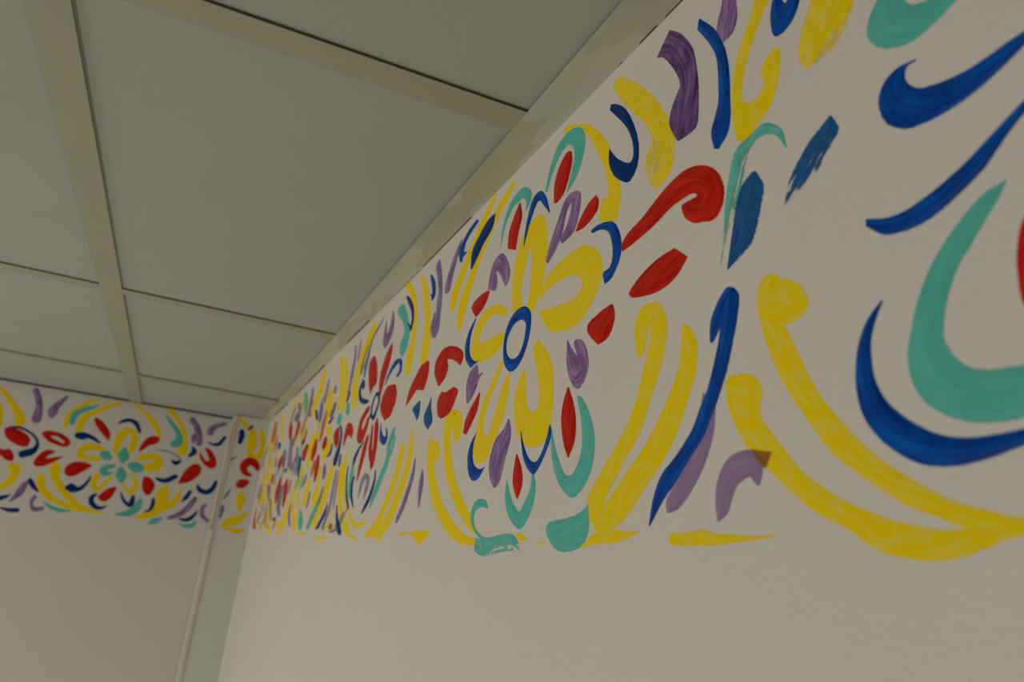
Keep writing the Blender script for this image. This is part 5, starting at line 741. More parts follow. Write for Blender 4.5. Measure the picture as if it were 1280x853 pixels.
  ('stroke','y',0,[(0,2,[1257.4,196.3,1260.1,196.6,1261.8,196.6,1262.7,196.4,1272.1,187.7,1280,178.6,1282.9,168.8,1284,158.9,1283.5,158.5,1282.1,158,1279.4,157.5],[1254.4,195.7,1251.9,195.2,1250.6,194.7,1250.2,194.3,1255.2,184.9,1260.2,175.6,1265.7,166.4,1271.2,157.2,1271.9,156.9,1273.6,156.9,1276.3,157.1])]),
  ('stroke','l',0,[(0,2,[1235.7,221.2,1239.1,221.7,1241.3,221.8,1242.6,221.7,1265.8,212.2,1287.2,202.1,1301.1,190.5,1312.5,178.5,1312.1,178,1310.5,177.4,1307.3,176.7],[1232.2,220.4,1229.5,219.6,1228.2,219,1228.1,218.6,1245.5,208.2,1262.8,197.6,1279.6,186.9,1296.3,175.9,1297.5,175.7,1299.8,175.7,1303.4,176.1])]),
  ('stroke','g',0,[(0,2,[1390.9,239.4,1394.3,239.8,1396.2,239.7,1396.7,239.4,1392.7,229.8,1387.4,220.1,1377.8,209.8,1367,199.6,1365.8,199.1,1363.5,198.4,1359.9,197.8],[1386.7,238.7,1383,237.9,1380.6,237.2,1379.5,236.6,1369.7,226.3,1361.1,216.2,1355.3,206.7,1350.6,197.4,1351.1,197.1,1352.7,197,1356,197.2])]),
  ('stroke','y',0,[(0,2,[1469,235.7,1472.5,236,1474.3,235.9,1474.7,235.6,1470.6,227.8,1465.1,219.9,1455.7,211.5,1445.1,203.1,1443.9,202.5,1441.5,201.9,1437.8,201.3],[1464.9,235.1,1461.1,234.3,1458.7,233.7,1457.4,233.1,1447.5,224.5,1438.8,216.3,1433.2,208.5,1428.6,201,1429,200.7,1430.6,200.5,1433.8,200.8])]),
  ('stroke','y',0,[(0,2,[1308.1,189.5,1310.8,189.8,1312.7,189.9,1313.7,189.8,1330.4,182.8,1345.6,175.4,1355.3,167.1,1363.1,158.6,1362.7,158.2,1361.5,157.8,1359,157.3],[1305.3,189,1303.1,188.5,1302.1,188,1301.9,187.7,1314.3,180.1,1326.7,172.4,1338.5,164.7,1350.4,156.8,1351.3,156.7,1353.1,156.7,1355.9,156.9])]),
  ('stroke','y',0,[(0,2,[1279.3,237.1,1281.8,237.4,1283.2,237.4,1283.8,237.3,1285.4,225.7,1285.7,213.9,1281.8,201.6,1276.7,189.2,1276,188.8,1274.5,188.4,1272,187.9],[1276.4,236.6,1273.9,236,1272.5,235.5,1271.9,235.1,1269.7,222.9,1267.6,210.9,1266.2,199.2,1265.1,187.6,1265.6,187.3,1266.9,187.3,1269.3,187.5])]),
  ('stroke','y',0,[(0,2,[1149.6,206.8,1151.4,207,1152.4,207,1152.8,206.8,1152.5,198.1,1151.3,189.3,1147.5,180.2,1142.8,171.1,1142.3,170.8,1141.2,170.4,1139.3,170],[1147.4,206.4,1145.6,206,1144.5,205.6,1144,205.2,1140.9,196.2,1138,187.2,1136,178.5,1134.2,169.9,1134.6,169.7,1135.5,169.6,1137.2,169.7])]),
 ]),
 ('painted_flower', "small red and grey-purple flower amid faded yellow strokes, at the near wall's far end", 'painted flower', 'R', None, [
  ('petal','r',0,[(0,2,[1459.5,216,1463.9,216.3,1466.1,216.2,1466.6,215.7,1470,210.4,1469.8,204.2,1458.7,195.1,1444.1,185.3,1441.8,184.3,1437.4,183.1,1430.4,181.9],[1454.2,215.3,1449.2,214.4,1446,213.5,1444.3,212.8,1427.3,205,1414.1,197.1,1411.4,189.3,1412.2,181.5,1413.2,180.9,1416.4,180.6,1422.7,181])]),
  ('petal','r',0,[(0,2,[1341.9,202.6,1347.4,203.2,1350.7,203.2,1352.4,202.8,1361.8,199,1369.6,194,1372.1,185.9,1372.8,176.8,1372,176.1,1369.3,175.2,1364.2,174.2],[1336,201.6,1331.1,200.5,1328.5,199.5,1327.6,198.8,1325.4,193.1,1326,187.2,1335.3,180.4,1347.6,173.2,1349.2,172.8,1352.6,172.8,1358.1,173.3])]),
  ('petal','r',0,[(0,2,[1242.7,178,1245.6,178.3,1247.3,178.3,1248.1,178,1253.4,170.8,1257.9,163.4,1257.1,162.8,1254.9,162,1250.8,161.2],[1239.5,177.5,1236.8,176.9,1235.3,176.4,1234.8,176,1236,168.2,1238,160.6,1239.2,160.3,1241.7,160.2,1246,160.5])]),
  ('petal','e',0,[(0,2,[1709.9,249.3,1720,250.3,1725.7,250.3,1727.9,249.7,1731.5,239.4,1734.6,229.2,1736,219.2,1736.8,209.3,1733.3,207.6,1724.7,205.3,1709.7,202.7],[1698.4,247.6,1688.3,245.7,1682.4,244,1679.8,242.8,1670.5,230.9,1663.6,219.6,1663.6,209.8,1665.9,200.4,1669.5,199.6,1677.9,199.5,1692.6,200.6])]),
  ('petal','p',0,[(0,2,[1370.9,176.9,1377.9,177.6,1382.3,177.6,1384.7,177.2,1392.1,173.2,1397.9,168.9,1396.9,167.9,1393.1,166.6,1385.6,165.1],[1363.4,175.8,1357.3,174.5,1354.3,173.4,1353.5,172.6,1356.2,168,1360.6,163.7,1363.3,163.2,1368.4,163.1,1376.6,163.8])]),
  ('petal','r',0,[(0,2,[1489.5,158.3,1496.1,158.8,1500.4,158.8,1502.7,158.4,1520.8,154.1,1533.9,149.3,1530.6,143.3,1521.7,137.2,1520.2,136.4,1516.4,135.4,1509.6,134.4],[1482.4,157.4,1476.6,156.3,1473.7,155.4,1473,154.7,1470,148,1469.7,142.1,1477.8,137.8,1489,134,1490.8,133.5,1494.8,133.2,1501.7,133.6])]),
  ('petal','l',0,[(0,2,[1574.5,162.2,1579.3,162.4,1581.9,162.3,1582.9,161.9,1580.6,153.3,1577.2,144.6,1575.5,143.9,1571.9,143,1565.9,142.2],[1568.9,161.6,1564,160.9,1561,160.2,1559.6,159.5,1553.9,150.7,1549.4,142.1,1550.5,141.6,1553.5,141.4,1559.2,141.6])]),
  ('petal','l',0,[(0,2,[1421.3,188.5,1427.9,188.9,1431.1,188.6,1431.9,187.9,1420.5,174.2,1410.9,161.6,1407.4,151.4,1401.2,141.9,1382.6,133,1361.9,125.3,1354.6,123.5,1344.3,121.9,1331.3,120.7],[1413.3,187.6,1405.9,186.4,1401.2,185.1,1398.7,184.1,1381,169.9,1365.2,156.8,1355.8,146.3,1346.2,137.7,1329.7,130.5,1310.5,123.5,1308.7,122,1310.8,120.7,1319.1,120.3])]),
  ('petal','g',0,[(0,2,[1468.7,167,1478.3,167.6,1483.4,167.2,1485.2,166.4,1478.4,152.1,1469.4,137.8,1466.5,136.6,1460.5,135.1,1450.6,133.8],[1457.6,165.8,1447.7,164.2,1441.7,162.7,1438.9,161.4,1430.5,147.4,1424.3,133.8,1426,132.9,1430.8,132.5,1439.8,132.8])]),
  ('petal','n',0,[(0,2,[1573.6,191.1,1583,191.8,1588.1,191.5,1589.8,190.8,1585.1,185.4,1578.5,179.8,1576.2,178.8,1571.5,177.6,1563.8,176.4],[1562.7,189.8,1552.9,188.2,1547.1,186.7,1544.3,185.5,1542.8,180.6,1543.2,175.9,1544.5,175.3,1548.3,175.1,1555.4,175.5])]),
  ('petal','n',0,[(0,2,[1408.2,129,1413.6,129.1,1416.5,128.8,1417.4,128.3,1414.9,125.4,1411.4,122.5,1409.9,121.8,1406.8,121.1,1401.9,120.5],[1401.9,128.4,1396.1,127.7,1392.6,126.8,1390.8,126.1,1389.3,123.3,1388.9,120.7,1389.7,120.2,1392,120,1396.5,120.1])]),
  ('petal','r',0,[(0,2,[1572.7,129.1,1580.2,129.4,1584.5,129.1,1586.4,128.6,1587.2,121.5,1586.5,114.2,1584.7,113.4,1580.4,112.4,1572.9,111.5],[1564.2,128.4,1556.9,127.4,1552.7,126.4,1551,125.5,1550.3,118.4,1551.2,111.5,1553,110.9,1557.1,110.6,1564.5,110.8])]),
  ('petal','r',0,[(0,2,[1449.1,117.5,1454.7,117.7,1458,117.5,1459.5,117.1,1470.3,110.1,1479.6,103.2,1486,96.9,1487.3,90,1478.9,81.8,1467.1,73.3,1465.5,72.7,1462.2,72,1456.5,71.5],[1442.8,116.9,1437.5,116.2,1434.6,115.4,1433.4,114.8,1427.6,106.4,1423.9,98.6,1426.4,92.2,1431.2,86.2,1436,79.3,1441,72,1442.1,71.5,1445,71.2,1450.3,71.1])]),
  ('petal','r',0,[(0,2,[1361.6,108.8,1366,108.9,1368.6,108.7,1369.6,108.3,1377.2,102.2,1382.2,95.7,1380,88.4,1374.6,80.8,1368.2,72.4,1361.2,63.7,1359.8,63.1,1356.8,62.4,1351.6,61.9],[1356.5,108.4,1352,107.7,1349.5,107.1,1348.4,106.5,1340,99.3,1333.2,92.2,1330.1,85.3,1329.8,78.1,1332.6,70.4,1336.8,62.5,1337.9,62,1340.7,61.6,1345.7,61.6])]),
  ('petal','g',0,[(0,2,[1414.7,101,1422.4,101.2,1426.9,100.8,1428.8,100.1,1433.1,91.9,1435.9,83.4,1436.7,73.5,1431.2,63.5,1412.9,55.8,1391.5,49.5,1387.3,48.6,1381,47.8,1372.7,47.5],[1405.8,100.3,1398.2,99.3,1393.8,98.3,1392,97.3,1387.4,88.8,1383.4,80.1,1382.4,70.5,1379.7,61.8,1370.1,55.5,1357.5,49.6,1356.8,48.8,1358.7,48,1364.6,47.5])]),
  ('petal','r',0,[(0,2,[1208.2,151,1215.5,151.7,1220.3,151.7,1223.1,151.3,1236.9,147.1,1246.6,142,1242.8,135.6,1234.4,129.2,1232.7,128.3,1229.1,127.3,1223.1,126.3],[1200.6,149.8,1194.6,148.5,1191.9,147.3,1191.4,146.4,1194,140.8,1196.9,135.6,1201.3,131,1206.2,126.3,1207.4,125.7,1210.6,125.4,1216.3,125.6])]),
  ('petal','p',0,[(0,2,[1311.6,157.3,1315.7,157.5,1317.8,157.3,1318.5,156.9,1314.7,144.8,1309.7,132.8,1307.7,131.9,1303.7,130.8,1297.2,129.9],[1306.8,156.8,1302.5,156,1299.9,155.3,1298.6,154.7,1288.7,142.1,1280,130,1281,129.3,1284.2,129,1290.1,129.2])]),
  ('stroke','n',0,[(0,2,[1259,136.8,1263.7,137,1266.2,136.7,1267,136.2,1264.7,129.3,1261.5,122.1,1256,113.7,1249.6,104.8,1248.7,104.3,1246.6,103.8,1243,103.3],[1253.4,136.2,1248.4,135.4,1245.3,134.6,1243.8,133.9,1238.2,126.8,1233.9,119.6,1233,111.6,1233.3,103.5,1234,103.1,1235.8,102.9,1239.1,103])]),
  ('stroke','t',0,[(0,2,[1266.7,154.8,1270.4,155.1,1272.6,155,1273.6,154.7,1278,144.8,1282.7,135.7,1286.9,128.2,1294.3,123,1310.4,121.5,1330.6,121.3,1333,121,1333.8,120.5,1331.9,119.6],[1262.6,154.3,1259.1,153.6,1257.3,153,1256.6,152.4,1259.9,142.5,1263.9,133.4,1269.1,126,1277.8,120.5,1294.8,118.3,1314.4,117.4,1318.3,117.5,1323,117.9,1328,118.7])]),
  ('stroke','t',0,[(0,2,[1349.6,175.9,1355.3,176.7,1359.8,177,1363,177,1382.8,174.9,1401.9,172.6,1403,172,1401.7,171.1,1396.8,169.7],[1344.2,174.8,1340.5,173.8,1339.6,173,1340.4,172.5,1355.9,169.8,1372.9,167.2,1376.8,167.1,1382.5,167.5,1389.8,168.4])]),
  ('stroke','y',0,[(0,2,[1738.3,223.9,1748.4,224.7,1753.8,224.5,1755.6,223.8,1754.6,212.8,1752.1,202.1,1744.7,191.8,1735.8,181.7,1733.2,180.5,1727.2,179.1,1717,177.6],[1726.4,222.4,1715.9,220.7,1709.5,219.1,1706.4,217.8,1691.1,205.4,1680.2,193.9,1681.9,184.8,1687.8,176.6,1690,175.9,1695.6,175.7,1705.5,176.3])]),
  ('stroke','o',0,[(0,2,[1636.8,201.8,1643.5,202.4,1647.7,202.5,1649.9,202.1,1663,193.3,1674.7,184.2,1673.5,183.3,1669.4,182.1,1661.4,180.7],[1629.5,200.8,1623.4,199.6,1620.3,198.7,1619.4,198,1626.6,188.6,1635.4,179.3,1638.1,178.9,1643.4,178.9,1651.9,179.5])]),
  ('stroke','y',0,[(0,2,[1672.5,169.1,1687.8,169.7,1695,168.9,1696.3,167.5,1680.2,157.8,1661.2,148.1,1655.9,146.5,1646.6,144.7,1632.6,143.1],[1654,167.5,1636.8,165.3,1625.7,163,1619.5,161,1608.2,152.1,1600.1,143.6,1601.1,142.4,1606.5,141.8,1618,142])]),
  ('stroke','y',0,[(0,2,[1660.2,141.7,1676.3,142.3,1685.2,141.7,1688.3,140.4,1682.4,132.4,1673,124.1,1669.1,122.6,1660.8,120.9,1647.2,119.4],[1641.7,140.1,1625.5,138,1615.9,135.9,1611.5,134.1,1609.4,126.7,1610.5,119.5,1612.9,118.5,1619.6,118,1632.2,118.3])]),
  ('stroke','y',0,[(0,2,[1734.2,141.4,1744.9,141.7,1750.2,141.2,1751.6,140.2,1731.3,122.5,1719.2,107.4,1733.7,98.3,1747.9,91.5,1734.3,85.5,1713.3,80.6,1708.6,78.9,1698.8,77.3,1682.8,75.9],[1721.2,140.5,1709.4,139.2,1701.9,137.7,1697.9,136.5,1673.3,118.9,1651,103.4,1630.4,92.1,1618.5,84.2,1626,80.1,1640.4,77.2,1643.1,75.9,1650.8,75.1,1665.4,75.1])]),
  ('stroke','y',0,[(0,2,[1618.2,249.8,1626.6,250.5,1630.7,250.3,1631.6,249.5,1617,234.8,1599.4,220,1573.1,205.1,1544.9,190.6,1542,189.6,1537,188.5,1529.9,187.5],[1607.9,248.4,1598.4,246.6,1592.2,245,1588.9,243.7,1566.9,228.3,1546.7,213.8,1529.7,200.4,1514,187.5,1514.2,186.9,1516.7,186.5,1522.5,186.8])]),
  ('stroke','p',0,[(0,2,[1613.9,112.2,1625.8,112.3,1631.7,111.6,1633.2,110.5,1624.1,104.5,1612.6,98.5,1609.1,97.4,1602.4,96.2,1592.2,95.2],[1599.6,111.3,1586.6,110,1578.4,108.5,1574,107,1569.3,101.5,1567,96.1,1568.1,95.3,1572.4,94.7,1581.3,94.7])]),
  ('stroke','l',0,[(0,2,[1758.7,119.3,1764.2,119.5,1767.6,119.3,1769.1,119,1778.9,108.3,1787.4,97.5,1786,96.7,1782.1,95.9,1774.9,95.1],[1752.6,118.8,1747.5,118.2,1744.7,117.5,1743.7,117,1747.5,106,1752.5,95.1,1754.6,94.7,1759,94.4,1766.5,94.6])]),
  ('stroke','y',0,[(0,2,[1289.8,70.8,1295.8,70.9,1299.4,70.5,1301.1,70,1311.9,61.2,1322.9,52.5,1334.3,43.8,1345.6,35.7,1356.1,28.5,1367,21.5,1367.2,20.5,1364.3,19.4,1356.8,18.5],[1283.3,70.3,1277.7,69.6,1274.8,68.8,1273.7,68.1,1271.7,58.7,1271.7,49.5,1276,40.5,1285.6,32.1,1304.4,25.2,1326.7,19,1330.8,18.3,1337.5,17.8,1347,17.9])]),
  ('stroke','y',0,[(0,2,[1300,94.4,1304.6,94.4,1306.7,93.9,1307,93.3,1290.9,82.5,1280.7,73.8,1286.3,70.5,1297.1,68.5,1297.9,67.9,1296.8,67.1,1292.5,66.2],[1294.3,94.1,1288.8,93.6,1285.2,92.9,1283.1,92.2,1268.7,81.5,1258.9,72.6,1263.2,68.2,1272.3,65.5,1275.6,65.2,1280.3,65.1,1286.5,65.5])]),
  ('stroke','p',0,[(0,2,[1260.5,65.9,1262.7,65.9,1264,65.8,1264.6,65.6,1271.2,56.7,1273,47.7,1260.4,39.2,1243.6,31.2,1241.8,30.8,1238.7,30.3,1234.4,30.1],[1258.1,65.7,1256,65.5,1254.8,65.2,1254.4,64.9,1252.6,55.7,1248.6,47,1238.1,39.1,1225.3,31.3,1225.3,30.8,1226.7,30.4,1230.1,30.1])]),
  ('stroke','y',0,[(0,2,[1510.1,38.6,1517.3,38.1,1520,37.3,1519.7,36.4,1507.8,29.1,1493.6,21.8,1487.1,20.5,1476.7,19.5,1462.5,19],[1500.7,38.6,1491.5,38.2,1485,37.5,1480.9,36.6,1456.2,29.5,1434.5,22.7,1434.1,21.3,1438,20.1,1448.5,19.2])]),
  ('stroke','r',0,[(0,2,[1759.5,72.2,1764.2,72.2,1766.7,71.9,1767.7,71.6,1766.6,58.7,1764.5,46.9,1759.7,38.5,1754,31.2,1747.7,29.9,1736.8,28.7,1720.9,28],[1754.2,71.9,1749.5,71.5,1746.7,71.1,1745.5,70.6,1738.3,57.7,1727.9,46,1708,37.9,1685.3,31,1686.1,29.7,1691.7,28.6,1704.5,28])]),
  ('stroke','w',0,[(0,2,[1674.7,62.4,1679,62.4,1681.6,62.2,1682.7,61.9,1689.4,51.6,1695.1,41.2,1693.6,40.6,1690,39.9,1683.5,39.4],[1669.8,62.2,1665.7,61.8,1663.4,61.4,1662.5,61,1662.6,50.5,1663.7,40.1,1665.4,39.6,1669.3,39.2,1675.9,39.2])]),
  ('stroke','o',0,[(0,2,[1589.9,78.2,1593.8,78.1,1595.5,77.8,1595.7,77.4,1581.9,69.6,1568.4,60.3,1554.9,46,1541.5,30.3,1539.7,29.7,1536.1,29.2,1530.4,28.9],[1585,78,1580.3,77.7,1577.2,77.2,1575.4,76.7,1560.9,69,1546.2,59.6,1530.8,45.4,1515.5,29.9,1516.3,29.4,1519,28.9,1524.1,28.8])]),
  ('stroke','y',0,[(0,2,[1630.6,40.3,1641.1,39.9,1646,39,1646.8,37.9,1631.3,31.2,1614.1,24.7,1611,23.9,1605.6,23.3,1597.5,22.9],[1617.6,40.2,1605.4,39.5,1597.4,38.5,1592.9,37.4,1584.9,31,1578.9,24.6,1579.4,23.9,1582.4,23.3,1589.1,22.9])]),
  ('stroke','n',0,[(0,2,[1442.4,47.1,1447.8,46.8,1450.1,46.2,1450.3,45.6,1445.1,43.4,1438.8,41.2,1436.6,40.6,1433,40.2,1427.8,39.9],[1435.5,47,1428.9,46.6,1424.4,46,1421.7,45.3,1418.5,43.2,1416.5,41,1416.6,40.5,1418.4,40.1,1422.5,39.8])]),
  ('stroke','g',0,[(0,2,[1546.6,83.1,1552.6,82.9,1555.3,82.4,1555.6,81.8,1522,61.9,1488.6,43,1486.1,42.3,1481.7,41.7,1475.2,41.3],[1539.2,82.8,1532.2,82.2,1527.5,81.5,1524.8,80.7,1491.2,61.2,1460.5,42.6,1460.8,42,1463.2,41.5,1468.5,41.2])]),
  ('stroke','y',0,[(0,2,[1404.8,31.2,1397.3,30.3,1389.1,29.9,1381.7,29.9,1359.4,30.7,1338.7,31.7,1333.6,32.1,1330.6,32.9,1331.5,34.1],[1409.8,32.5,1410.8,33.7,1407.5,34.5,1401.9,35,1379.9,35.9,1357.7,36.6,1350.6,36.6,1342.9,36.2,1336,35.2])]),
  ('stroke','y',0,[(0,2,[1356.1,130.3,1358.7,130.4,1360.2,130.3,1360.7,130,1360,123.5,1358.2,117,1353,110.2,1346.8,103.4,1346,103,1344.3,102.6,1341.5,102.3],[1353,130,1350.2,129.6,1348.5,129.2,1347.7,128.8,1342.7,122,1338.4,115.3,1336,108.9,1334.2,102.5,1334.6,102.2,1335.9,102,1338.5,102.1])]),
  ('stroke','g',0,[(0,2,[1270.2,133.7,1273.6,133.9,1275.6,133.8,1276.4,133.5,1280,128,1282.1,122.3,1279.7,116.2,1275.9,110.1,1275.1,109.6,1273.1,109.1,1269.8,108.6],[1266.4,133.3,1263.2,132.8,1261.3,132.2,1260.6,131.7,1258.5,125.7,1257.2,119.8,1258.3,114.2,1260.2,108.7,1260.9,108.4,1262.7,108.2,1266,108.3])]),
  ('stroke','l',0,[(0,2,[1374,104.8,1377.3,104.9,1379.1,104.7,1379.8,104.4,1381.7,98.3,1382.1,92,1378.2,85.4,1373,78.9,1372.1,78.5,1370.1,78.1,1366.8,77.7],[1370.2,104.5,1367,104.1,1365.1,103.6,1364.2,103.2,1360.7,96.7,1357.9,90.3,1357.4,84.1,1357.7,78,1358.3,77.7,1360,77.5,1363.1,77.5])]),
  ('stroke','l',0,[(0,2,[1386.9,102.6,1388.9,102.7,1390.1,102.6,1390.7,102.5,1395.4,97.2,1399.2,91.9,1399.9,86.3,1399.7,80.7,1399.3,80.5,1398.2,80.3,1396.3,80],[1384.7,102.4,1382.8,102.2,1381.9,101.9,1381.5,101.7,1383.5,96.2,1385.6,90.8,1388,85.5,1390.5,80.1,1391,80,1392.1,79.8,1394.1,79.9])]),
  ('stroke','g',0,[(0,2,[1441.8,141.9,1444.3,142,1445.8,141.9,1446.4,141.7,1447.7,135.4,1447.9,129,1444.7,122.3,1440.4,115.6,1439.7,115.3,1438.2,115,1435.6,114.6],[1438.9,141.6,1436.3,141.2,1434.9,140.8,1434.3,140.5,1431.8,133.9,1429.7,127.4,1428.9,121,1428.5,114.7,1429,114.5,1430.3,114.3,1432.8,114.4])]),
  ('stroke','t',0,[(0,2,[1511.7,146.1,1514.4,146.2,1515.7,146,1516.1,145.8,1512.1,139.6,1507.2,133.4,1499.4,127.1,1490.7,120.8,1489.8,120.4,1487.9,120,1485.1,119.7],[1508.5,145.8,1505.6,145.4,1503.7,145,1502.8,144.6,1494.7,138.2,1487.4,131.9,1482.3,125.8,1477.9,119.8,1478.2,119.6,1479.5,119.4,1482,119.5])]),
  ('stroke','l',0,[(0,2,[1311.5,104.8,1314.7,104.9,1316.7,104.8,1317.6,104.5,1323.5,99.4,1328,94.1,1328,88.4,1326.5,82.7,1325.8,82.3,1324.1,81.9,1321,81.5],[1308,104.5,1305,104,1303.5,103.5,1302.9,103.1,1303.6,97.6,1304.8,92.1,1307.9,86.9,1311.6,81.6,1312.4,81.3,1314.3,81.2,1317.4,81.2])]),
  ('stroke','l',0,[(0,2,[1308.9,139,1312,139.2,1314,139.1,1314.9,138.9,1320.9,134.3,1325.5,129.5,1325.9,124.2,1324.8,118.9,1324.2,118.5,1322.5,118,1319.5,117.6],[1305.5,138.5,1302.7,138,1301.2,137.5,1300.7,137.1,1301.6,132,1303.2,127,1306.5,122.2,1310.4,117.5,1311.2,117.2,1313,117.1,1316.1,117.2])]),
  ('stroke','t',0,[(0,2,[1226.1,105,1229.2,105.2,1231.3,105.1,1232.5,104.9,1242.3,100.7,1250.7,96.3,1254.6,91.4,1256.9,86.5,1256.5,86.1,1255.1,85.6,1252.3,85.2],[1222.8,104.6,1220.2,104.1,1219,103.6,1218.8,103.3,1223.6,98.6,1228.8,94,1235.5,89.6,1242.7,85.2,1243.7,84.9,1245.7,84.8,1248.8,84.9])]),
  ('stroke','y',0,[(0,2,[1506.3,153.7,1509,153.8,1510.6,153.8,1511.3,153.6,1515.1,149.7,1517.8,145.7,1517.1,141.4,1515.3,136.9,1514.7,136.6,1513.2,136.2,1510.6,135.9],[1503.3,153.3,1500.8,152.9,1499.4,152.5,1498.9,152.2,1498.8,148,1499.1,143.8,1500.8,139.7,1502.9,135.7,1503.5,135.6,1505,135.5,1507.6,135.6])]),
  ('stroke','l',0,[(0,2,[1279.1,140.6,1281.4,140.8,1282.8,140.7,1283.5,140.6,1289.9,133.8,1295,126.9,1296.4,119.7,1296.5,112.3,1296,112,1294.7,111.6,1292.5,111.3],[1276.6,140.3,1274.4,139.9,1273.3,139.5,1272.9,139.2,1275.7,132.2,1278.7,125.1,1282.1,118.2,1285.7,111.3,1286.3,111.1,1287.6,111,1289.9,111])]),
  ('stroke','t',0,[(0,2,[1196,104.1,1198.6,104.2,1200.1,104.1,1200.9,103.9,1204.6,99.3,1207.2,94.6,1206.4,89.6,1204.4,84.5,1203.8,84.2,1202.3,83.8,1199.8,83.4],[1193.1,103.8,1190.6,103.4,1189.2,103,1188.7,102.7,1188.2,97.7,1188.3,92.9,1190,88.2,1192.2,83.6,1192.8,83.3,1194.3,83.2,1196.8,83.2])]),
  ('stroke','o',0,[(0,2,[1323.8,141.1,1325.7,141.2,1326.7,141.1,1327,140.9,1325.4,133.2,1323,125.5,1318.2,117.6,1312.5,109.7,1312,109.5,1310.8,109.2,1308.9,108.9],[1321.7,140.9,1319.7,140.5,1318.6,140.2,1318.1,140,1313.8,132.1,1309.9,124.3,1306.7,116.6,1303.8,109,1304.1,108.9,1305.1,108.7,1306.8,108.8])]),
  ('stroke','l',0,[(0,2,[1392.1,143.6,1395,143.7,1396.6,143.6,1397.2,143.4,1398.6,139.1,1398.9,134.8,1395.7,130.1,1391.5,125.4,1390.6,125,1388.9,124.6,1386,124.2],[1388.9,143.2,1385.9,142.8,1384.3,142.3,1383.5,141.9,1380.3,137.3,1377.9,132.8,1377.6,128.5,1377.9,124.2,1378.4,124,1379.9,123.8,1382.7,123.9])]),
  ('stroke','y',0,[(0,2,[1833,185.1,1833,185.4,1833,185.4,1833,185.1,1833,180.1,1833,174.8,1833,169.1,1833,163.3,1833,162.9,1833,162.3,1833,161.8],[1833,184.6,1833,184,1833,183.4,1833,183,1833,177.3,1833,171.8,1833,166.6,1833,161.5,1833,161.2,1833,161.1,1833,161.3])]),
  ('stroke','y',0,[(0,2,[1480.8,46.4,1483.1,46.4,1484.5,46.3,1485.2,46,1488.3,41.6,1490.4,37,1489.4,32.4,1487.5,27.8,1486.9,27.6,1485.5,27.3,1483.2,27.1],[1478.1,46.3,1475.8,46.1,1474.6,45.8,1474.1,45.6,1473.8,41,1473.8,36.5,1474.9,32,1476.4,27.5,1476.9,27.3,1478.2,27.1,1480.5,27.1])]),
  ('stroke','y',0,[(0,2,[1750.8,92.2,1753.7,92.3,1755.6,92.2,1756.5,92,1764,87.7,1770.3,83.3,1772.6,78.7,1773.5,74.1,1773,73.8,1771.5,73.5,1768.7,73.3],[1747.6,92,1745,91.7,1743.7,91.4,1743.3,91.1,1747,86.6,1750.8,82.1,1755.3,77.8,1760,73.4,1760.9,73.2,1762.6,73.1,1765.5,73.1])]),
  ('stroke','y',0,[(0,2,[1735.7,106.4,1739.4,106.6,1741.8,106.5,1743.2,106.3,1756.1,101.3,1767.3,96,1772.8,90.4,1776.4,84.7,1775.9,84.3,1774.1,84,1770.7,83.6],[1731.7,106.1,1728.5,105.7,1727,105.3,1726.7,104.9,1734.1,99.5,1741.8,94.1,1750.4,88.9,1759.3,83.6,1760.4,83.4,1762.8,83.2,1766.5,83.3])]),
  ('stroke','e',0,[(0,2,[1407.7,47.3,1411,47.3,1413,47.2,1414.1,46.9,1422.2,42.2,1428.8,37.4,1430.9,32.5,1431.4,27.5,1430.9,27.1,1429.2,26.8,1426.2,26.5],[1404.3,47.1,1401.4,46.8,1400,46.4,1399.6,46.1,1402.6,41.2,1406,36.4,1411,31.7,1416.5,26.9,1417.5,26.6,1419.4,26.4,1422.6,26.4])]),
  ('stroke','e',0,[(0,2,[1638.5,211.3,1642.2,211.6,1644,211.5,1644.5,211.2,1638.7,202.8,1631.6,194.3,1620.3,185.6,1607.9,176.8,1606.6,176.3,1604.1,175.8,1600.2,175.2],[1634.1,210.8,1630.1,210.1,1627.5,209.5,1626.2,209,1614.6,200.1,1604.1,191.4,1596.8,183.1,1590.5,175.1,1591,174.8,1592.7,174.6,1596.1,174.8])]),
  ('stroke','e',0,[(0,2,[1561.3,97,1565.2,97.1,1567.6,97,1568.8,96.7,1575.4,93,1580.3,89,1580.4,84.8,1578.7,80.5,1577.9,80.1,1575.9,79.7,1572.1,79.2],[1557,96.7,1553.5,96.2,1551.6,95.8,1551,95.4,1551.4,91.2,1552.6,87.1,1556.3,83.2,1560.7,79.4,1561.7,79.1,1564,78.9,1567.8,79])]),
  ('stroke','y',0,[(0,2,[1553.4,134.5,1556.4,134.6,1558.2,134.6,1559.1,134.4,1566.3,127.2,1571.9,120,1572.9,112.3,1572.2,104.6,1571.5,104.2,1569.9,103.9,1567,103.5],[1550.1,134.1,1547.3,133.7,1545.8,133.3,1545.3,133,1548,125.5,1550.9,118.1,1554.4,110.8,1558.2,103.5,1559,103.3,1560.7,103.2,1563.6,103.2])]),
  ('stroke','y',0,[(0,2,[1629.1,114,1631.3,114.1,1632.4,113.9,1632.8,113.8,1629.5,108.4,1625.4,103,1619.2,97.6,1612.2,92.1,1611.4,91.9,1610,91.6,1607.7,91.4],[1626.6,113.9,1624.2,113.6,1622.8,113.3,1622,113.1,1615.9,107.6,1610.2,102.2,1605.8,96.9,1601.8,91.6,1602.1,91.4,1603.1,91.3,1605.2,91.3])]),
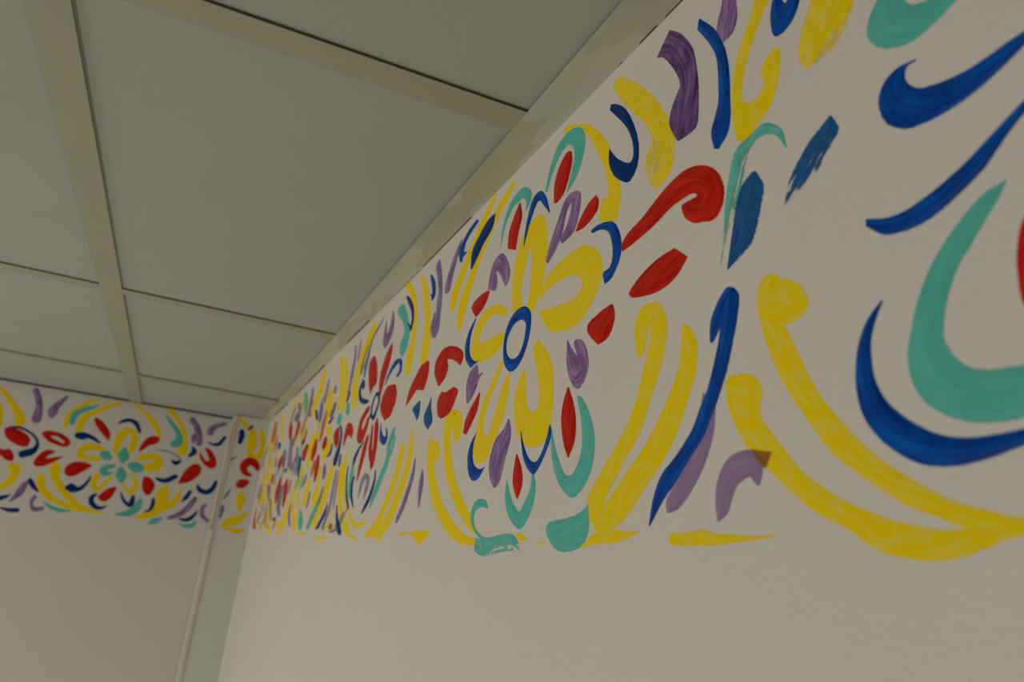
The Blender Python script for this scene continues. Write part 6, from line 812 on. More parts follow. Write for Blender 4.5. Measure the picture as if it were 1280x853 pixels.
  ('stroke','o',0,[(0,2,[1588.7,95.7,1590.8,95.8,1591.9,95.6,1592.4,95.5,1591,87.9,1588.7,80.2,1583.6,72.5,1577.5,64.8,1576.9,64.6,1575.6,64.4,1573.5,64.2],[1586.3,95.6,1584.1,95.3,1582.9,95.1,1582.3,94.9,1578.2,87.1,1574.3,79.5,1570.9,71.9,1567.7,64.4,1568.1,64.3,1569.1,64.1,1571.1,64.1])]),
  ('stroke','g',0,[(0,2,[1703.9,95.9,1706.8,96,1708.7,95.9,1709.6,95.8,1718,91.1,1725.1,86.3,1728,81.3,1729.4,76.2,1728.9,75.9,1727.4,75.6,1724.6,75.3],[1700.7,95.7,1698.1,95.4,1696.8,95,1696.4,94.8,1700.8,89.9,1705.4,85,1710.5,80.2,1715.9,75.4,1716.7,75.2,1718.5,75.1,1721.4,75.2])]),
  ('stroke','y',0,[(0,2,[1710.3,164.9,1713.9,165.1,1715.9,165,1716.7,164.7,1717,158.9,1715.9,152.9,1710.3,146.5,1703.4,140.2,1702.3,139.7,1700,139.3,1696.3,138.8],[1706.1,164.5,1702.3,163.9,1700.1,163.4,1699.1,163,1693.8,156.7,1689.4,150.5,1687.4,144.6,1686.2,138.8,1686.8,138.5,1688.7,138.4,1692.1,138.5])]),
  ('stroke','g',0,[(0,2,[1527.9,136.6,1530.2,136.7,1531.6,136.6,1532.1,136.5,1532.7,129.2,1532.2,121.9,1528.4,114.4,1523.5,106.8,1522.8,106.6,1521.4,106.2,1519,106],[1525.2,136.4,1522.8,136,1521.4,135.7,1520.8,135.4,1518.1,127.9,1515.6,120.5,1513.9,113.3,1512.4,106.1,1512.9,105.9,1514.1,105.7,1516.4,105.8])]),
  ('stroke','y',0,[(0,2,[1588,51.8,1591.4,51.7,1593.2,51.4,1593.7,51.1,1593.2,47.7,1591.4,44.2,1585.9,40.6,1579.2,37.1,1578,36.8,1575.7,36.4,1572,36.2],[1583.9,51.6,1580.2,51.4,1577.9,51,1576.8,50.6,1570.7,47.1,1565.7,43.6,1563.7,40.2,1562.7,36.8,1563.1,36.5,1564.8,36.2,1568,36.1])]),
  ('stroke','g',0,[(0,2,[1738.7,118.8,1741.8,118.9,1743.8,118.9,1744.9,118.7,1757.2,112.8,1768,106.7,1773.6,100.3,1777.4,93.8,1776.9,93.5,1775.4,93.1,1772.5,92.8],[1735.3,118.5,1732.6,118.1,1731.3,117.8,1731,117.5,1739,111.3,1747,105.1,1755,99,1763,92.8,1763.9,92.6,1765.8,92.5,1769,92.6])]),
  ('stroke','y',0,[(0,2,[1479.6,77.9,1482.1,77.9,1483.6,77.8,1484.4,77.6,1491.9,70.5,1498.1,63.3,1500,55.8,1500.6,48.4,1500.1,48.1,1498.8,47.8,1496.4,47.6],[1476.9,77.7,1474.6,77.4,1473.4,77.1,1473,76.9,1476.9,69.6,1480.8,62.3,1484.9,55.1,1489,47.9,1489.7,47.7,1491.1,47.5,1493.6,47.5])]),
  ('stroke','y',0,[(0,2,[1674.2,97.4,1677,97.5,1678.6,97.3,1679.2,97.1,1679.3,91.1,1678.2,85,1673.7,78.8,1668.1,72.6,1667.3,72.3,1665.5,72,1662.7,71.8],[1671,97.2,1668.2,96.9,1666.5,96.6,1665.7,96.3,1661.9,90.1,1658.5,84,1656.5,78,1654.9,72.1,1655.4,71.8,1656.8,71.7,1659.5,71.7])]),
  ('stroke','y',0,[(0,2,[1587.5,132,1590.3,132.2,1592.1,132.1,1593,132,1601.1,127.6,1607.9,123.1,1610.7,118.3,1612.1,113.4,1611.6,113.1,1610.2,112.8,1607.6,112.4],[1584.5,131.7,1582,131.3,1580.8,130.9,1580.5,130.7,1584.6,126,1588.9,121.4,1594,116.8,1599.2,112.3,1600,112.1,1601.7,112,1604.5,112.2])]),
  ('stroke','l',0,[(0,2,[1420.3,37.2,1422.8,37.2,1424.3,37,1424.9,36.7,1426.9,34.4,1427.9,32.1,1426,29.7,1423.3,27.3,1422.6,27,1421,26.7,1418.4,26.6],[1417.3,37.1,1414.7,36.9,1413.3,36.6,1412.6,36.3,1410.6,33.9,1409.2,31.6,1409.8,29.3,1411,27,1411.6,26.8,1412.9,26.6,1415.5,26.5])]),
  ('stroke','y',0,[(0,2,[1427.4,83.7,1429.6,83.7,1430.9,83.6,1431.5,83.4,1434.8,78.5,1437,73.5,1436.3,68.3,1434.5,63.1,1434,62.8,1432.8,62.6,1430.6,62.4],[1424.9,83.5,1422.8,83.3,1421.7,83,1421.2,82.7,1421.3,77.6,1421.7,72.5,1422.8,67.5,1424.3,62.6,1424.8,62.4,1426,62.2,1428.1,62.2])]),
  ('stroke','y',0,[(0,2,[1542.9,110.6,1546.3,110.6,1548.1,110.5,1548.8,110.2,1549.7,106,1549.3,101.7,1545,97.2,1539.4,92.7,1538.3,92.3,1536.2,91.9,1532.7,91.5],[1538.9,110.3,1535.4,109.9,1533.3,109.4,1532.3,109,1527.8,104.5,1524.2,100.1,1523.3,95.9,1523.2,91.7,1523.8,91.4,1525.5,91.2,1528.8,91.3])]),
  ('stroke','e',0,[(0,2,[1590.6,67.6,1594,67.6,1595.8,67.4,1596.4,67.1,1592.8,60,1588,52.9,1579.2,45.8,1569.2,38.7,1568,38.4,1565.7,38,1562.2,37.8],[1586.6,67.5,1582.9,67.2,1580.6,66.8,1579.5,66.4,1570.5,59.2,1562.6,52.1,1557.3,45.2,1552.9,38.4,1553.4,38.1,1555,37.8,1558.3,37.7])]),
  ('stroke','l',0,[(0,2,[1743.7,122.2,1746.9,122.4,1749,122.4,1750.1,122.2,1762.4,117.4,1773.2,112.3,1779.1,106.9,1783.3,101.4,1782.8,101.1,1781.3,100.8,1778.4,100.5],[1740.4,121.9,1737.7,121.5,1736.4,121.2,1736.2,120.9,1744.1,115.7,1752.1,110.6,1760.3,105.5,1768.7,100.4,1769.7,100.2,1771.7,100.1,1774.9,100.2])]),
  ('stroke','y',0,[(0,2,[1583.1,89.6,1586.7,89.7,1589,89.6,1590.1,89.4,1597.8,85.3,1603.9,81.1,1605.3,76.6,1605.1,72.1,1604.4,71.7,1602.6,71.3,1599.2,70.9],[1579.2,89.3,1576,88.9,1574.4,88.5,1573.9,88.1,1576.1,83.7,1578.8,79.4,1583.3,75.3,1588.5,71.1,1589.5,70.8,1591.7,70.7,1595.2,70.7])]),
  ('stroke','l',0,[(0,2,[1568.2,50,1571.2,50.1,1573.2,50,1574.5,49.8,1590.9,44.9,1605.9,39.8,1616,34.4,1624.2,29,1624.1,28.8,1622.9,28.5,1620.3,28.2],[1565.3,49.8,1563,49.5,1562.1,49.2,1562.1,49,1574.4,43.8,1586.6,38.7,1598.7,33.6,1610.9,28.4,1612,28.2,1614.1,28.1,1617.1,28.1])]),
  ('stroke','l',0,[(0,2,[1652.6,79.1,1654.8,79.2,1656.2,79.1,1656.8,78.9,1659.6,75.7,1661.6,72.4,1661,69,1659.6,65.6,1659.1,65.4,1657.8,65.2,1655.6,65],[1650.1,79,1647.9,78.8,1646.7,78.5,1646.3,78.3,1646.3,74.9,1646.6,71.6,1647.7,68.4,1649.1,65.1,1649.6,65,1650.9,64.8,1653.1,64.8])]),
  ('stroke','y',0,[(0,2,[1550.7,71.4,1553.9,71.3,1555.5,71.1,1555.9,70.8,1552.5,65,1548,59.2,1539.9,53.3,1530.8,47.5,1529.6,47.2,1527.4,46.8,1524,46.6],[1546.9,71.2,1543.4,70.9,1541.2,70.5,1540.1,70.2,1531.6,64.2,1524.2,58.4,1519.4,52.8,1515.5,47.2,1515.9,46.8,1517.4,46.6,1520.4,46.5])]),
  ('stroke','g',0,[(0,2,[1773.3,204.2,1778,204.6,1781,204.6,1782.5,204.4,1793.1,199,1801.6,193.2,1803.4,186.6,1802.9,179.9,1802,179.4,1799.5,178.8,1795,178.1],[1768.2,203.5,1764,202.8,1761.8,202.2,1761.1,201.7,1764.4,195.4,1768.3,189.2,1774.3,183.3,1781.1,177.5,1782.4,177.2,1785.1,177.2,1789.8,177.5])]),
  ('stroke','g',0,[(0,2,[1717.2,111.5,1720.8,111.6,1723.2,111.6,1724.5,111.4,1736.4,106.1,1746.6,100.7,1751.3,94.8,1754.1,88.9,1753.5,88.6,1751.7,88.2,1748.3,87.8],[1713.3,111.1,1710.1,110.7,1708.6,110.3,1708.2,110,1714.8,104.4,1721.6,98.8,1729.3,93.3,1737.3,87.8,1738.4,87.6,1740.6,87.5,1744.3,87.5])]),
  ('stroke','y',0,[(0,2,[1532,83.1,1535,83.1,1536.7,83,1537.5,82.8,1541.2,76,1543.6,69.1,1541.7,62.1,1538.5,55.1,1537.8,54.8,1536.1,54.4,1533.2,54.2],[1528.7,82.9,1525.9,82.6,1524.3,82.2,1523.7,81.9,1523,74.9,1522.7,68,1523.5,61.3,1524.8,54.5,1525.4,54.2,1527,54.1,1529.9,54])]),
  ('stroke','y',0,[(0,2,[1523.3,58.8,1525.8,58.8,1527.2,58.7,1527.8,58.4,1528.7,52.7,1528.5,46.9,1525.1,41,1520.6,35.1,1519.9,34.9,1518.3,34.6,1515.8,34.4],[1520.4,58.7,1517.9,58.5,1516.4,58.2,1515.7,57.9,1512.9,52.1,1510.6,46.2,1509.4,40.5,1508.7,34.8,1509.2,34.6,1510.5,34.4,1512.9,34.4])]),
  ('stroke','e',0,[(0,2,[1815.6,184.4,1819.2,184.6,1821.2,184.5,1821.9,184.3,1822.2,178.1,1821.1,171.8,1815.5,165.1,1808.5,158.4,1807.4,158,1805.2,157.6,1801.5,157.1],[1811.4,184,1807.7,183.4,1805.5,182.9,1804.5,182.5,1799.5,175.9,1795.2,169.4,1793,163.1,1791.4,156.9,1792.1,156.7,1793.9,156.6,1797.4,156.7])]),
  ('stroke','e',0,[(0,2,[1628.2,116.5,1632,116.6,1633.9,116.4,1634.4,116,1630.3,109.3,1624.8,102.5,1615,95.5,1604,88.6,1602.7,88.1,1600.1,87.7,1596.1,87.3],[1623.7,116.2,1619.6,115.8,1617,115.3,1615.6,114.9,1605.4,107.8,1596.4,100.9,1590.6,94.3,1586,87.7,1586.5,87.4,1588.2,87.1,1591.7,87.1])]),
  ('stroke','g',0,[(0,2,[1496.3,36.8,1498.4,36.8,1499.6,36.6,1500.1,36.4,1501.4,34.3,1501.9,32.2,1500.3,30,1498,27.9,1497.4,27.7,1496.1,27.4,1493.9,27.3],[1493.8,36.7,1491.7,36.6,1490.5,36.3,1490,36.1,1488.3,34,1487.1,31.8,1487.3,29.7,1487.9,27.7,1488.3,27.5,1489.5,27.3,1491.5,27.2])]),
  ('stroke','y',0,[(0,2,[1527.5,41.8,1530.2,41.9,1532,41.7,1532.9,41.5,1538.8,38.3,1543.7,35.1,1545,31.7,1545.2,28.3,1544.8,28.1,1543.4,27.8,1540.8,27.6],[1524.5,41.7,1522.1,41.5,1520.9,41.2,1520.6,40.9,1522.6,37.6,1524.9,34.3,1528.6,31.1,1532.7,27.9,1533.5,27.7,1535.1,27.5,1537.8,27.5])]),
  ('stroke','y',0,[(0,2,[1525.8,49.7,1528.7,49.7,1530.7,49.6,1531.9,49.5,1547.5,44.5,1561.7,39.4,1571.1,34.1,1578.8,28.7,1578.6,28.4,1577.4,28.1,1574.9,27.8],[1522.9,49.5,1520.7,49.2,1519.8,48.9,1519.8,48.6,1531.3,43.5,1542.8,38.3,1554.2,33.2,1565.8,28.1,1566.9,27.8,1568.8,27.7,1571.8,27.7])]),
  ('stroke','y',0,[(0,2,[1712,96.2,1715.5,96.2,1717.3,96.1,1717.9,95.8,1715,88.9,1710.7,82,1702.3,75,1692.8,68.1,1691.6,67.7,1689.3,67.4,1685.7,67.1],[1707.9,96,1704.2,95.6,1701.9,95.2,1700.8,94.9,1692.5,87.8,1685.1,80.9,1680.3,74.1,1676.2,67.5,1676.7,67.2,1678.4,67,1681.7,66.9])]),
  ('stroke','y',0,[(0,2,[1833,182.8,1833,183,1833,183,1833,182.7,1833,179.5,1833,176.1,1833,172.3,1833,168.4,1833,167.9,1833,167.4,1833,166.8],[1833,182.3,1833,181.6,1833,181.1,1833,180.6,1833,176.8,1833,173.1,1833,169.8,1833,166.5,1833,166.2,1833,166.1,1833,166.4])]),
  ('stroke','o',0,[(0,2,[1713.5,193.2,1717,193.4,1718.8,193.3,1719.4,193,1715.3,184.6,1709.8,176.2,1700.2,167.4,1689.4,158.6,1688.3,158.2,1686,157.7,1682.4,157.3],[1709.5,192.7,1705.8,192.2,1703.5,191.7,1702.4,191.2,1693,182.4,1684.5,173.7,1678.4,165.4,1673.1,157.2,1673.6,156.9,1675.2,156.8,1678.5,156.9])]),
  ('stroke','y',0,[(0,2,[1510.8,81.9,1513.7,81.9,1515.2,81.7,1515.6,81.4,1509.8,73.3,1502.9,65.3,1492.9,57.3,1481.9,49.3,1480.9,49,1478.9,48.7,1475.9,48.5],[1507.4,81.8,1504.2,81.5,1502.2,81.1,1501.2,80.8,1491,72.6,1481.6,64.5,1474.5,56.7,1468.2,49,1468.6,48.7,1469.9,48.5,1472.6,48.4])]),
  ('stroke','y',0,[(0,2,[1518.5,55.7,1520.7,55.7,1521.9,55.6,1522.4,55.3,1521.4,49.6,1519.5,43.9,1514.9,38.1,1509.5,32.4,1508.8,32.1,1507.4,31.9,1505.1,31.7],[1515.9,55.6,1513.6,55.4,1512.2,55.2,1511.6,54.9,1507.5,49.1,1503.7,43.4,1501.2,37.8,1498.9,32.1,1499.3,31.9,1500.4,31.8,1502.6,31.7])]),
  ('stroke','l',0,[(0,2,[1612.9,74.3,1615.6,74.4,1617.3,74.3,1618.3,74.1,1630.6,68.4,1641.5,62.5,1647.8,56.4,1652.5,50.2,1652.1,50,1650.9,49.7,1648.4,49.5],[1610.1,74.1,1607.8,73.8,1606.7,73.5,1606.5,73.3,1615,67.3,1623.6,61.4,1631.8,55.6,1640.1,49.6,1641,49.4,1642.7,49.3,1645.4,49.3])]),
  ('stroke','y',0,[(0,2,[1584.5,174.1,1587,174.2,1588.3,174.1,1588.7,173.9,1585.7,164.9,1581.6,155.9,1574.3,146.7,1566.1,137.5,1565.4,137.2,1563.8,136.9,1561.3,136.5],[1581.7,173.7,1579.2,173.4,1577.6,173,1576.9,172.7,1570.5,163.4,1564.5,154.3,1559.4,145.4,1554.7,136.5,1555.1,136.3,1556.3,136.2,1558.6,136.3])]),
  ('stroke','y',0,[(0,2,[1833,195.2,1833,195.6,1833,195.6,1833,195.4,1833,190.7,1833,185.7,1833,180.2,1833,174.5,1833,174,1833,173.3,1833,172.7],[1833,194.6,1833,193.9,1833,193.2,1833,192.7,1833,187.3,1833,182,1833,177,1833,172.2,1833,171.9,1833,171.9,1833,172.1])]),
 ]),
 ('painted_brushstroke', 'yellow arc falling from the ceiling at the left edge of the back wall', 'brushstroke', 'B', None, [
  ('stroke','y',0,[(0,2,[-387.4,255.3,-387.4,254.1,-387,253.1,-386.4,252.4,-382.5,248.6,-378.1,244.3,-371.9,238.3,-365.1,231.2,-358.1,222.8,-350.9,213.8,-343.9,205.7,-339,199.1,-337.2,193.5,-336.2,188.9,-334.9,185.7,-333.4,181.2,-332.6,178,-330.7,175,-327.4,173],[-386.9,256.4,-386,257,-385.1,257.1,-384.3,256.8,-379.6,254.4,-374.3,251.2,-367.1,246.1,-358.9,239.7,-350.6,231.9,-342.5,224.3,-334.4,217.5,-326.5,209.9,-320.4,201.2,-316.7,192.5,-316.5,184.8,-317.8,179.2,-318.6,176.2,-320.4,173.7,-323.7,172.5])]),
  ('stroke','y',0,[(0,2,[-376.4,215.8,-375.9,214.1,-374.9,213,-373.6,212.3,-372.1,212,-371.4,211.2,-369.3,202.8,-367,191.9,-364.2,182.8,-361.4,174,-360.7,172.7,-359.7,171.6,-358.1,171.1],[-376.4,217.6,-375.7,219.1,-374.5,219.8,-373.3,219.9,-369.5,219.1,-364.7,214.5,-360.8,204.7,-357.6,193.5,-355.9,184,-354.8,174.8,-354.8,173.4,-355.3,172.1,-356.6,171.3])]),
 ]),
 ('painted_brushstroke', "dark purple upright stroke under the ceiling, near the back wall's left edge", 'brushstroke', 'B', None, [
  ('stroke','p',0,[(0,2,[-317.8,260.1,-319.2,257.5,-319.2,254.8,-318.4,252.3,-314,244.7,-310.2,237.3,-307.1,229,-305.1,221,-305.7,214.2,-306.9,208.1,-307.2,203.6,-307.3,199.6,-306.7,195.8,-304.8,192.2,-301.2,189.6],[-315.4,261.7,-312.7,262.1,-310.3,261,-308.5,259.2,-303.5,251.5,-298.6,242.8,-294.7,232.6,-291.8,222.3,-289.8,212.8,-288.8,205.1,-288.9,199.8,-289.4,195.4,-290.6,192.1,-293,189.4,-296.9,188.6])]),
 ]),
 ('painted_brushstroke', 'dark purple leaning comma on the back wall, just right of the upright one', 'brushstroke', 'B', None, [
  ('stroke','p',0,[(0,2,[-252.4,256.9,-253.5,257.3,-254.5,257.1,-255.2,256.5,-260.8,250.9,-266.2,245.2,-271.2,239.2,-275.8,232.9,-279.6,226.7,-281.7,221,-280.9,215.9,-278.9,211.4,-278.6,209,-277.4,206.7,-275.1,205],[-251.5,256.1,-250.9,254.9,-250.8,253.8,-251.1,252.9,-254.4,245.3,-257.6,237.9,-260.7,230.9,-262.8,224.7,-262.8,219.2,-262.9,214.6,-264.9,211.6,-267.5,208.7,-268.2,206.6,-269.8,204.9,-272.3,204.3])]),
 ]),
 ('painted_brushstroke', 'yellow and teal spray under the ceiling, left of the back wall flower', 'brushstroke', 'B', None, [
  ('stroke','y',0,[(0,2,[-192.2,259.7,-193,260.5,-193.9,260.8,-194.7,260.7,-204.2,257.5,-213.7,253.4,-222.8,246.6,-231,239,-238.3,231.4,-244.3,223.3,-247.6,215,-248.9,207.1,-248.6,200.1,-247.6,193.9,-246.9,191.9,-245.5,190.1,-243.2,189.1],[-191.7,258.6,-191.6,257.4,-192,256.6,-192.6,256,-201,251,-208.9,245.5,-216.6,238.5,-223.7,230.8,-229.7,223,-234,215.8,-236.2,209.9,-237.3,204.4,-237.5,199.4,-237.4,193.9,-237.7,191.9,-238.7,190.1,-240.8,189])]),
  ('stroke','t',0,[(0,2,[-188.4,248.9,-188.9,249.4,-189.4,249.5,-189.9,249.4,-198.4,246.3,-206.9,243,-216.4,238.6,-225.2,233.7,-232.2,229,-237.3,221.8,-238.4,212.2,-237.9,203.2,-237.3,200.8,-236,198.5,-233.5,197],[-188.1,248.3,-188,247.6,-188.2,247.1,-188.5,246.7,-195.5,241,-202.8,235.3,-211.4,229.6,-218.8,224,-222.6,219.1,-224.1,215.1,-225.3,209.3,-226.2,201.4,-226.8,199.2,-228.2,197.4,-230.7,196.6])]),
  ('stroke','y',0,[(0,2,[-147.3,262.6,-148.9,264,-150.5,264.4,-152.1,264.1,-163,258.7,-174,252.7,-185.7,244.8,-196.6,236.8,-206,230.3,-213.9,223.6,-219.2,216.4,-222,208.3,-222.4,198.7,-221.8,189,-221.3,186.6,-220.1,184.3,-217.7,182.6],[-146.3,260.6,-146.1,258.5,-146.8,256.9,-147.9,255.8,-158.3,249.8,-168.6,243.4,-179.6,235.4,-190,227.1,-198.2,219.8,-203.6,213.5,-205.2,208.3,-206,202.8,-207.9,195.2,-210,186.5,-210.8,184.3,-212.4,182.6,-214.9,182])]),
 ]),
 ('painted_brushstroke', 'broad red oval capped by a thin blue curl, far left of the back wall', 'brushstroke', 'B', None, [
  ('oval','r',0.3,[(0,2,[-349.9,167.4,-345.3,154.8,-335.6,146.1,-324.3,140.5,-312.6,137,-301,137.9],[-347.2,171.1,-334.6,173.8,-321.2,170.4,-308.1,164.9,-297.9,154.3,-298.8,140.4])]),
  ('curl','n',0,[(0,2,[-343,172,-342.6,171.5,-342.1,171.3,-341.7,171.2,-333.8,172.4,-326,172.8,-317.5,171.4,-308.9,168.7,-301.1,164.9,-294.5,160.4,-289.8,155.4,-287,150.2,-286.6,145.6,-287.9,141.8,-290.7,138.7,-294.8,135.9,-301.3,132.6,-309.3,128.9,-311.1,127.3,-312.2,124.8,-312,121.4],[-343.2,172.7,-343.2,173.3,-342.9,173.8,-342.5,174,-334.8,176.5,-326.5,178,-317.1,176.4,-308,173.1,-299.5,169.3,-292,164.5,-286.2,158.7,-282,152.3,-279.4,145.3,-279.1,137.8,-281.2,130.2,-286.3,123.2,-294.4,118.6,-303,115.1,-305.4,114.8,-308.1,115.7,-310.4,118.1])]),
 ]),
 ('painted_brushstroke', 'red notched dab cut off by the left edge of the photo on the back wall', 'brushstroke', 'B', None, [
  ('stroke','r',0,[(0,2,[-353.9,127,-345.6,127.5,-338.6,126.2,-331.4,129.1,-323.6,124.3,-318.3,115.8,-318.1,106.3],[-350.8,115.1,-345.3,114.8,-340.2,112.1,-335.5,108.4,-330.2,105.9,-324.7,104.5,-319.6,105.2])]),
 ]),
 ('painted_brushstroke', 'red oval ring with a pale slit, left of the back wall flower', 'brushstroke', 'B', None, [
  ('stroke','r',0,[(1,2,[-282,169.8,-278.8,174.2,-274.1,176.8,-268.8,177.9,-263.3,178.3,-257.7,178.1,-252.1,177.4,-246.5,176.2,-240.9,174.4,-235.5,171.9,-230.3,168.8,-225.9,164.5,-223.8,158.6,-225.7,153.2,-229.9,149.7,-235.3,148.8,-240.9,149.3,-246.5,150.3,-252.1,151.5,-257.7,152.9,-263.2,154.7,-268.5,157.3,-273.2,161.1,-277.6,165.4],[-262.2,165.9,-264.5,167.5,-262,168,-259.5,168.2,-257,168.4,-254.4,168.4,-251.8,168,-249.3,167.2,-246.8,166.2,-244.3,165.1,-241.9,163.7,-239.5,162.2,-237.3,160.4,-235.5,158.2,-237.2,156.5,-239.7,156.6,-242.3,157.5,-244.8,158.6,-247.3,159.6,-249.8,160.5,-252.4,161.3,-254.9,162.1,-257.4,163.1,-259.9,164.4])]),
 ]),
 ('painted_brushstroke', 'navy comma with a thick head, above the left petal of the back wall flower', 'brushstroke', 'B', None, [
  ('stroke','n',0,[(0,2,[-219.9,175.1,-218.5,172.5,-216.4,171.1,-214.2,170.6,-208.2,169.7,-202.1,169.6,-197.2,172.1,-193.4,174.4,-188.5,173.6,-182.8,171.6,-176.9,169.4,-170.8,167,-170,166.8,-169.2,166.9,-168.6,167.5],[-220.4,178.2,-219.8,181,-218.2,182.6,-216.3,183.4,-210.8,185.2,-205.6,186.3,-200.1,185.7,-193.5,184.2,-186.8,181.8,-180.6,178.8,-174.8,175,-169.2,170.9,-168.6,170.3,-168.2,169.5,-168.2,168.5])]),
 ]),
 ('painted_brushstroke', 'slanting red leaf above the back wall flower, left of its top petal', 'brushstroke', 'B', None, [
  ('stroke','r',0,[(0,2,[-192.7,217.1,-186.5,204.5,-176.6,194.7,-166.4,185.4,-156,176.3],[-188.7,221.1,-174.7,215.1,-163.1,204.2,-153.9,190.9,-153.3,176.1])]),
 ]),
 ('painted_brushstroke', 'red two-pronged claw dab, below the red oval ring', 'brushstroke', 'B', None, [
  ('stroke','r',0,[(0,2,[-246.9,136.4,-257.6,139.7,-270.9,132.8,-279.9,116.7,-280.9,106,-272.2,101.1,-258.4,105.4,-244.2,116.1,-229.8,128.5],[-246.8,134.3,-253.4,130.4,-258.1,126.5,-260.7,122.3,-259.1,121.5,-255.1,122.3,-248.2,124.9,-239.5,127.8,-230.2,130.2])]),
 ]),
 ('painted_brushstroke', 'red leaf left of the back wall flower, pointing at its lower left petal', 'brushstroke', 'B', None, [
  ('stroke','r',0,[(0,2,[-221.8,100.6,-220.3,111.4,-207.6,121.9,-187.1,124.7,-173.3,119.9],[-219.8,95.6,-209.2,89.5,-195.5,95.8,-183,107.7,-172.5,117.2])]),
 ]),
 ('painted_brushstroke', 'navy tadpole stroke with a round head, lower left of the back wall flower', 'brushstroke', 'B', None, [
  ('stroke','n',0,[(0,2,[-211.7,65.1,-210.4,63.3,-208.8,62.4,-207.1,62.3,-202.4,60.1,-199.2,58.6,-194.1,59.3,-186.8,61.6,-180.6,66.1,-175.9,71.8,-172.3,78.7,-169.7,85.7,-168.7,91.3,-168.3,96.5,-168.3,97,-168.5,97.6,-169,98],[-212.4,67.4,-212.2,69.5,-211.2,70.9,-209.8,71.6,-206.2,75.4,-200.4,77.8,-194.3,74.8,-190.1,71.9,-186,73.3,-181.7,77.1,-177.9,82.5,-174.7,88.4,-172.6,93,-170.9,97.5,-170.6,97.9,-170.2,98.2,-169.6,98.2])]),
 ]),
 ('painted_brushstroke', 'red drop cupped by a navy crescent, below the back wall flower at its left', 'brushstroke', 'B', None, [
  ('drop','r',0,[(0,2,[-147.6,56.8,-140.6,68.4,-129.3,78.5,-117.7,83.4],[-140,49.5,-130.2,49.2,-120.2,60.7,-115.4,79.5])]),
  ('crescent','n',0,[(0,2,[-149.5,64.2,-150,64.6,-150.6,64.6,-151,64.4,-156.6,62.1,-161.7,58,-163.4,50.7,-161.3,42.6,-155.3,35.9,-147.8,31.4,-140.2,30.4,-133.5,31.9,-128.9,35.6,-125.6,39.9,-125.3,40.3,-125.3,40.7,-125.4,41.2],[-149,63.7,-148.8,63.1,-148.9,62.5,-149.1,62.1,-151.8,57,-152.9,52.9,-152.8,50,-152.2,47.5,-149.3,44,-145.1,40.6,-140.7,38.9,-135.8,38.4,-131.6,39.5,-127.1,41.8,-126.7,42,-126.3,42,-125.8,41.7])]),
 ]),
 ('painted_brushstroke', 'left, lower-headed yellow stroke of two sweeping right along the back wall base', 'brushstroke', 'B', None, [
  ('stroke','y',0,[(0,2,[-264.5,89.1,-267.3,87.1,-268.5,84.1,-268.5,81,-266.9,72.4,-263.4,62.4,-256.3,52.1,-246.7,43,-234.9,36.9,-222.4,32.4,-208.7,27.6,-195,23.7,-183.5,22.1,-172.8,21.3,-171.2,21.5,-169.9,22.4,-169.1,24.2],[-260.9,89.6,-257.3,88.5,-254.8,86.1,-253.3,83.1,-251.1,75.9,-248.5,69.9,-244.3,63.1,-238.5,56.1,-230.4,49.8,-219.8,43.8,-206.9,39,-194,35.2,-183.2,32.5,-172.8,30.2,-171.2,29.6,-169.9,28.3,-169.1,26.3])]),
 ]),
 ('painted_brushstroke', 'right, higher-headed yellow stroke of two sweeping right along the back wall base', 'brushstroke', 'B', None, [
  ('stroke','y',0,[(0,2,[-242.6,116.6,-247,114.9,-249.4,111.3,-250.3,107.2,-248.7,98,-245.2,86.8,-237.9,75.8,-228.9,65.5,-217.6,54.2,-205.1,43.5,-193.1,34.7,-180.5,27.7,-167,23.2,-153.6,21,-141.9,21.7,-131.1,23.6,-130.3,23.8,-129.7,24.5,-129.5,25.5],[-237.3,116.2,-232.7,113.7,-229.9,109.7,-228.6,105.3,-229.4,98.3,-229.3,92.8,-225.4,85.7,-218.2,76.5,-208.3,65.6,-197.3,55,-187,46.5,-176.5,39.7,-165.1,34.2,-153.6,30.4,-142.9,28.9,-131.9,28.3,-131.1,28.1,-130.3,27.6,-129.7,26.6])]),
 ]),
 ('painted_brushstroke', 'yellow hook at the left edge of the back wall, above the base', 'brushstroke', 'B', None, [
  ('stroke','y',0,[(0,2,[-323.8,86.5,-322.3,85.6,-321,85.7,-319.9,86.2,-315.1,88.2,-311.9,88.5,-312.9,87.3,-316.3,89.4,-316.6,88.3,-316.5,84,-317.3,77.7,-319.3,70.5,-321.9,64.5,-324.9,59.8,-328.3,56.8,-332.5,54,-333.8,52.8,-334.5,51,-334.2,48.6],[-325,87.9,-325.6,89.5,-325.4,91,-324.8,92.1,-322,97.4,-317.9,102.4,-310.1,103.8,-301.4,97.2,-298.4,87.7,-298.7,78.2,-301.8,69.3,-306.3,61.4,-311,54.8,-316.4,49.4,-322.2,46.2,-327.5,44.2,-329.2,44,-331.1,44.5,-332.9,46.2])]),
 ]),
 ('painted_brushstroke', 'purple slanting stroke with a small navy dash, far left on the back wall', 'brushstroke', 'B', None, [
  ('stroke','p',0,[(0,2,[-281.4,72.2,-282.7,72.4,-283.7,72,-284.3,71.2,-288.7,66.4,-292.8,60.7,-295.5,53.6,-297.7,46.4,-301,37.7,-305,28,-305.3,27.4,-305.3,26.6,-304.8,25.7],[-280.2,71.4,-279.3,70.2,-279.1,69,-279.2,67.9,-280,61,-281.1,54.2,-282.9,46.7,-286.7,38.4,-293.9,31.3,-302,25.1,-302.5,24.8,-303.2,24.6,-304.1,25])]),
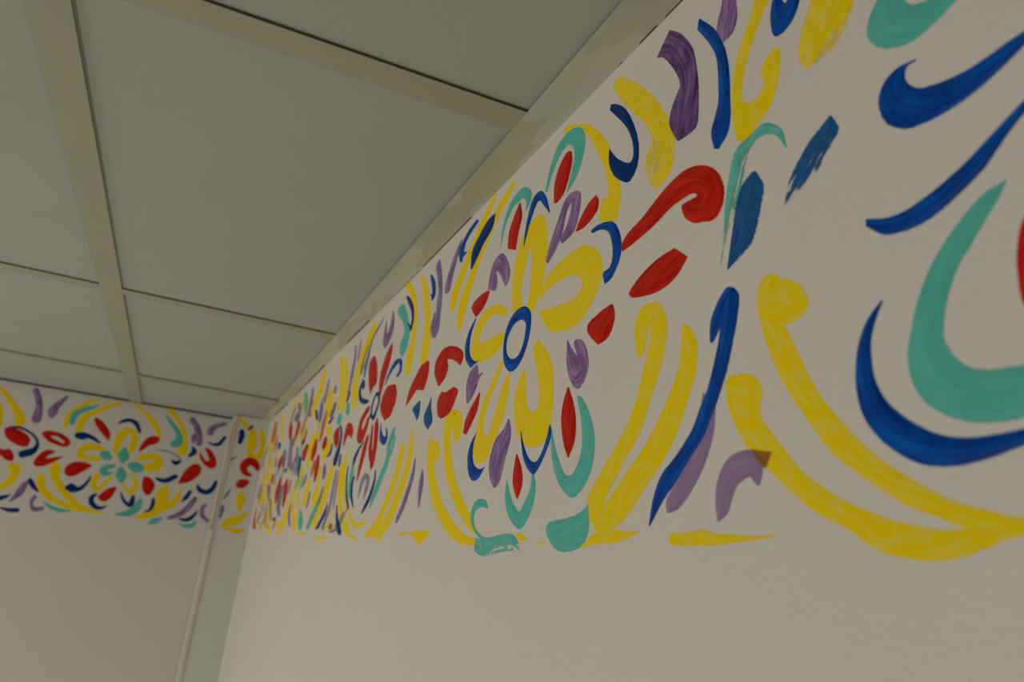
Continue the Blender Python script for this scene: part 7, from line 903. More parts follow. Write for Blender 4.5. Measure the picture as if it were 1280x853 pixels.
  ('dash','n',0,[(0,2,[-281.2,75.2,-282.1,73.4,-282,71.4,-281.3,69.6,-278.5,64.5,-274.2,59.2,-267.4,54.7,-260.1,50.8,-259.4,50.4,-258.6,50.3,-257.9,50.7],[-279.5,76.5,-277.6,76.8,-275.8,76.1,-274.4,74.8,-270.9,70.8,-267.6,66.7,-263.1,60.8,-257.9,53.9,-257.5,53.2,-257.2,52.4,-257.4,51.5])]),
 ]),
 ('painted_brushstroke', 'upper short navy dash at the left edge of the back wall base', 'brushstroke', 'B', None, [
  ('dash','n',0,[(0,2,[-327.8,26,-326.1,24.2,-324.2,23.6,-322.4,23.6,-316.8,26.6,-311.5,29.9,-307.9,33.9,-305.1,37.9,-304.9,38.2,-304.8,38.6,-304.9,39.1],[-328.9,28.4,-329.1,30.9,-328.2,32.6,-326.9,33.7,-320.8,35.2,-315.2,36.6,-310.8,38.1,-306.5,39.8,-306.1,39.9,-305.7,39.9,-305.3,39.6])]),
 ]),
 ('painted_brushstroke', 'lower short navy dash at the left edge of the back wall base', 'brushstroke', 'B', None, [
  ('dash','n',0,[(0,2,[-317,10.6,-316.7,9.8,-316.2,9.3,-315.6,9,-307.5,6.3,-299.2,4.4,-291.2,4.9,-283.7,6.2,-282.4,6.9,-281.5,8.2,-281.3,10.1],[-317,11.5,-316.7,12.2,-316.2,12.5,-315.6,12.6,-307.7,12.5,-300.3,12.7,-293.4,13.6,-286.2,14.9,-284.7,14.7,-283.1,13.9,-281.9,12.2])]),
 ]),
 ('painted_brushstroke', 'small purple C curl on the base of the back wall, left side', 'brushstroke', 'B', None, [
  ('stroke','p',0,[(0,2,[-261,44.4,-262.9,44.8,-264.4,44.1,-265.3,43,-267.5,37.2,-268.7,30.3,-266.7,22.4,-262.4,15.4,-256,12,-249.7,11.8,-244.5,13.9,-240.1,16.9,-239.3,17.6,-238.8,18.7,-239,20.2],[-259.2,43.3,-258,41.6,-257.6,39.8,-257.9,38.2,-260.5,33.5,-261.9,29.5,-260.4,24.8,-257.9,21.4,-255.6,20.9,-252.1,21,-248,21.7,-243.1,22.9,-242,23.1,-240.8,22.7,-239.7,21.6])]),
 ]),
 ('painted_brushstroke', 'thin teal stroke beneath the two sweeping yellow strokes on the back wall', 'brushstroke', 'B', None, [
  ('stroke','t',0,[(0,2,[-244.9,33.1,-244.9,32.6,-244.7,32.2,-244.4,31.9,-237.6,26.3,-229.7,21.2,-219.7,17.5,-208.8,15.8,-198.5,17.8,-188.7,21,-188.4,21.2,-188.2,21.4,-188.1,21.8],[-244.7,33.6,-244.4,33.9,-243.9,34,-243.6,33.9,-235.9,30.8,-228.2,28.2,-219,26,-209.5,24.2,-199.6,23.4,-189.1,22.8,-188.8,22.8,-188.5,22.6,-188.2,22.2])]),
 ]),
 ('painted_flower', 'yellow flower with five looped petals and teal dabs at its heart, on the back wall', 'painted flower', 'B', None, [
  ('petal','y',0,[(0,2,[-155.3,155.1,-163.1,163.2,-183.5,166.3,-201.2,158.9,-207.9,147.1,-206.8,134.4,-197.6,128.4,-178.3,128.3,-163.9,129.5,-158.1,133.7],[-162,150.3,-174.1,151.6,-189.1,149.1,-192.1,145.4,-190.8,140.2,-186.4,137.7,-177,139.2,-165.3,139.4,-160.2,138.5,-159.1,137.8])]),
  ('petal','y',0,[(0,2,[-136.4,143.7,-141.8,158.1,-143.4,186.2,-133.4,203.4,-118.9,210.4,-103.3,204.3,-96.4,187.7,-97.4,169.8,-104.2,151.1],[-128.3,147.2,-129.3,160.1,-127,175.8,-120.8,192.3,-115.7,196.6,-112.5,196,-111.1,189.6,-113.4,169.3,-112,158.6])]),
  ('petal','y',0,[(0,2,[-95.5,143.8,-84.2,156.5,-65.5,164,-46.2,160.5,-37,148.7,-38,133.1,-54.4,124,-72.6,123.3,-77.9,129],[-93,142,-79.5,144.8,-68.1,148.2,-59.9,148.4,-57.2,145.5,-58.6,142.6,-66.4,140.7,-77.7,136.7,-79.1,134.3])]),
  ('petal','y',0,[(0,2,[-109,90.1,-99.9,76.5,-86.4,69.9,-76.3,77.8,-75.8,95.1,-85.9,110.9,-99.1,120.1],[-101.4,91.3,-96.5,83.4,-90,81.1,-85.7,83.9,-85.9,93.6,-90.7,105.8,-99.9,117.8])]),
  ('petal','y',0,[(0,2,[-157,112.8,-165.3,98.7,-168.4,83.4,-160.3,69.8,-150,67,-139.3,79.2,-130.8,93.2,-128,106.5],[-150.8,98.8,-154.4,89.7,-155.3,81.1,-152.7,78.3,-149.2,79.9,-143.6,89.2,-139.4,96.2,-135.9,102.1])]),
  ('centre_dab','t',0,[(0,2,[-164.6,147.2,-164.1,144.3,-162.5,142.2,-160.6,140.8,-157.3,137,-153.8,134.1,-149.6,134.3,-145.4,135.6,-143.2,135.5,-141,136.4,-139.5,138.6],[-163.9,150.1,-162.3,152.3,-160.2,153.1,-157.9,153,-153.6,154.1,-149.7,154.4,-146.3,151.6,-143.1,147.9,-141.1,146.6,-139.5,144.5,-138.9,141.6])]),
  ('centre_dab','t',0,[(0,2,[-129,126.8,-130.2,128,-131.5,128.5,-132.8,128.5,-140.7,127,-148.3,124.7,-154.5,119.9,-157.4,111.2,-151.4,102.6,-143.1,100.7,-136.7,104.3,-131.2,109.1,-130.8,109.5,-130.5,110.1,-130.6,110.9],[-128.3,125.1,-128.3,123.4,-129,122.2,-130,121.4,-136.6,117.7,-141.4,114.1,-143.3,110.7,-143.3,111.2,-144.7,112.9,-144.1,111,-139.6,110.9,-132.8,112.2,-132.2,112.3,-131.6,112.1,-131,111.6])]),
  ('centre_dab','t',0,[(0,2,[-120.6,167.5,-123.1,166.3,-124.4,164.3,-124.8,161.9,-128.3,155.4,-130.2,149.3,-127.5,143.9,-123.3,138.5,-122.6,136.1,-121,134,-118.4,132.6],[-117.7,167.4,-115.1,166.2,-113.5,164.1,-112.7,161.8,-108.1,155.1,-105.2,148.5,-107.3,142.8,-111.2,137.7,-111.7,135.4,-113,133.5,-115.5,132.5])]),
  ('centre_dab','t',0,[(0,2,[-105.9,130.3,-104.9,127.4,-103.1,125.6,-100.9,124.6,-95.2,120.2,-89.4,117.1,-83.9,117.9,-78.7,120.1,-76.1,120.6,-73.7,122.2,-72.4,125.3],[-105.7,133.4,-104.4,135.9,-102.4,137.1,-100.2,137.3,-94.2,139.8,-88.7,141.1,-83.7,138.9,-78.6,135.6,-76,134.5,-73.7,132.4,-72.4,129])]),
  ('centre_dab','t',0,[(0,2,[-120.4,124,-122.7,121.8,-123.5,119,-123.3,116.1,-124.7,110.3,-125.1,105.6,-121.8,101.5,-117,96.8,-116,94.6,-114.2,92.7,-111.6,91.8],[-117.1,124.9,-113.8,124.4,-111.4,122.5,-109.8,120,-104.8,115.6,-101.1,110,-102.3,103.6,-105.2,97.9,-105.4,95.5,-106.4,93.4,-108.7,92])]),
 ]),
 ('painted_brushstroke', 'navy V-shaped stroke directly below the back wall flower', 'brushstroke', 'B', None, [
  ('stroke','n',0,[(0,2,[-105.6,73.5,-105.9,73.1,-106,72.7,-106,72.2,-104.5,66.2,-102.2,60.1,-97.9,54.3,-93,49.5,-87.6,45.5,-80.6,43.8,-75.5,48.7,-74.1,54.6,-74.7,60.7,-76.1,66.7,-76.5,68.2,-77.5,69.5,-79.1,70.3],[-105.1,73.6,-104.6,73.6,-104.2,73.3,-103.9,72.9,-100.9,67.7,-97.8,63,-93.9,58.4,-89.6,54.8,-85.5,53.3,-84.5,53.6,-85.6,54.1,-85.2,57.2,-84.3,61.7,-83.5,67.2,-83.2,68.6,-82.4,69.8,-80.8,70.4])]),
 ]),
 ('painted_brushstroke', 'teal swoosh on the base below the back wall flower', 'brushstroke', 'B', None, [
  ('stroke','t',0,[(0,2,[-107.9,26.4,-107.6,25.9,-107.2,25.7,-106.8,25.6,-96.8,24.3,-87.1,23.8,-78.9,25.3,-71.6,29,-64.9,34.9,-59.9,42.7,-58.9,51.4,-59.6,59.3,-59.7,61.1,-60.5,62.8,-62.2,64.2],[-108,27,-107.9,27.5,-107.6,27.8,-107.3,27.9,-98.4,31.3,-90.7,34.6,-85.3,37.8,-81.3,41.2,-77.6,46.2,-74.5,51.2,-71.5,56,-68.3,62,-67.6,63.5,-66.3,64.6,-64.3,64.8])]),
 ]),
 ('painted_brushstroke', 'short navy sliver right of the teal swoosh on the back wall', 'brushstroke', 'B', None, [
  ('stroke','n',0,[(0,2,[-52.9,37.3,-52.5,36.9,-52,36.8,-51.6,36.8,-45.8,38.2,-40.1,40.7,-36.2,45.7,-34.2,52.2,-34.6,59.6,-35.8,66.9,-36.3,68.2,-37.1,69.3,-38.6,69.9],[-53.1,37.9,-53.2,38.4,-53,38.8,-52.6,39.1,-47.8,42,-44.3,45.1,-43.1,49.1,-42.6,53.9,-42.4,60,-42.4,67,-42.2,68.2,-41.5,69.3,-40.2,69.9])]),
 ]),
 ('painted_brushstroke', 'yellow fan of two broad strokes on the base, right of the back wall flower', 'brushstroke', 'B', None, [
  ('stroke','y',0,[(0,2,[-21.4,99.3,-24.7,98.8,-26.9,96.8,-28,94.3,-32.5,90,-36,83.6,-35.2,75.3,-34.3,67.3,-37,58.6,-41,50.8,-46.2,43.9,-53.1,37.1,-60.2,31.7,-67.9,26.6,-68.7,26.1,-69.2,25.3,-69.2,24.1],[-17.9,98.3,-15,96.1,-13.6,93.3,-13.3,90.3,-10.5,84.4,-8.6,78.9,-9.8,70.8,-12.8,60.2,-16.6,47.7,-23.3,35.6,-34.2,27.7,-45.6,23.4,-56.1,21.8,-66,21.5,-66.9,21.5,-67.9,21.9,-68.7,22.9])]),
  ('stroke','y',0,[(0,2,[9.2,95.7,8.1,95.4,7.5,94.6,7.3,93.8,4.9,84.7,2.1,77.4,-2.3,71.7,-8.2,66.3,-16.4,62.1,-26.5,56.5,-36.4,47.3,-45.9,37.4,-47.2,35.6,-47.6,33.1,-46.7,30.3],[10.3,95.5,11.3,95,11.9,94.1,12.1,93.2,13.9,83,13.9,71.9,9.1,62,1.7,53.8,-6.9,47.2,-16,41.4,-26.3,34.6,-37.7,27.2,-39.7,26.3,-42.1,26.4,-44.7,27.9])]),
 ]),
 ('painted_brushstroke', 'small teal dab hanging below the yellow fan on the back wall', 'brushstroke', 'B', None, [
  ('stroke','t',0,[(0,2,[-38,14.8,-36.9,13.9,-35.7,13.6,-34.6,13.9,-28.6,14.6,-22.7,16.4,-18,21.3,-13.7,27.1,-13.1,27.8,-12.8,28.8,-13.1,30],[-38.8,16.1,-39.1,17.6,-38.7,18.7,-37.9,19.5,-34.2,24.1,-30.1,28,-23.9,30.1,-16.8,31.7,-15.9,32,-14.9,31.9,-13.8,31.2])]),
 ]),
 ('painted_brushstroke', 'rounded red dab lower right of the back wall flower, above the yellow fan', 'brushstroke', 'B', None, [
  ('stroke','r',0,[(0,2,[-69.5,111.6,-68.4,91.8,-59.8,75.9,-51.6,73.8],[-57.9,112.5,-45.8,103.9,-42.1,89.2,-49.6,74.1])]),
 ]),
 ('painted_brushstroke', 'navy wavy dash right of the back wall flower', 'brushstroke', 'B', None, [
  ('stroke','n',0,[(0,2,[-44.9,111.3,-44.6,110,-43.8,109,-42.8,108.5,-35.6,105.7,-27.8,103.9,-20.5,105.1,-14,108.2,-8.1,112.9,-2.5,118.2,-1.5,119.6,-1.2,121.4,-1.8,123.6],[-44.7,112.7,-44,113.8,-43,114.2,-42,114.3,-34.9,113.5,-29,113.4,-24.7,115.1,-20.1,117.8,-14.5,121.5,-8.6,125.9,-7.1,126.5,-5.2,126.5,-3.3,125.4])]),
 ]),
 ('painted_brushstroke', "navy arch above the back wall flower's top petal", 'brushstroke', 'B', None, [
  ('stroke','n',0,[(0,2,[-144.2,214.9,-143.5,214.5,-142.9,214.5,-142.3,214.7,-137.3,217.6,-132.3,219.9,-126.4,222,-120.8,222.6,-115.1,220,-109.7,215.9,-105.4,210.6,-101,203.7,-100.2,202.8,-99.1,202.2,-97.7,202.2],[-144.7,215.5,-144.9,216.3,-144.8,217,-144.5,217.5,-140.6,222.3,-135.8,226.8,-128.8,230.1,-120.5,231.2,-111.7,228.4,-103.7,222.7,-98.9,214.6,-95.7,206.5,-95.4,205.3,-95.6,204,-96.4,202.9])]),
 ]),
 ('painted_brushstroke', 'thin yellow curve falling from the ceiling onto a red comma, back wall', 'brushstroke', 'B', None, [
  ('stroke','y',0,[(0,2,[-122.1,260.5,-122,258.5,-121.1,257,-119.9,255.9,-110.3,251.4,-101.3,246.2,-93.1,238.9,-85.2,230.6,-77.1,221.6,-70.1,213.5,-65,207.6,-60.1,201.6,-59.1,200.4,-57.7,199.7,-55.9,199.8],[-121.4,262.4,-120.1,263.8,-118.6,264.1,-117.1,263.9,-107.4,259,-97.5,253.6,-87.5,247,-77.9,239.6,-68.5,231,-60.3,221.8,-56,213.1,-53.5,205.2,-53.2,203.7,-53.3,202.1,-54.4,200.6])]),
 ]),
 ('painted_brushstroke', 'red comma upper right of the back wall flower', 'brushstroke', 'B', None, [
  ('stroke','r',0,[(0,2,[-90.8,163.2,-90.5,175.4,-80.7,194.8,-69.8,201.1,-58.4,201.3],[-89.1,161.9,-81.2,170.3,-72.8,178.3,-59.9,184.9,-53.5,195])]),
 ]),
 ('painted_brushstroke', 'yellow curve with a teal comma beside it, upper right of the back wall flower', 'brushstroke', 'B', None, [
  ('stroke','y',0,[(0,2,[-53.1,264.5,-53.7,261.6,-52.9,259,-51.5,257.1,-43.5,251.2,-35.6,244.6,-27.2,235.8,-19.9,225.7,-14.9,214.1,-12.3,202.2,-13,190.8,-15,178.5,-14.1,174.4,-11.6,170.6,-7.2,168.2],[-51.4,266.9,-49,268.3,-46.6,268.2,-44.4,267.2,-36.9,260.2,-29,252.5,-19.7,243,-10.6,231.8,-3.3,218.6,2.2,204.2,4.7,189.8,6.1,176.3,4.9,172.4,2.3,169.1,-2.2,167.6])]),
  ('comma','t',0,[(0,2,[-55.8,250.1,-56,249.4,-55.8,248.8,-55.5,248.4,-49.2,240.2,-42.8,232.3,-35.8,225.4,-29.8,218.8,-25.9,211.6,-24.5,205.8,-25.5,202.2,-26.1,201.5,-25.9,200.9,-28.9,197.7,-30.9,196,-32.2,193.5,-32.1,190.1],[-55.4,250.6,-54.8,250.9,-54.2,250.9,-53.7,250.6,-45.4,245,-37.3,239.1,-29.7,232.7,-22.4,225.8,-15.5,218.6,-9.7,210.1,-6.9,200.1,-8.8,189.4,-16.5,184.3,-22.9,183.7,-25.5,183.4,-28.3,184.3,-30.7,186.8])]),
 ]),
 ('painted_brushstroke', 'hair-thin grey curl ending in a navy drop, right of the back wall flower', 'brushstroke', 'B', None, [
  ('curl','g',0,[(0,2,[-55.7,172.1,-55.5,171.8,-55.2,171.6,-54.9,171.5,-45.6,171.7,-36.6,171.3,-27.6,169.8,-19.5,167.6,-13.3,164.9,-8.8,162,-6.8,159.4,-5.5,156.6,-5,156,-4.4,155.7,-3.6,155.6],[-55.8,172.5,-55.7,172.9,-55.5,173.1,-55.2,173.2,-46,174.5,-36.6,175.1,-27.2,173.6,-18.7,171.2,-11.9,168.2,-6.7,164.8,-3.9,161.3,-2.3,158.1,-2.1,157.4,-2.3,156.6,-2.8,156])]),
  ('drop','n',0,[(0,2,[-1.5,158.3,-2.5,158.8,-3.5,158.8,-4.3,158.4,-9.2,156.2,-12,155.5,-13.9,155.5,-18.2,156.3,-19.3,156.5,-20.6,156.2,-21.6,155.2],[-0.7,157.3,-0.3,156.2,-0.5,155.2,-1,154.4,-4.1,149.2,-9.4,145,-16.1,146.8,-20.4,150.3,-21.4,151.1,-22,152.3,-22.1,153.8])]),
 ]),
 ('painted_brushstroke', 'purple stroke with a hooked foot under the ceiling, left of the light purple comma', 'brushstroke', 'B', None, [
  ('stroke','p',0,[(0,2,[-4.1,252.6,-4.9,249.8,-4.2,247.2,-2.9,245.1,2.7,239.9,7.4,234.4,11.4,226,14.8,216.8,17.5,208.4,20.1,199.5,21.3,197.1,23.3,195.2,26.3,194.4],[-2.2,254.9,0.3,256.2,2.8,256,4.9,254.8,11.1,249.2,17.6,242.1,24,232.4,29.2,221.7,31.7,211.4,33.1,201.8,33,199.2,31.9,196.7,29.5,194.9]),(0,2,[19.3,222.8,17.6,223.6,16,223.4,14.8,222.7,10.6,220.2,7,214.7,8.1,207.1,10.6,200.5,11.1,199.3,12,198.3,13.4,197.8],[20.7,221.3,21.3,219.5,21.1,217.9,20.4,216.5,18.8,213.2,18.2,211.5,17.5,207.4,16.9,201.1,16.8,199.8,16.2,198.7,14.9,197.9])]),
 ]),
 ('painted_brushstroke', 'light purple comma under the ceiling beside the pilaster on the back wall', 'brushstroke', 'B', None, [
  ('stroke','p',0,[(0,2,[75.4,255.8,74.1,257.1,72.6,257.5,71.2,257.3,62.2,254.3,53.5,250.9,45.6,246.1,39.3,240.1,37.2,232.7,37.4,227.3,38.2,224.5,40.1,222.1,43.3,220.7],[76.2,254,76.2,252.1,75.5,250.8,74.4,249.9,66.2,245.6,59.3,241.2,54.2,236,51.5,231.9,51.6,230.4,51.9,227.3,51.3,224.6,49.7,222.1,46.8,220.7])]),
 ]),
 ('painted_brushstroke', 'small navy comma above the red U-shaped stroke of the back wall', 'brushstroke', 'B', None, [
  ('stroke','n',0,[(0,2,[13.5,191.3,13,190.2,13,189,13.4,188.1,15,182.9,14.9,182,13.5,178.7,9.8,172.2,9.3,171.3,9.1,170.1,9.7,168.7],[14.5,192.1,15.7,192.4,16.7,192,17.6,191.4,23,187.4,26.5,178.8,20.9,171.8,14,167.7,13.1,167.2,11.9,167.1,10.7,167.6])]),
 ]),
 ('painted_brushstroke', 'thin navy crescent near the pilaster, below the light purple comma', 'brushstroke', 'B', None, [
  ('stroke','n',0,[(0,2,[44,206.5,44,206.1,44.2,205.8,44.5,205.6,50.3,202.5,56.6,200.3,64.2,200,72,203.3,76.9,211.9,80.4,221.4,80.6,222.7,80.3,224.2,79.2,225.5],[44.1,206.9,44.3,207.2,44.6,207.3,44.9,207.3,51,206.6,56.6,206.6,61.9,207.7,65.9,210,69.7,216.1,73.9,224.7,74.7,225.7,76,226.4,77.6,226.3])]),
 ]),
 ('painted_brushstroke', 'red U-shaped stroke near the pilaster on the back wall', 'brushstroke', 'B', None, [
  ('stroke','r',0,[(0,2,[32.6,184.6,33.3,171.2,47.4,155.4,63.9,148.5,72.8,159.4,66.6,176.6,52.7,191.3,42.5,193.5],[34,183,39.1,174.4,47.1,166.6,51.8,165.1,54.4,167.8,52,174.2,44.2,185.4,41.1,190.1])]),
 ]),
 ('painted_brushstroke', 'plump red leaf below the red U-shaped stroke of the back wall', 'brushstroke', 'B', None, [
  ('stroke','r',0,[(0,2,[1.8,107.7,5.3,124.8,13.8,143.9,26.2,154.8,35.8,154.5],[3.4,106.8,20.8,111.6,35.2,122.7,43.8,137.3,42.7,149.5])]),
 ]),
 ('painted_brushstroke', 'navy U-shaped stroke near the pilaster, right of the plump red leaf', 'brushstroke', 'B', None, [
  ('stroke','n',0,[(0,2,[41.8,111,40.9,110,40.7,108.8,40.9,107.7,42.2,102.1,46.5,95.8,55.5,92.2,65.5,91.7,73.9,96,79.8,103.3,81.9,112.5,82.5,121.6,82.4,123,81.7,124.3,80.4,125.3],[43,111.5,44.4,111.5,45.4,110.8,46.2,109.9,49.1,106.4,51.4,104.8,56.9,102.9,62.7,102.2,66.5,104.8,70.1,109.3,72.9,115.5,75.6,123.5,76.2,124.6,77.2,125.5,78.8,125.7])]),
 ]),
 ('painted_brushstroke', 'small navy dash above the long dark purple stroke, back wall base', 'brushstroke', 'B', None, [
  ('stroke','n',0,[(0,2,[17.5,70.2,18.2,69.9,18.7,70,19.2,70.2,24.5,73.3,29.5,77.8,32.3,84.8,34,92.1,34.1,93.5,33.6,95,32.4,96.3],[17,70.7,16.7,71.3,16.8,71.9,17,72.3,19.3,77.9,21.4,83.1,24,88.8,27.1,95.2,27.9,96.3,29.1,97,30.8,97])]),
 ]),
 ('painted_brushstroke', 'long dark purple slanting stroke on the back wall base, left of the pilaster', 'brushstroke', 'B', None, [
  ('stroke','p',0,[(0,2,[-2.8,30.5,-1.5,29.1,0,28.7,1.4,28.8,8.9,30.9,16.8,34.2,25,40,32.4,47,38.1,54.4,42.7,62.1,45.9,69.9,48.4,77.7,48.7,79.6,48.3,81.6,46.8,83.4],[-3.6,32.2,-3.6,34,-2.9,35.3,-1.9,36.2,4.7,39.4,10.8,43.1,17.1,48.9,22.9,55.6,27.4,62.3,31.4,69.2,35.5,75.9,39.5,82.6,40.7,84,42.4,84.8,44.6,84.6])]),
 ]),
 ('painted_brushstroke', 'navy and teal boat-shaped strokes on the back wall base, under the long dark purple stroke', 'brushstroke', 'B', None, [
  ('stroke','n',0,[(0,2,[19.6,32.8,20,32,20.6,31.5,21.3,31.2,29,29.1,37.3,28.6,44.4,32.2,49.7,38.2,53,45.7,55.3,53.5,55.4,54.2,55.2,54.8,54.7,55.5],[19.6,33.8,19.9,34.5,20.5,35,21.2,35.1,28.5,35.9,34.3,37.2,38.9,39.7,43.4,43.5,47.8,48.8,52.2,55.2,52.6,55.7,53.2,56,54,55.9])]),
  ('stroke','t',0,[(0,2,[20.8,22.8,20.9,22.3,21.3,21.9,21.7,21.7,30.3,18,39.1,15.5,47,16.6,53.2,20.4,56.6,26.6,58.3,33,58.5,33.6,58.4,34.3,57.9,34.9],[20.9,23.4,21.1,23.9,21.5,24.1,22,24.1,30.8,23.9,38.1,24.3,43.1,25.7,47.2,27.5,51.1,30.6,55.4,34.9,55.8,35.3,56.4,35.5,57.2,35.4])]),
 ]),
 ('painted_brushstroke', 'small purple C stroke beside the pilaster on the back wall base', 'brushstroke', 'B', None, [
  ('stroke','p',0,[(0,2,[69.3,71.9,68,72.4,66.8,72.2,65.9,71.6,61.4,67.6,57.9,61.3,58.9,52.1,63.1,43.1,70.4,37.3,77.9,33.1,79.2,32.7,80.6,32.8,81.8,33.7],[70.4,70.9,71,69.6,71,68.4,70.5,67.4,67.9,63,66.7,59.5,67.7,54,70,48.1,74.7,43.7,81.2,38.9,82.1,37.9,82.7,36.6,82.6,35.1])]),
 ]),
 ('painted_brushstroke', 'short yellow stroke with a purple tip at the top of the pilaster', 'brushstroke', 'F', None, [
  ('stroke','y',0,[(0,2,[93.7,259.7,93.3,257.8,93.8,256.2,94.8,254.9,99.3,250,104.3,245.3,110.5,241.6,117.2,238.2,118.6,237.7,120.3,237.7,121.9,238.8],[94.9,261.4,96.5,262.3,98.1,262.3,99.6,261.7,105.3,258.6,110.8,255.2,116.2,250.4,121.7,245.3,122.7,244,123.3,242.4,122.9,240.4])]),
  ('tip','n',0,[(0,2,[118.9,237.5,120,237.2,121,237.4,121.8,237.9,124.4,240.6,126.6,243.2,127.6,245.5,128,247.5,128.2,248.3,128.1,249.1,127.5,249.9],[117.9,238.4,117.4,239.5,117.4,240.6,117.8,241.5,119.8,244.5,121.7,247.1,123,248.5,124.3,249.7,124.8,250.3,125.6,250.6,126.6,250.5])]),
 ]),
 ('painted_brushstroke', 'short upright blue dash on the upper pilaster', 'brushstroke', 'F', None, [
  ('stroke','n',0,[(0,2,[104.1,237.6,102.1,236.2,101.2,234.2,101.1,232.2,101.6,226.6,102,221.6,102.3,215.7,102.5,208.8,102.8,207.1,103.7,205.4,105.5,204.2],[106.6,238.1,109,237.5,110.7,235.9,111.6,234,113.4,228.2,114.6,221.4,113.4,214,111.6,207.2,110.9,205.6,109.6,204.3,107.6,203.8])]),
 ]),
 ('painted_brushstroke', 'thick yellow U-shaped stroke on the upper pilaster', 'brushstroke', 'F', None, [
  ('stroke','y',0,[(0,2,[127.1,242.8,124.8,241.5,123.6,239.5,123.3,237.3,121.2,229.6,119.9,221.6,120.7,213.3,122.3,205.8,123.9,199.1,125.5,192.4,127,186.5,128.4,181.1,128.9,179.4,130,177.9,132,177],[129.8,243,132.3,242.1,133.9,240.3,134.7,238.2,138.5,230.9,141.6,223.5,142.9,215.1,143.1,206.3,141.8,198.4,140.1,191.8,138.8,186.2,137.6,180.9,137.2,179.2,136.1,177.7,134.2,176.9]),(0,2,[142.8,244.1,141.3,242.5,140.9,240.7,141.1,238.9,143.9,230,146.4,221.4,149,213.7,150.4,207,149.6,200.4,147.6,194.2,145.4,189.3,144.3,187,141.7,186.4,135.6,186.6,133.9,186.5,132.2,185.7,131.1,184],[144.9,244.9,147,244.8,148.6,243.8,149.7,242.4,154.1,233.9,158.1,225.5,161.2,216.8,163.2,207.5,163.2,197.7,161.4,188.7,157.6,180.5,150.1,174.1,140.9,174.6,134,177.4,132.5,178.2,131.2,179.7,130.7,181.8])]),
 ]),
 ('painted_brushstroke', "tiny grey-blue dash on the pilaster's left edge, level with the red C stroke", 'brushstroke', 'F', None, [
  ('stroke','g',0,[(0,2,[106.3,178.3,105.7,178.5,105.2,178.5,104.8,178.2,100.3,174.8,96,171.2,95.6,170.3,95.5,169.1,96,167.9],[106.7,177.8,107,177.3,106.9,176.7,106.7,176.3,103.5,171.6,100.2,167.1,99.3,166.5,98.2,166.4,97,166.9])]),
 ]),
 ('painted_brushstroke', 'red C-shaped stroke in the middle of the pilaster', 'brushstroke', 'F', None, [
  ('stroke','r',0,[(0,2,[158,154.2,159.3,155.8,159.6,157.7,159.3,159.4,158.2,165.9,154.1,173.3,145,179,132.6,180.2,122.2,172.5,116.6,161.1,119.5,149.3,126.6,141.3,134.6,138.5,141.5,138,143,138.1,144.4,138.7,145.5,140.3],[156,153.3,153.9,153.3,152.3,154.2,151.1,155.5,147.3,159.1,144.4,160.6,140.3,162.4,138.5,163.2,136.4,160.4,134.2,156.9,133.9,154.7,134.8,150.9,137.5,148.6,142.9,146.2,144.3,145.4,145.4,144.1,145.8,142.2])]),
 ]),
 ('painted_brushstroke', 'red oval dab below the red C stroke on the pilaster', 'brushstroke', 'F', None, [
  ('stroke','r',0,[(0,2,[116.2,116.6,119.4,126.6,130.2,132.3,141,131.2],[121.2,111.3,131.8,111.2,139.8,117.4,144.8,127])]),
 ]),
 ('painted_brushstroke', "grey-green upright sliver on the pilaster's left edge", 'brushstroke', 'F', None, [
  ('stroke','g',0,[(0,2,[85.9,143.4,85.2,143.1,84.9,142.6,84.7,142,84.2,135.8,84,129.9,84.7,124.6,85.7,119.7,85.9,119.1,86.4,118.6,87.1,118.3],[86.7,143.4,87.3,143,87.7,142.5,87.9,141.9,88.7,135.7,89.3,129.8,89.3,124.7,89.1,119.8,89,119.2,88.6,118.6,88,118.3])]),
 ]),
 ('painted_brushstroke', "grey-blue leaning dash on the pilaster, left of the yellow bulb's top", 'brushstroke', 'F', None, [
  ('stroke','g',0,[(0,2,[108.2,107.7,107.5,107.7,106.9,107.3,106.6,106.9,103.6,101.4,100.9,96.1,98.9,90.9,97,85.5,96.9,85,96.9,84.4,97.3,83.8],[108.9,107.4,109.4,106.8,109.6,106.2,109.6,105.6,108.4,99.2,106.5,93.1,103.2,88.2,99.5,83.9,99.1,83.5,98.6,83.3,97.9,83.4])]),
 ]),
 ('painted_brushstroke', 'yellow bulb-headed stroke with two leaves at the base of the pilaster', 'brushstroke', 'F', None, [
  ('bulb','y',0,[(0,2,[129.5,104.6,126.3,103.2,124.6,100.6,124,97.7,121.9,92.3,121.1,86.5,124.1,80.5,127.9,74.7,130.2,68.7,132.1,62.5,132.7,61,133.9,59.8,135.6,59.1],[133.3,104.7,136.7,103.2,138.8,100.7,139.8,97.8,142.7,92.6,144.5,87.6,143.1,82,141.1,75.7,140.5,69.3,140.2,62.9,140,61.4,139.2,60.1,137.6,59.2])]),
  ('leaf','y',0,[(0,2,[151.8,63.7,150.1,64.2,148.7,63.8,147.6,63,142.7,59.2,138,55.9,132.3,53.4,126.5,51,120.5,48.6,113.7,44.9,108.5,39.4,104.5,33.7,103.5,32.4,103,30.6,103.6,28.4],[153.3,62.6,154.1,61,154.2,59.5,153.7,58.2,151.1,52.2,147.5,45.9,142.4,39.8,136.1,34.5,129,31.1,122.7,29.2,116.9,27.6,110.4,25.8,108.8,25.2,106.9,25.3,105,26.5])]),
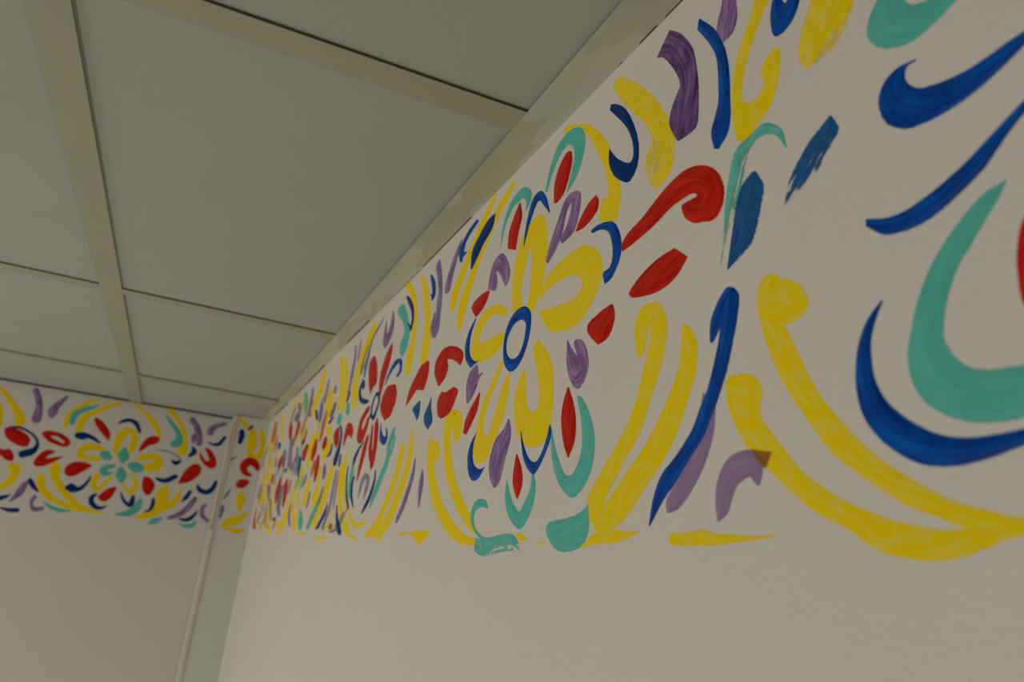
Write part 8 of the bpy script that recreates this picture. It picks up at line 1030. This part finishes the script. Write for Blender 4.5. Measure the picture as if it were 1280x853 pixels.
  ('leaf','y',0,[(0,2,[109,25.7,109.2,25,109.6,24.6,110.1,24.4,118.9,20.8,127.4,17.9,134.9,16.3,142,16.4,147.9,19,152.5,22.4,153.4,23,153.9,24,153.9,25.4],[109.1,26.3,109.4,26.9,109.9,27.1,110.4,27.2,119.6,27.1,128,27,134.6,27,139.7,27.1,144.6,27.4,150,27.9,151.1,28,152.2,27.7,153.3,26.7])]),
 ]),
 ('painted_brushstroke', 'short dark purple dash low on the pilaster', 'brushstroke', 'F', None, [
  ('stroke','p',0,[(0,2,[98.8,71.4,97.4,70.8,96.7,69.7,96.4,68.5,96.3,63.8,96.2,58.9,96.4,52.9,96.6,46.3,96.8,45.2,97.4,44.2,98.5,43.5],[100.4,71.4,101.9,70.7,102.8,69.6,103.2,68.3,103.9,63.5,104.2,58.1,103.3,51.8,102.1,45.4,101.8,44.4,101,43.6,99.8,43.3])]),
 ]),
 ('painted_brushstroke', 'thin ochre line running down the rounded left edge of the pilaster', 'brushstroke', 'E', None, [
  ('stroke','o',0,[(0,2,[86.2,252,85.4,251.8,85,251.2,84.8,250.5,84.5,240.5,84,230.2,83.1,219.2,82.6,207.7,83.9,197.1,85.5,184.4,86,165.6,86,143.4,85.6,117,85,92.3,84.8,75.9,84.6,63,84.7,51.1,84.5,40.7,83.4,31.5,81.9,22.6,82.2,21.1,83,19.6,84.7,18.6],[87,252,87.8,251.6,88.2,251,88.3,250.3,88.2,240.2,88.2,229.8,88.2,218.8,88.3,207.5,88.3,197.2,88.4,184.3,88,165.5,87.9,143.2,88.6,116.8,89.4,92,89.4,75.5,89.2,62.6,89.5,50.8,89.8,40.2,89.9,30.4,90,21.3,89.5,19.9,88.4,18.7,86.7,18.3])]),
 ]),
]

def crom(P, k, closed):
    n = len(P); out = []
    def g(i):
        if closed:
            return P[i % n]
        if i < 0:
            return 2 * P[0] - P[1]
        if i >= n:
            return 2 * P[-1] - P[-2]
        return P[i]
    for i in range(n if closed else n - 1):
        a, b, c_, d = g(i - 1), g(i), g(i + 1), g(i + 2)
        for j in range(k):
            s = j / k
            out.append(.5 * (2 * b + (c_ - a) * s + (2 * a - 5 * b + 4 * c_ - d) * s * s + (3 * b - a - 3 * c_ + d) * s ** 3))
    if not closed:
        out.append(P[-1])
    return out

def place(wall, u_, v_, h):
    z = ZC + v_
    if wall == 'R':
        return Vector((xwall(u_) - h, u_, z))
    if wall == 'B':
        return Vector((u_, YB - h, z))
    if wall == 'F':
        return Vector((u_, YP - h, z))
    return Vector((u_, YP - .0022 - h, z))

BASE = dict(d=.11, y=.0, o=.01, g=.03, t=.06, e=.07, s=.06, l=.07, w=.10, r=.10, p=.11, n=.14, b=.15)
def ribbon(bm, wall, rib, base, thick):
    closed, k, A, B = rib
    A = [Vector((A[i] / 1000, A[i + 1] / 1000)) for i in range(0, len(A), 2)]
    B = [Vector((B[i] / 1000, B[i + 1] / 1000)) for i in range(0, len(B), 2)]
    A, B = crom(A, k, closed), crom(B, k, closed)
    n = len(A)
    uv1 = bm.loops.layers.uv.get('along') or bm.loops.layers.uv.new('along')
    uv2 = bm.loops.layers.uv.get('across') or bm.loops.layers.uv.new('across')
    L_ = [0]
    for i in range(1, n + closed):
        L_.append(L_[-1] + ((A[i % n] + B[i % n]) / 2 - (A[i - 1] + B[i - 1]) / 2).length)
    prof = ((0, 0), (.06, .7), (.5, 1), (.94, .7), (1, 0))
    rows = []
    for i in range(n):
        w = (B[i] - A[i]).length
        hh = min(thick, w * .25 + .00004)
        if not closed:
            e = min(i, n - 1 - i) / 2
            hh *= min(1, .35 + e * .4)
        rows.append([bm.verts.new(place(wall, *(A[i] + (B[i] - A[i]) * t_), base * (.12 if q == 0 else 1) + hh * q)) for t_, q in prof])
    nn = n if closed else n - 1
    for i in range(nn):
        j = (i + 1) % n
        wi, wj = (B[i] - A[i]).length, (B[j] - A[j]).length
        for c_ in range(4):
            t0, t1 = prof[c_][0], prof[c_ + 1][0]
            vs = [rows[i][c_], rows[i][c_ + 1], rows[j][c_ + 1], rows[j][c_]]
            try:
                fc = bm.faces.new(vs)
            except ValueError:
                continue
            s0, s1 = i / nn, (i + 1) / nn
            for lp, (uu, tt, ww, ss) in zip(fc.loops, ((L_[i], t0, wi, s0), (L_[i], t1, wi, s0), (L_[i + 1], t1, wj, s1), (L_[i + 1], t0, wj, s1))):
                lp[uv1].uv = (uu, (tt - .5) * ww)
                lp[uv2].uv = (ss, tt)
    return

nrm = {'R': Vector((-1, 0, 0)), 'B': Vector((0, -1, 0)), 'F': Vector((0, -1, 0)), 'E': Vector((0, -1, 0))}
seq = 0
for name, label, cat, wall, group, parts in PAINT:
    root = None
    meshes = []
    for part, c_, dry, ribs in parts:
        bm = bmesh.new()
        seq += 1
        scale = 1 if wall == 'R' else 2.2
        base = (BASE[c_] + .012 + (seq % 7) * .004) / 1000 * scale
        thick = {'b': .42, 'n': .30, 'r': .30, 'p': .22, 'd': .3, 't': .12, 's': .10}.get(c_, .06) / 1000
        for q, rb in enumerate(ribs):
            ribbon(bm, wall, rb, base + q * .000012 * scale, thick)
        for fc in bm.faces:
            fc.normal_update()
            if fc.normal.dot(nrm[wall]) < 0:
                fc.normal_flip()
        # centre the origin on the mark
        mid = sum((v.co for v in bm.verts), Vector()) / len(bm.verts)
        if wall == 'R':
            mid.x = xwall(mid.y)
        else:
            mid.y = YB if wall == 'B' else YP
        meshes.append((part, bm, paint_mat(c_, dry), mid))
    if len(meshes) == 1:
        part, bm, m, mid = meshes[0]
        bmesh.ops.translate(bm, verts=bm.verts, vec=-mid)
        root = link(name, bm, m, smooth=True, loc=mid)
    else:
        root = bpy.data.objects.new(name, None)
        mid = sum((x[3] for x in meshes), Vector()) / len(meshes)
        root.empty_display_size = .02
        root.location = mid
        COL.objects.link(root)
        for part, bm, m, md in meshes:
            bmesh.ops.translate(bm, verts=bm.verts, vec=-md)
            link(part, bm, m, root, smooth=True, loc=md - mid)
    root['label'] = label
    root['category'] = cat
    if group:
        root['group'] = group
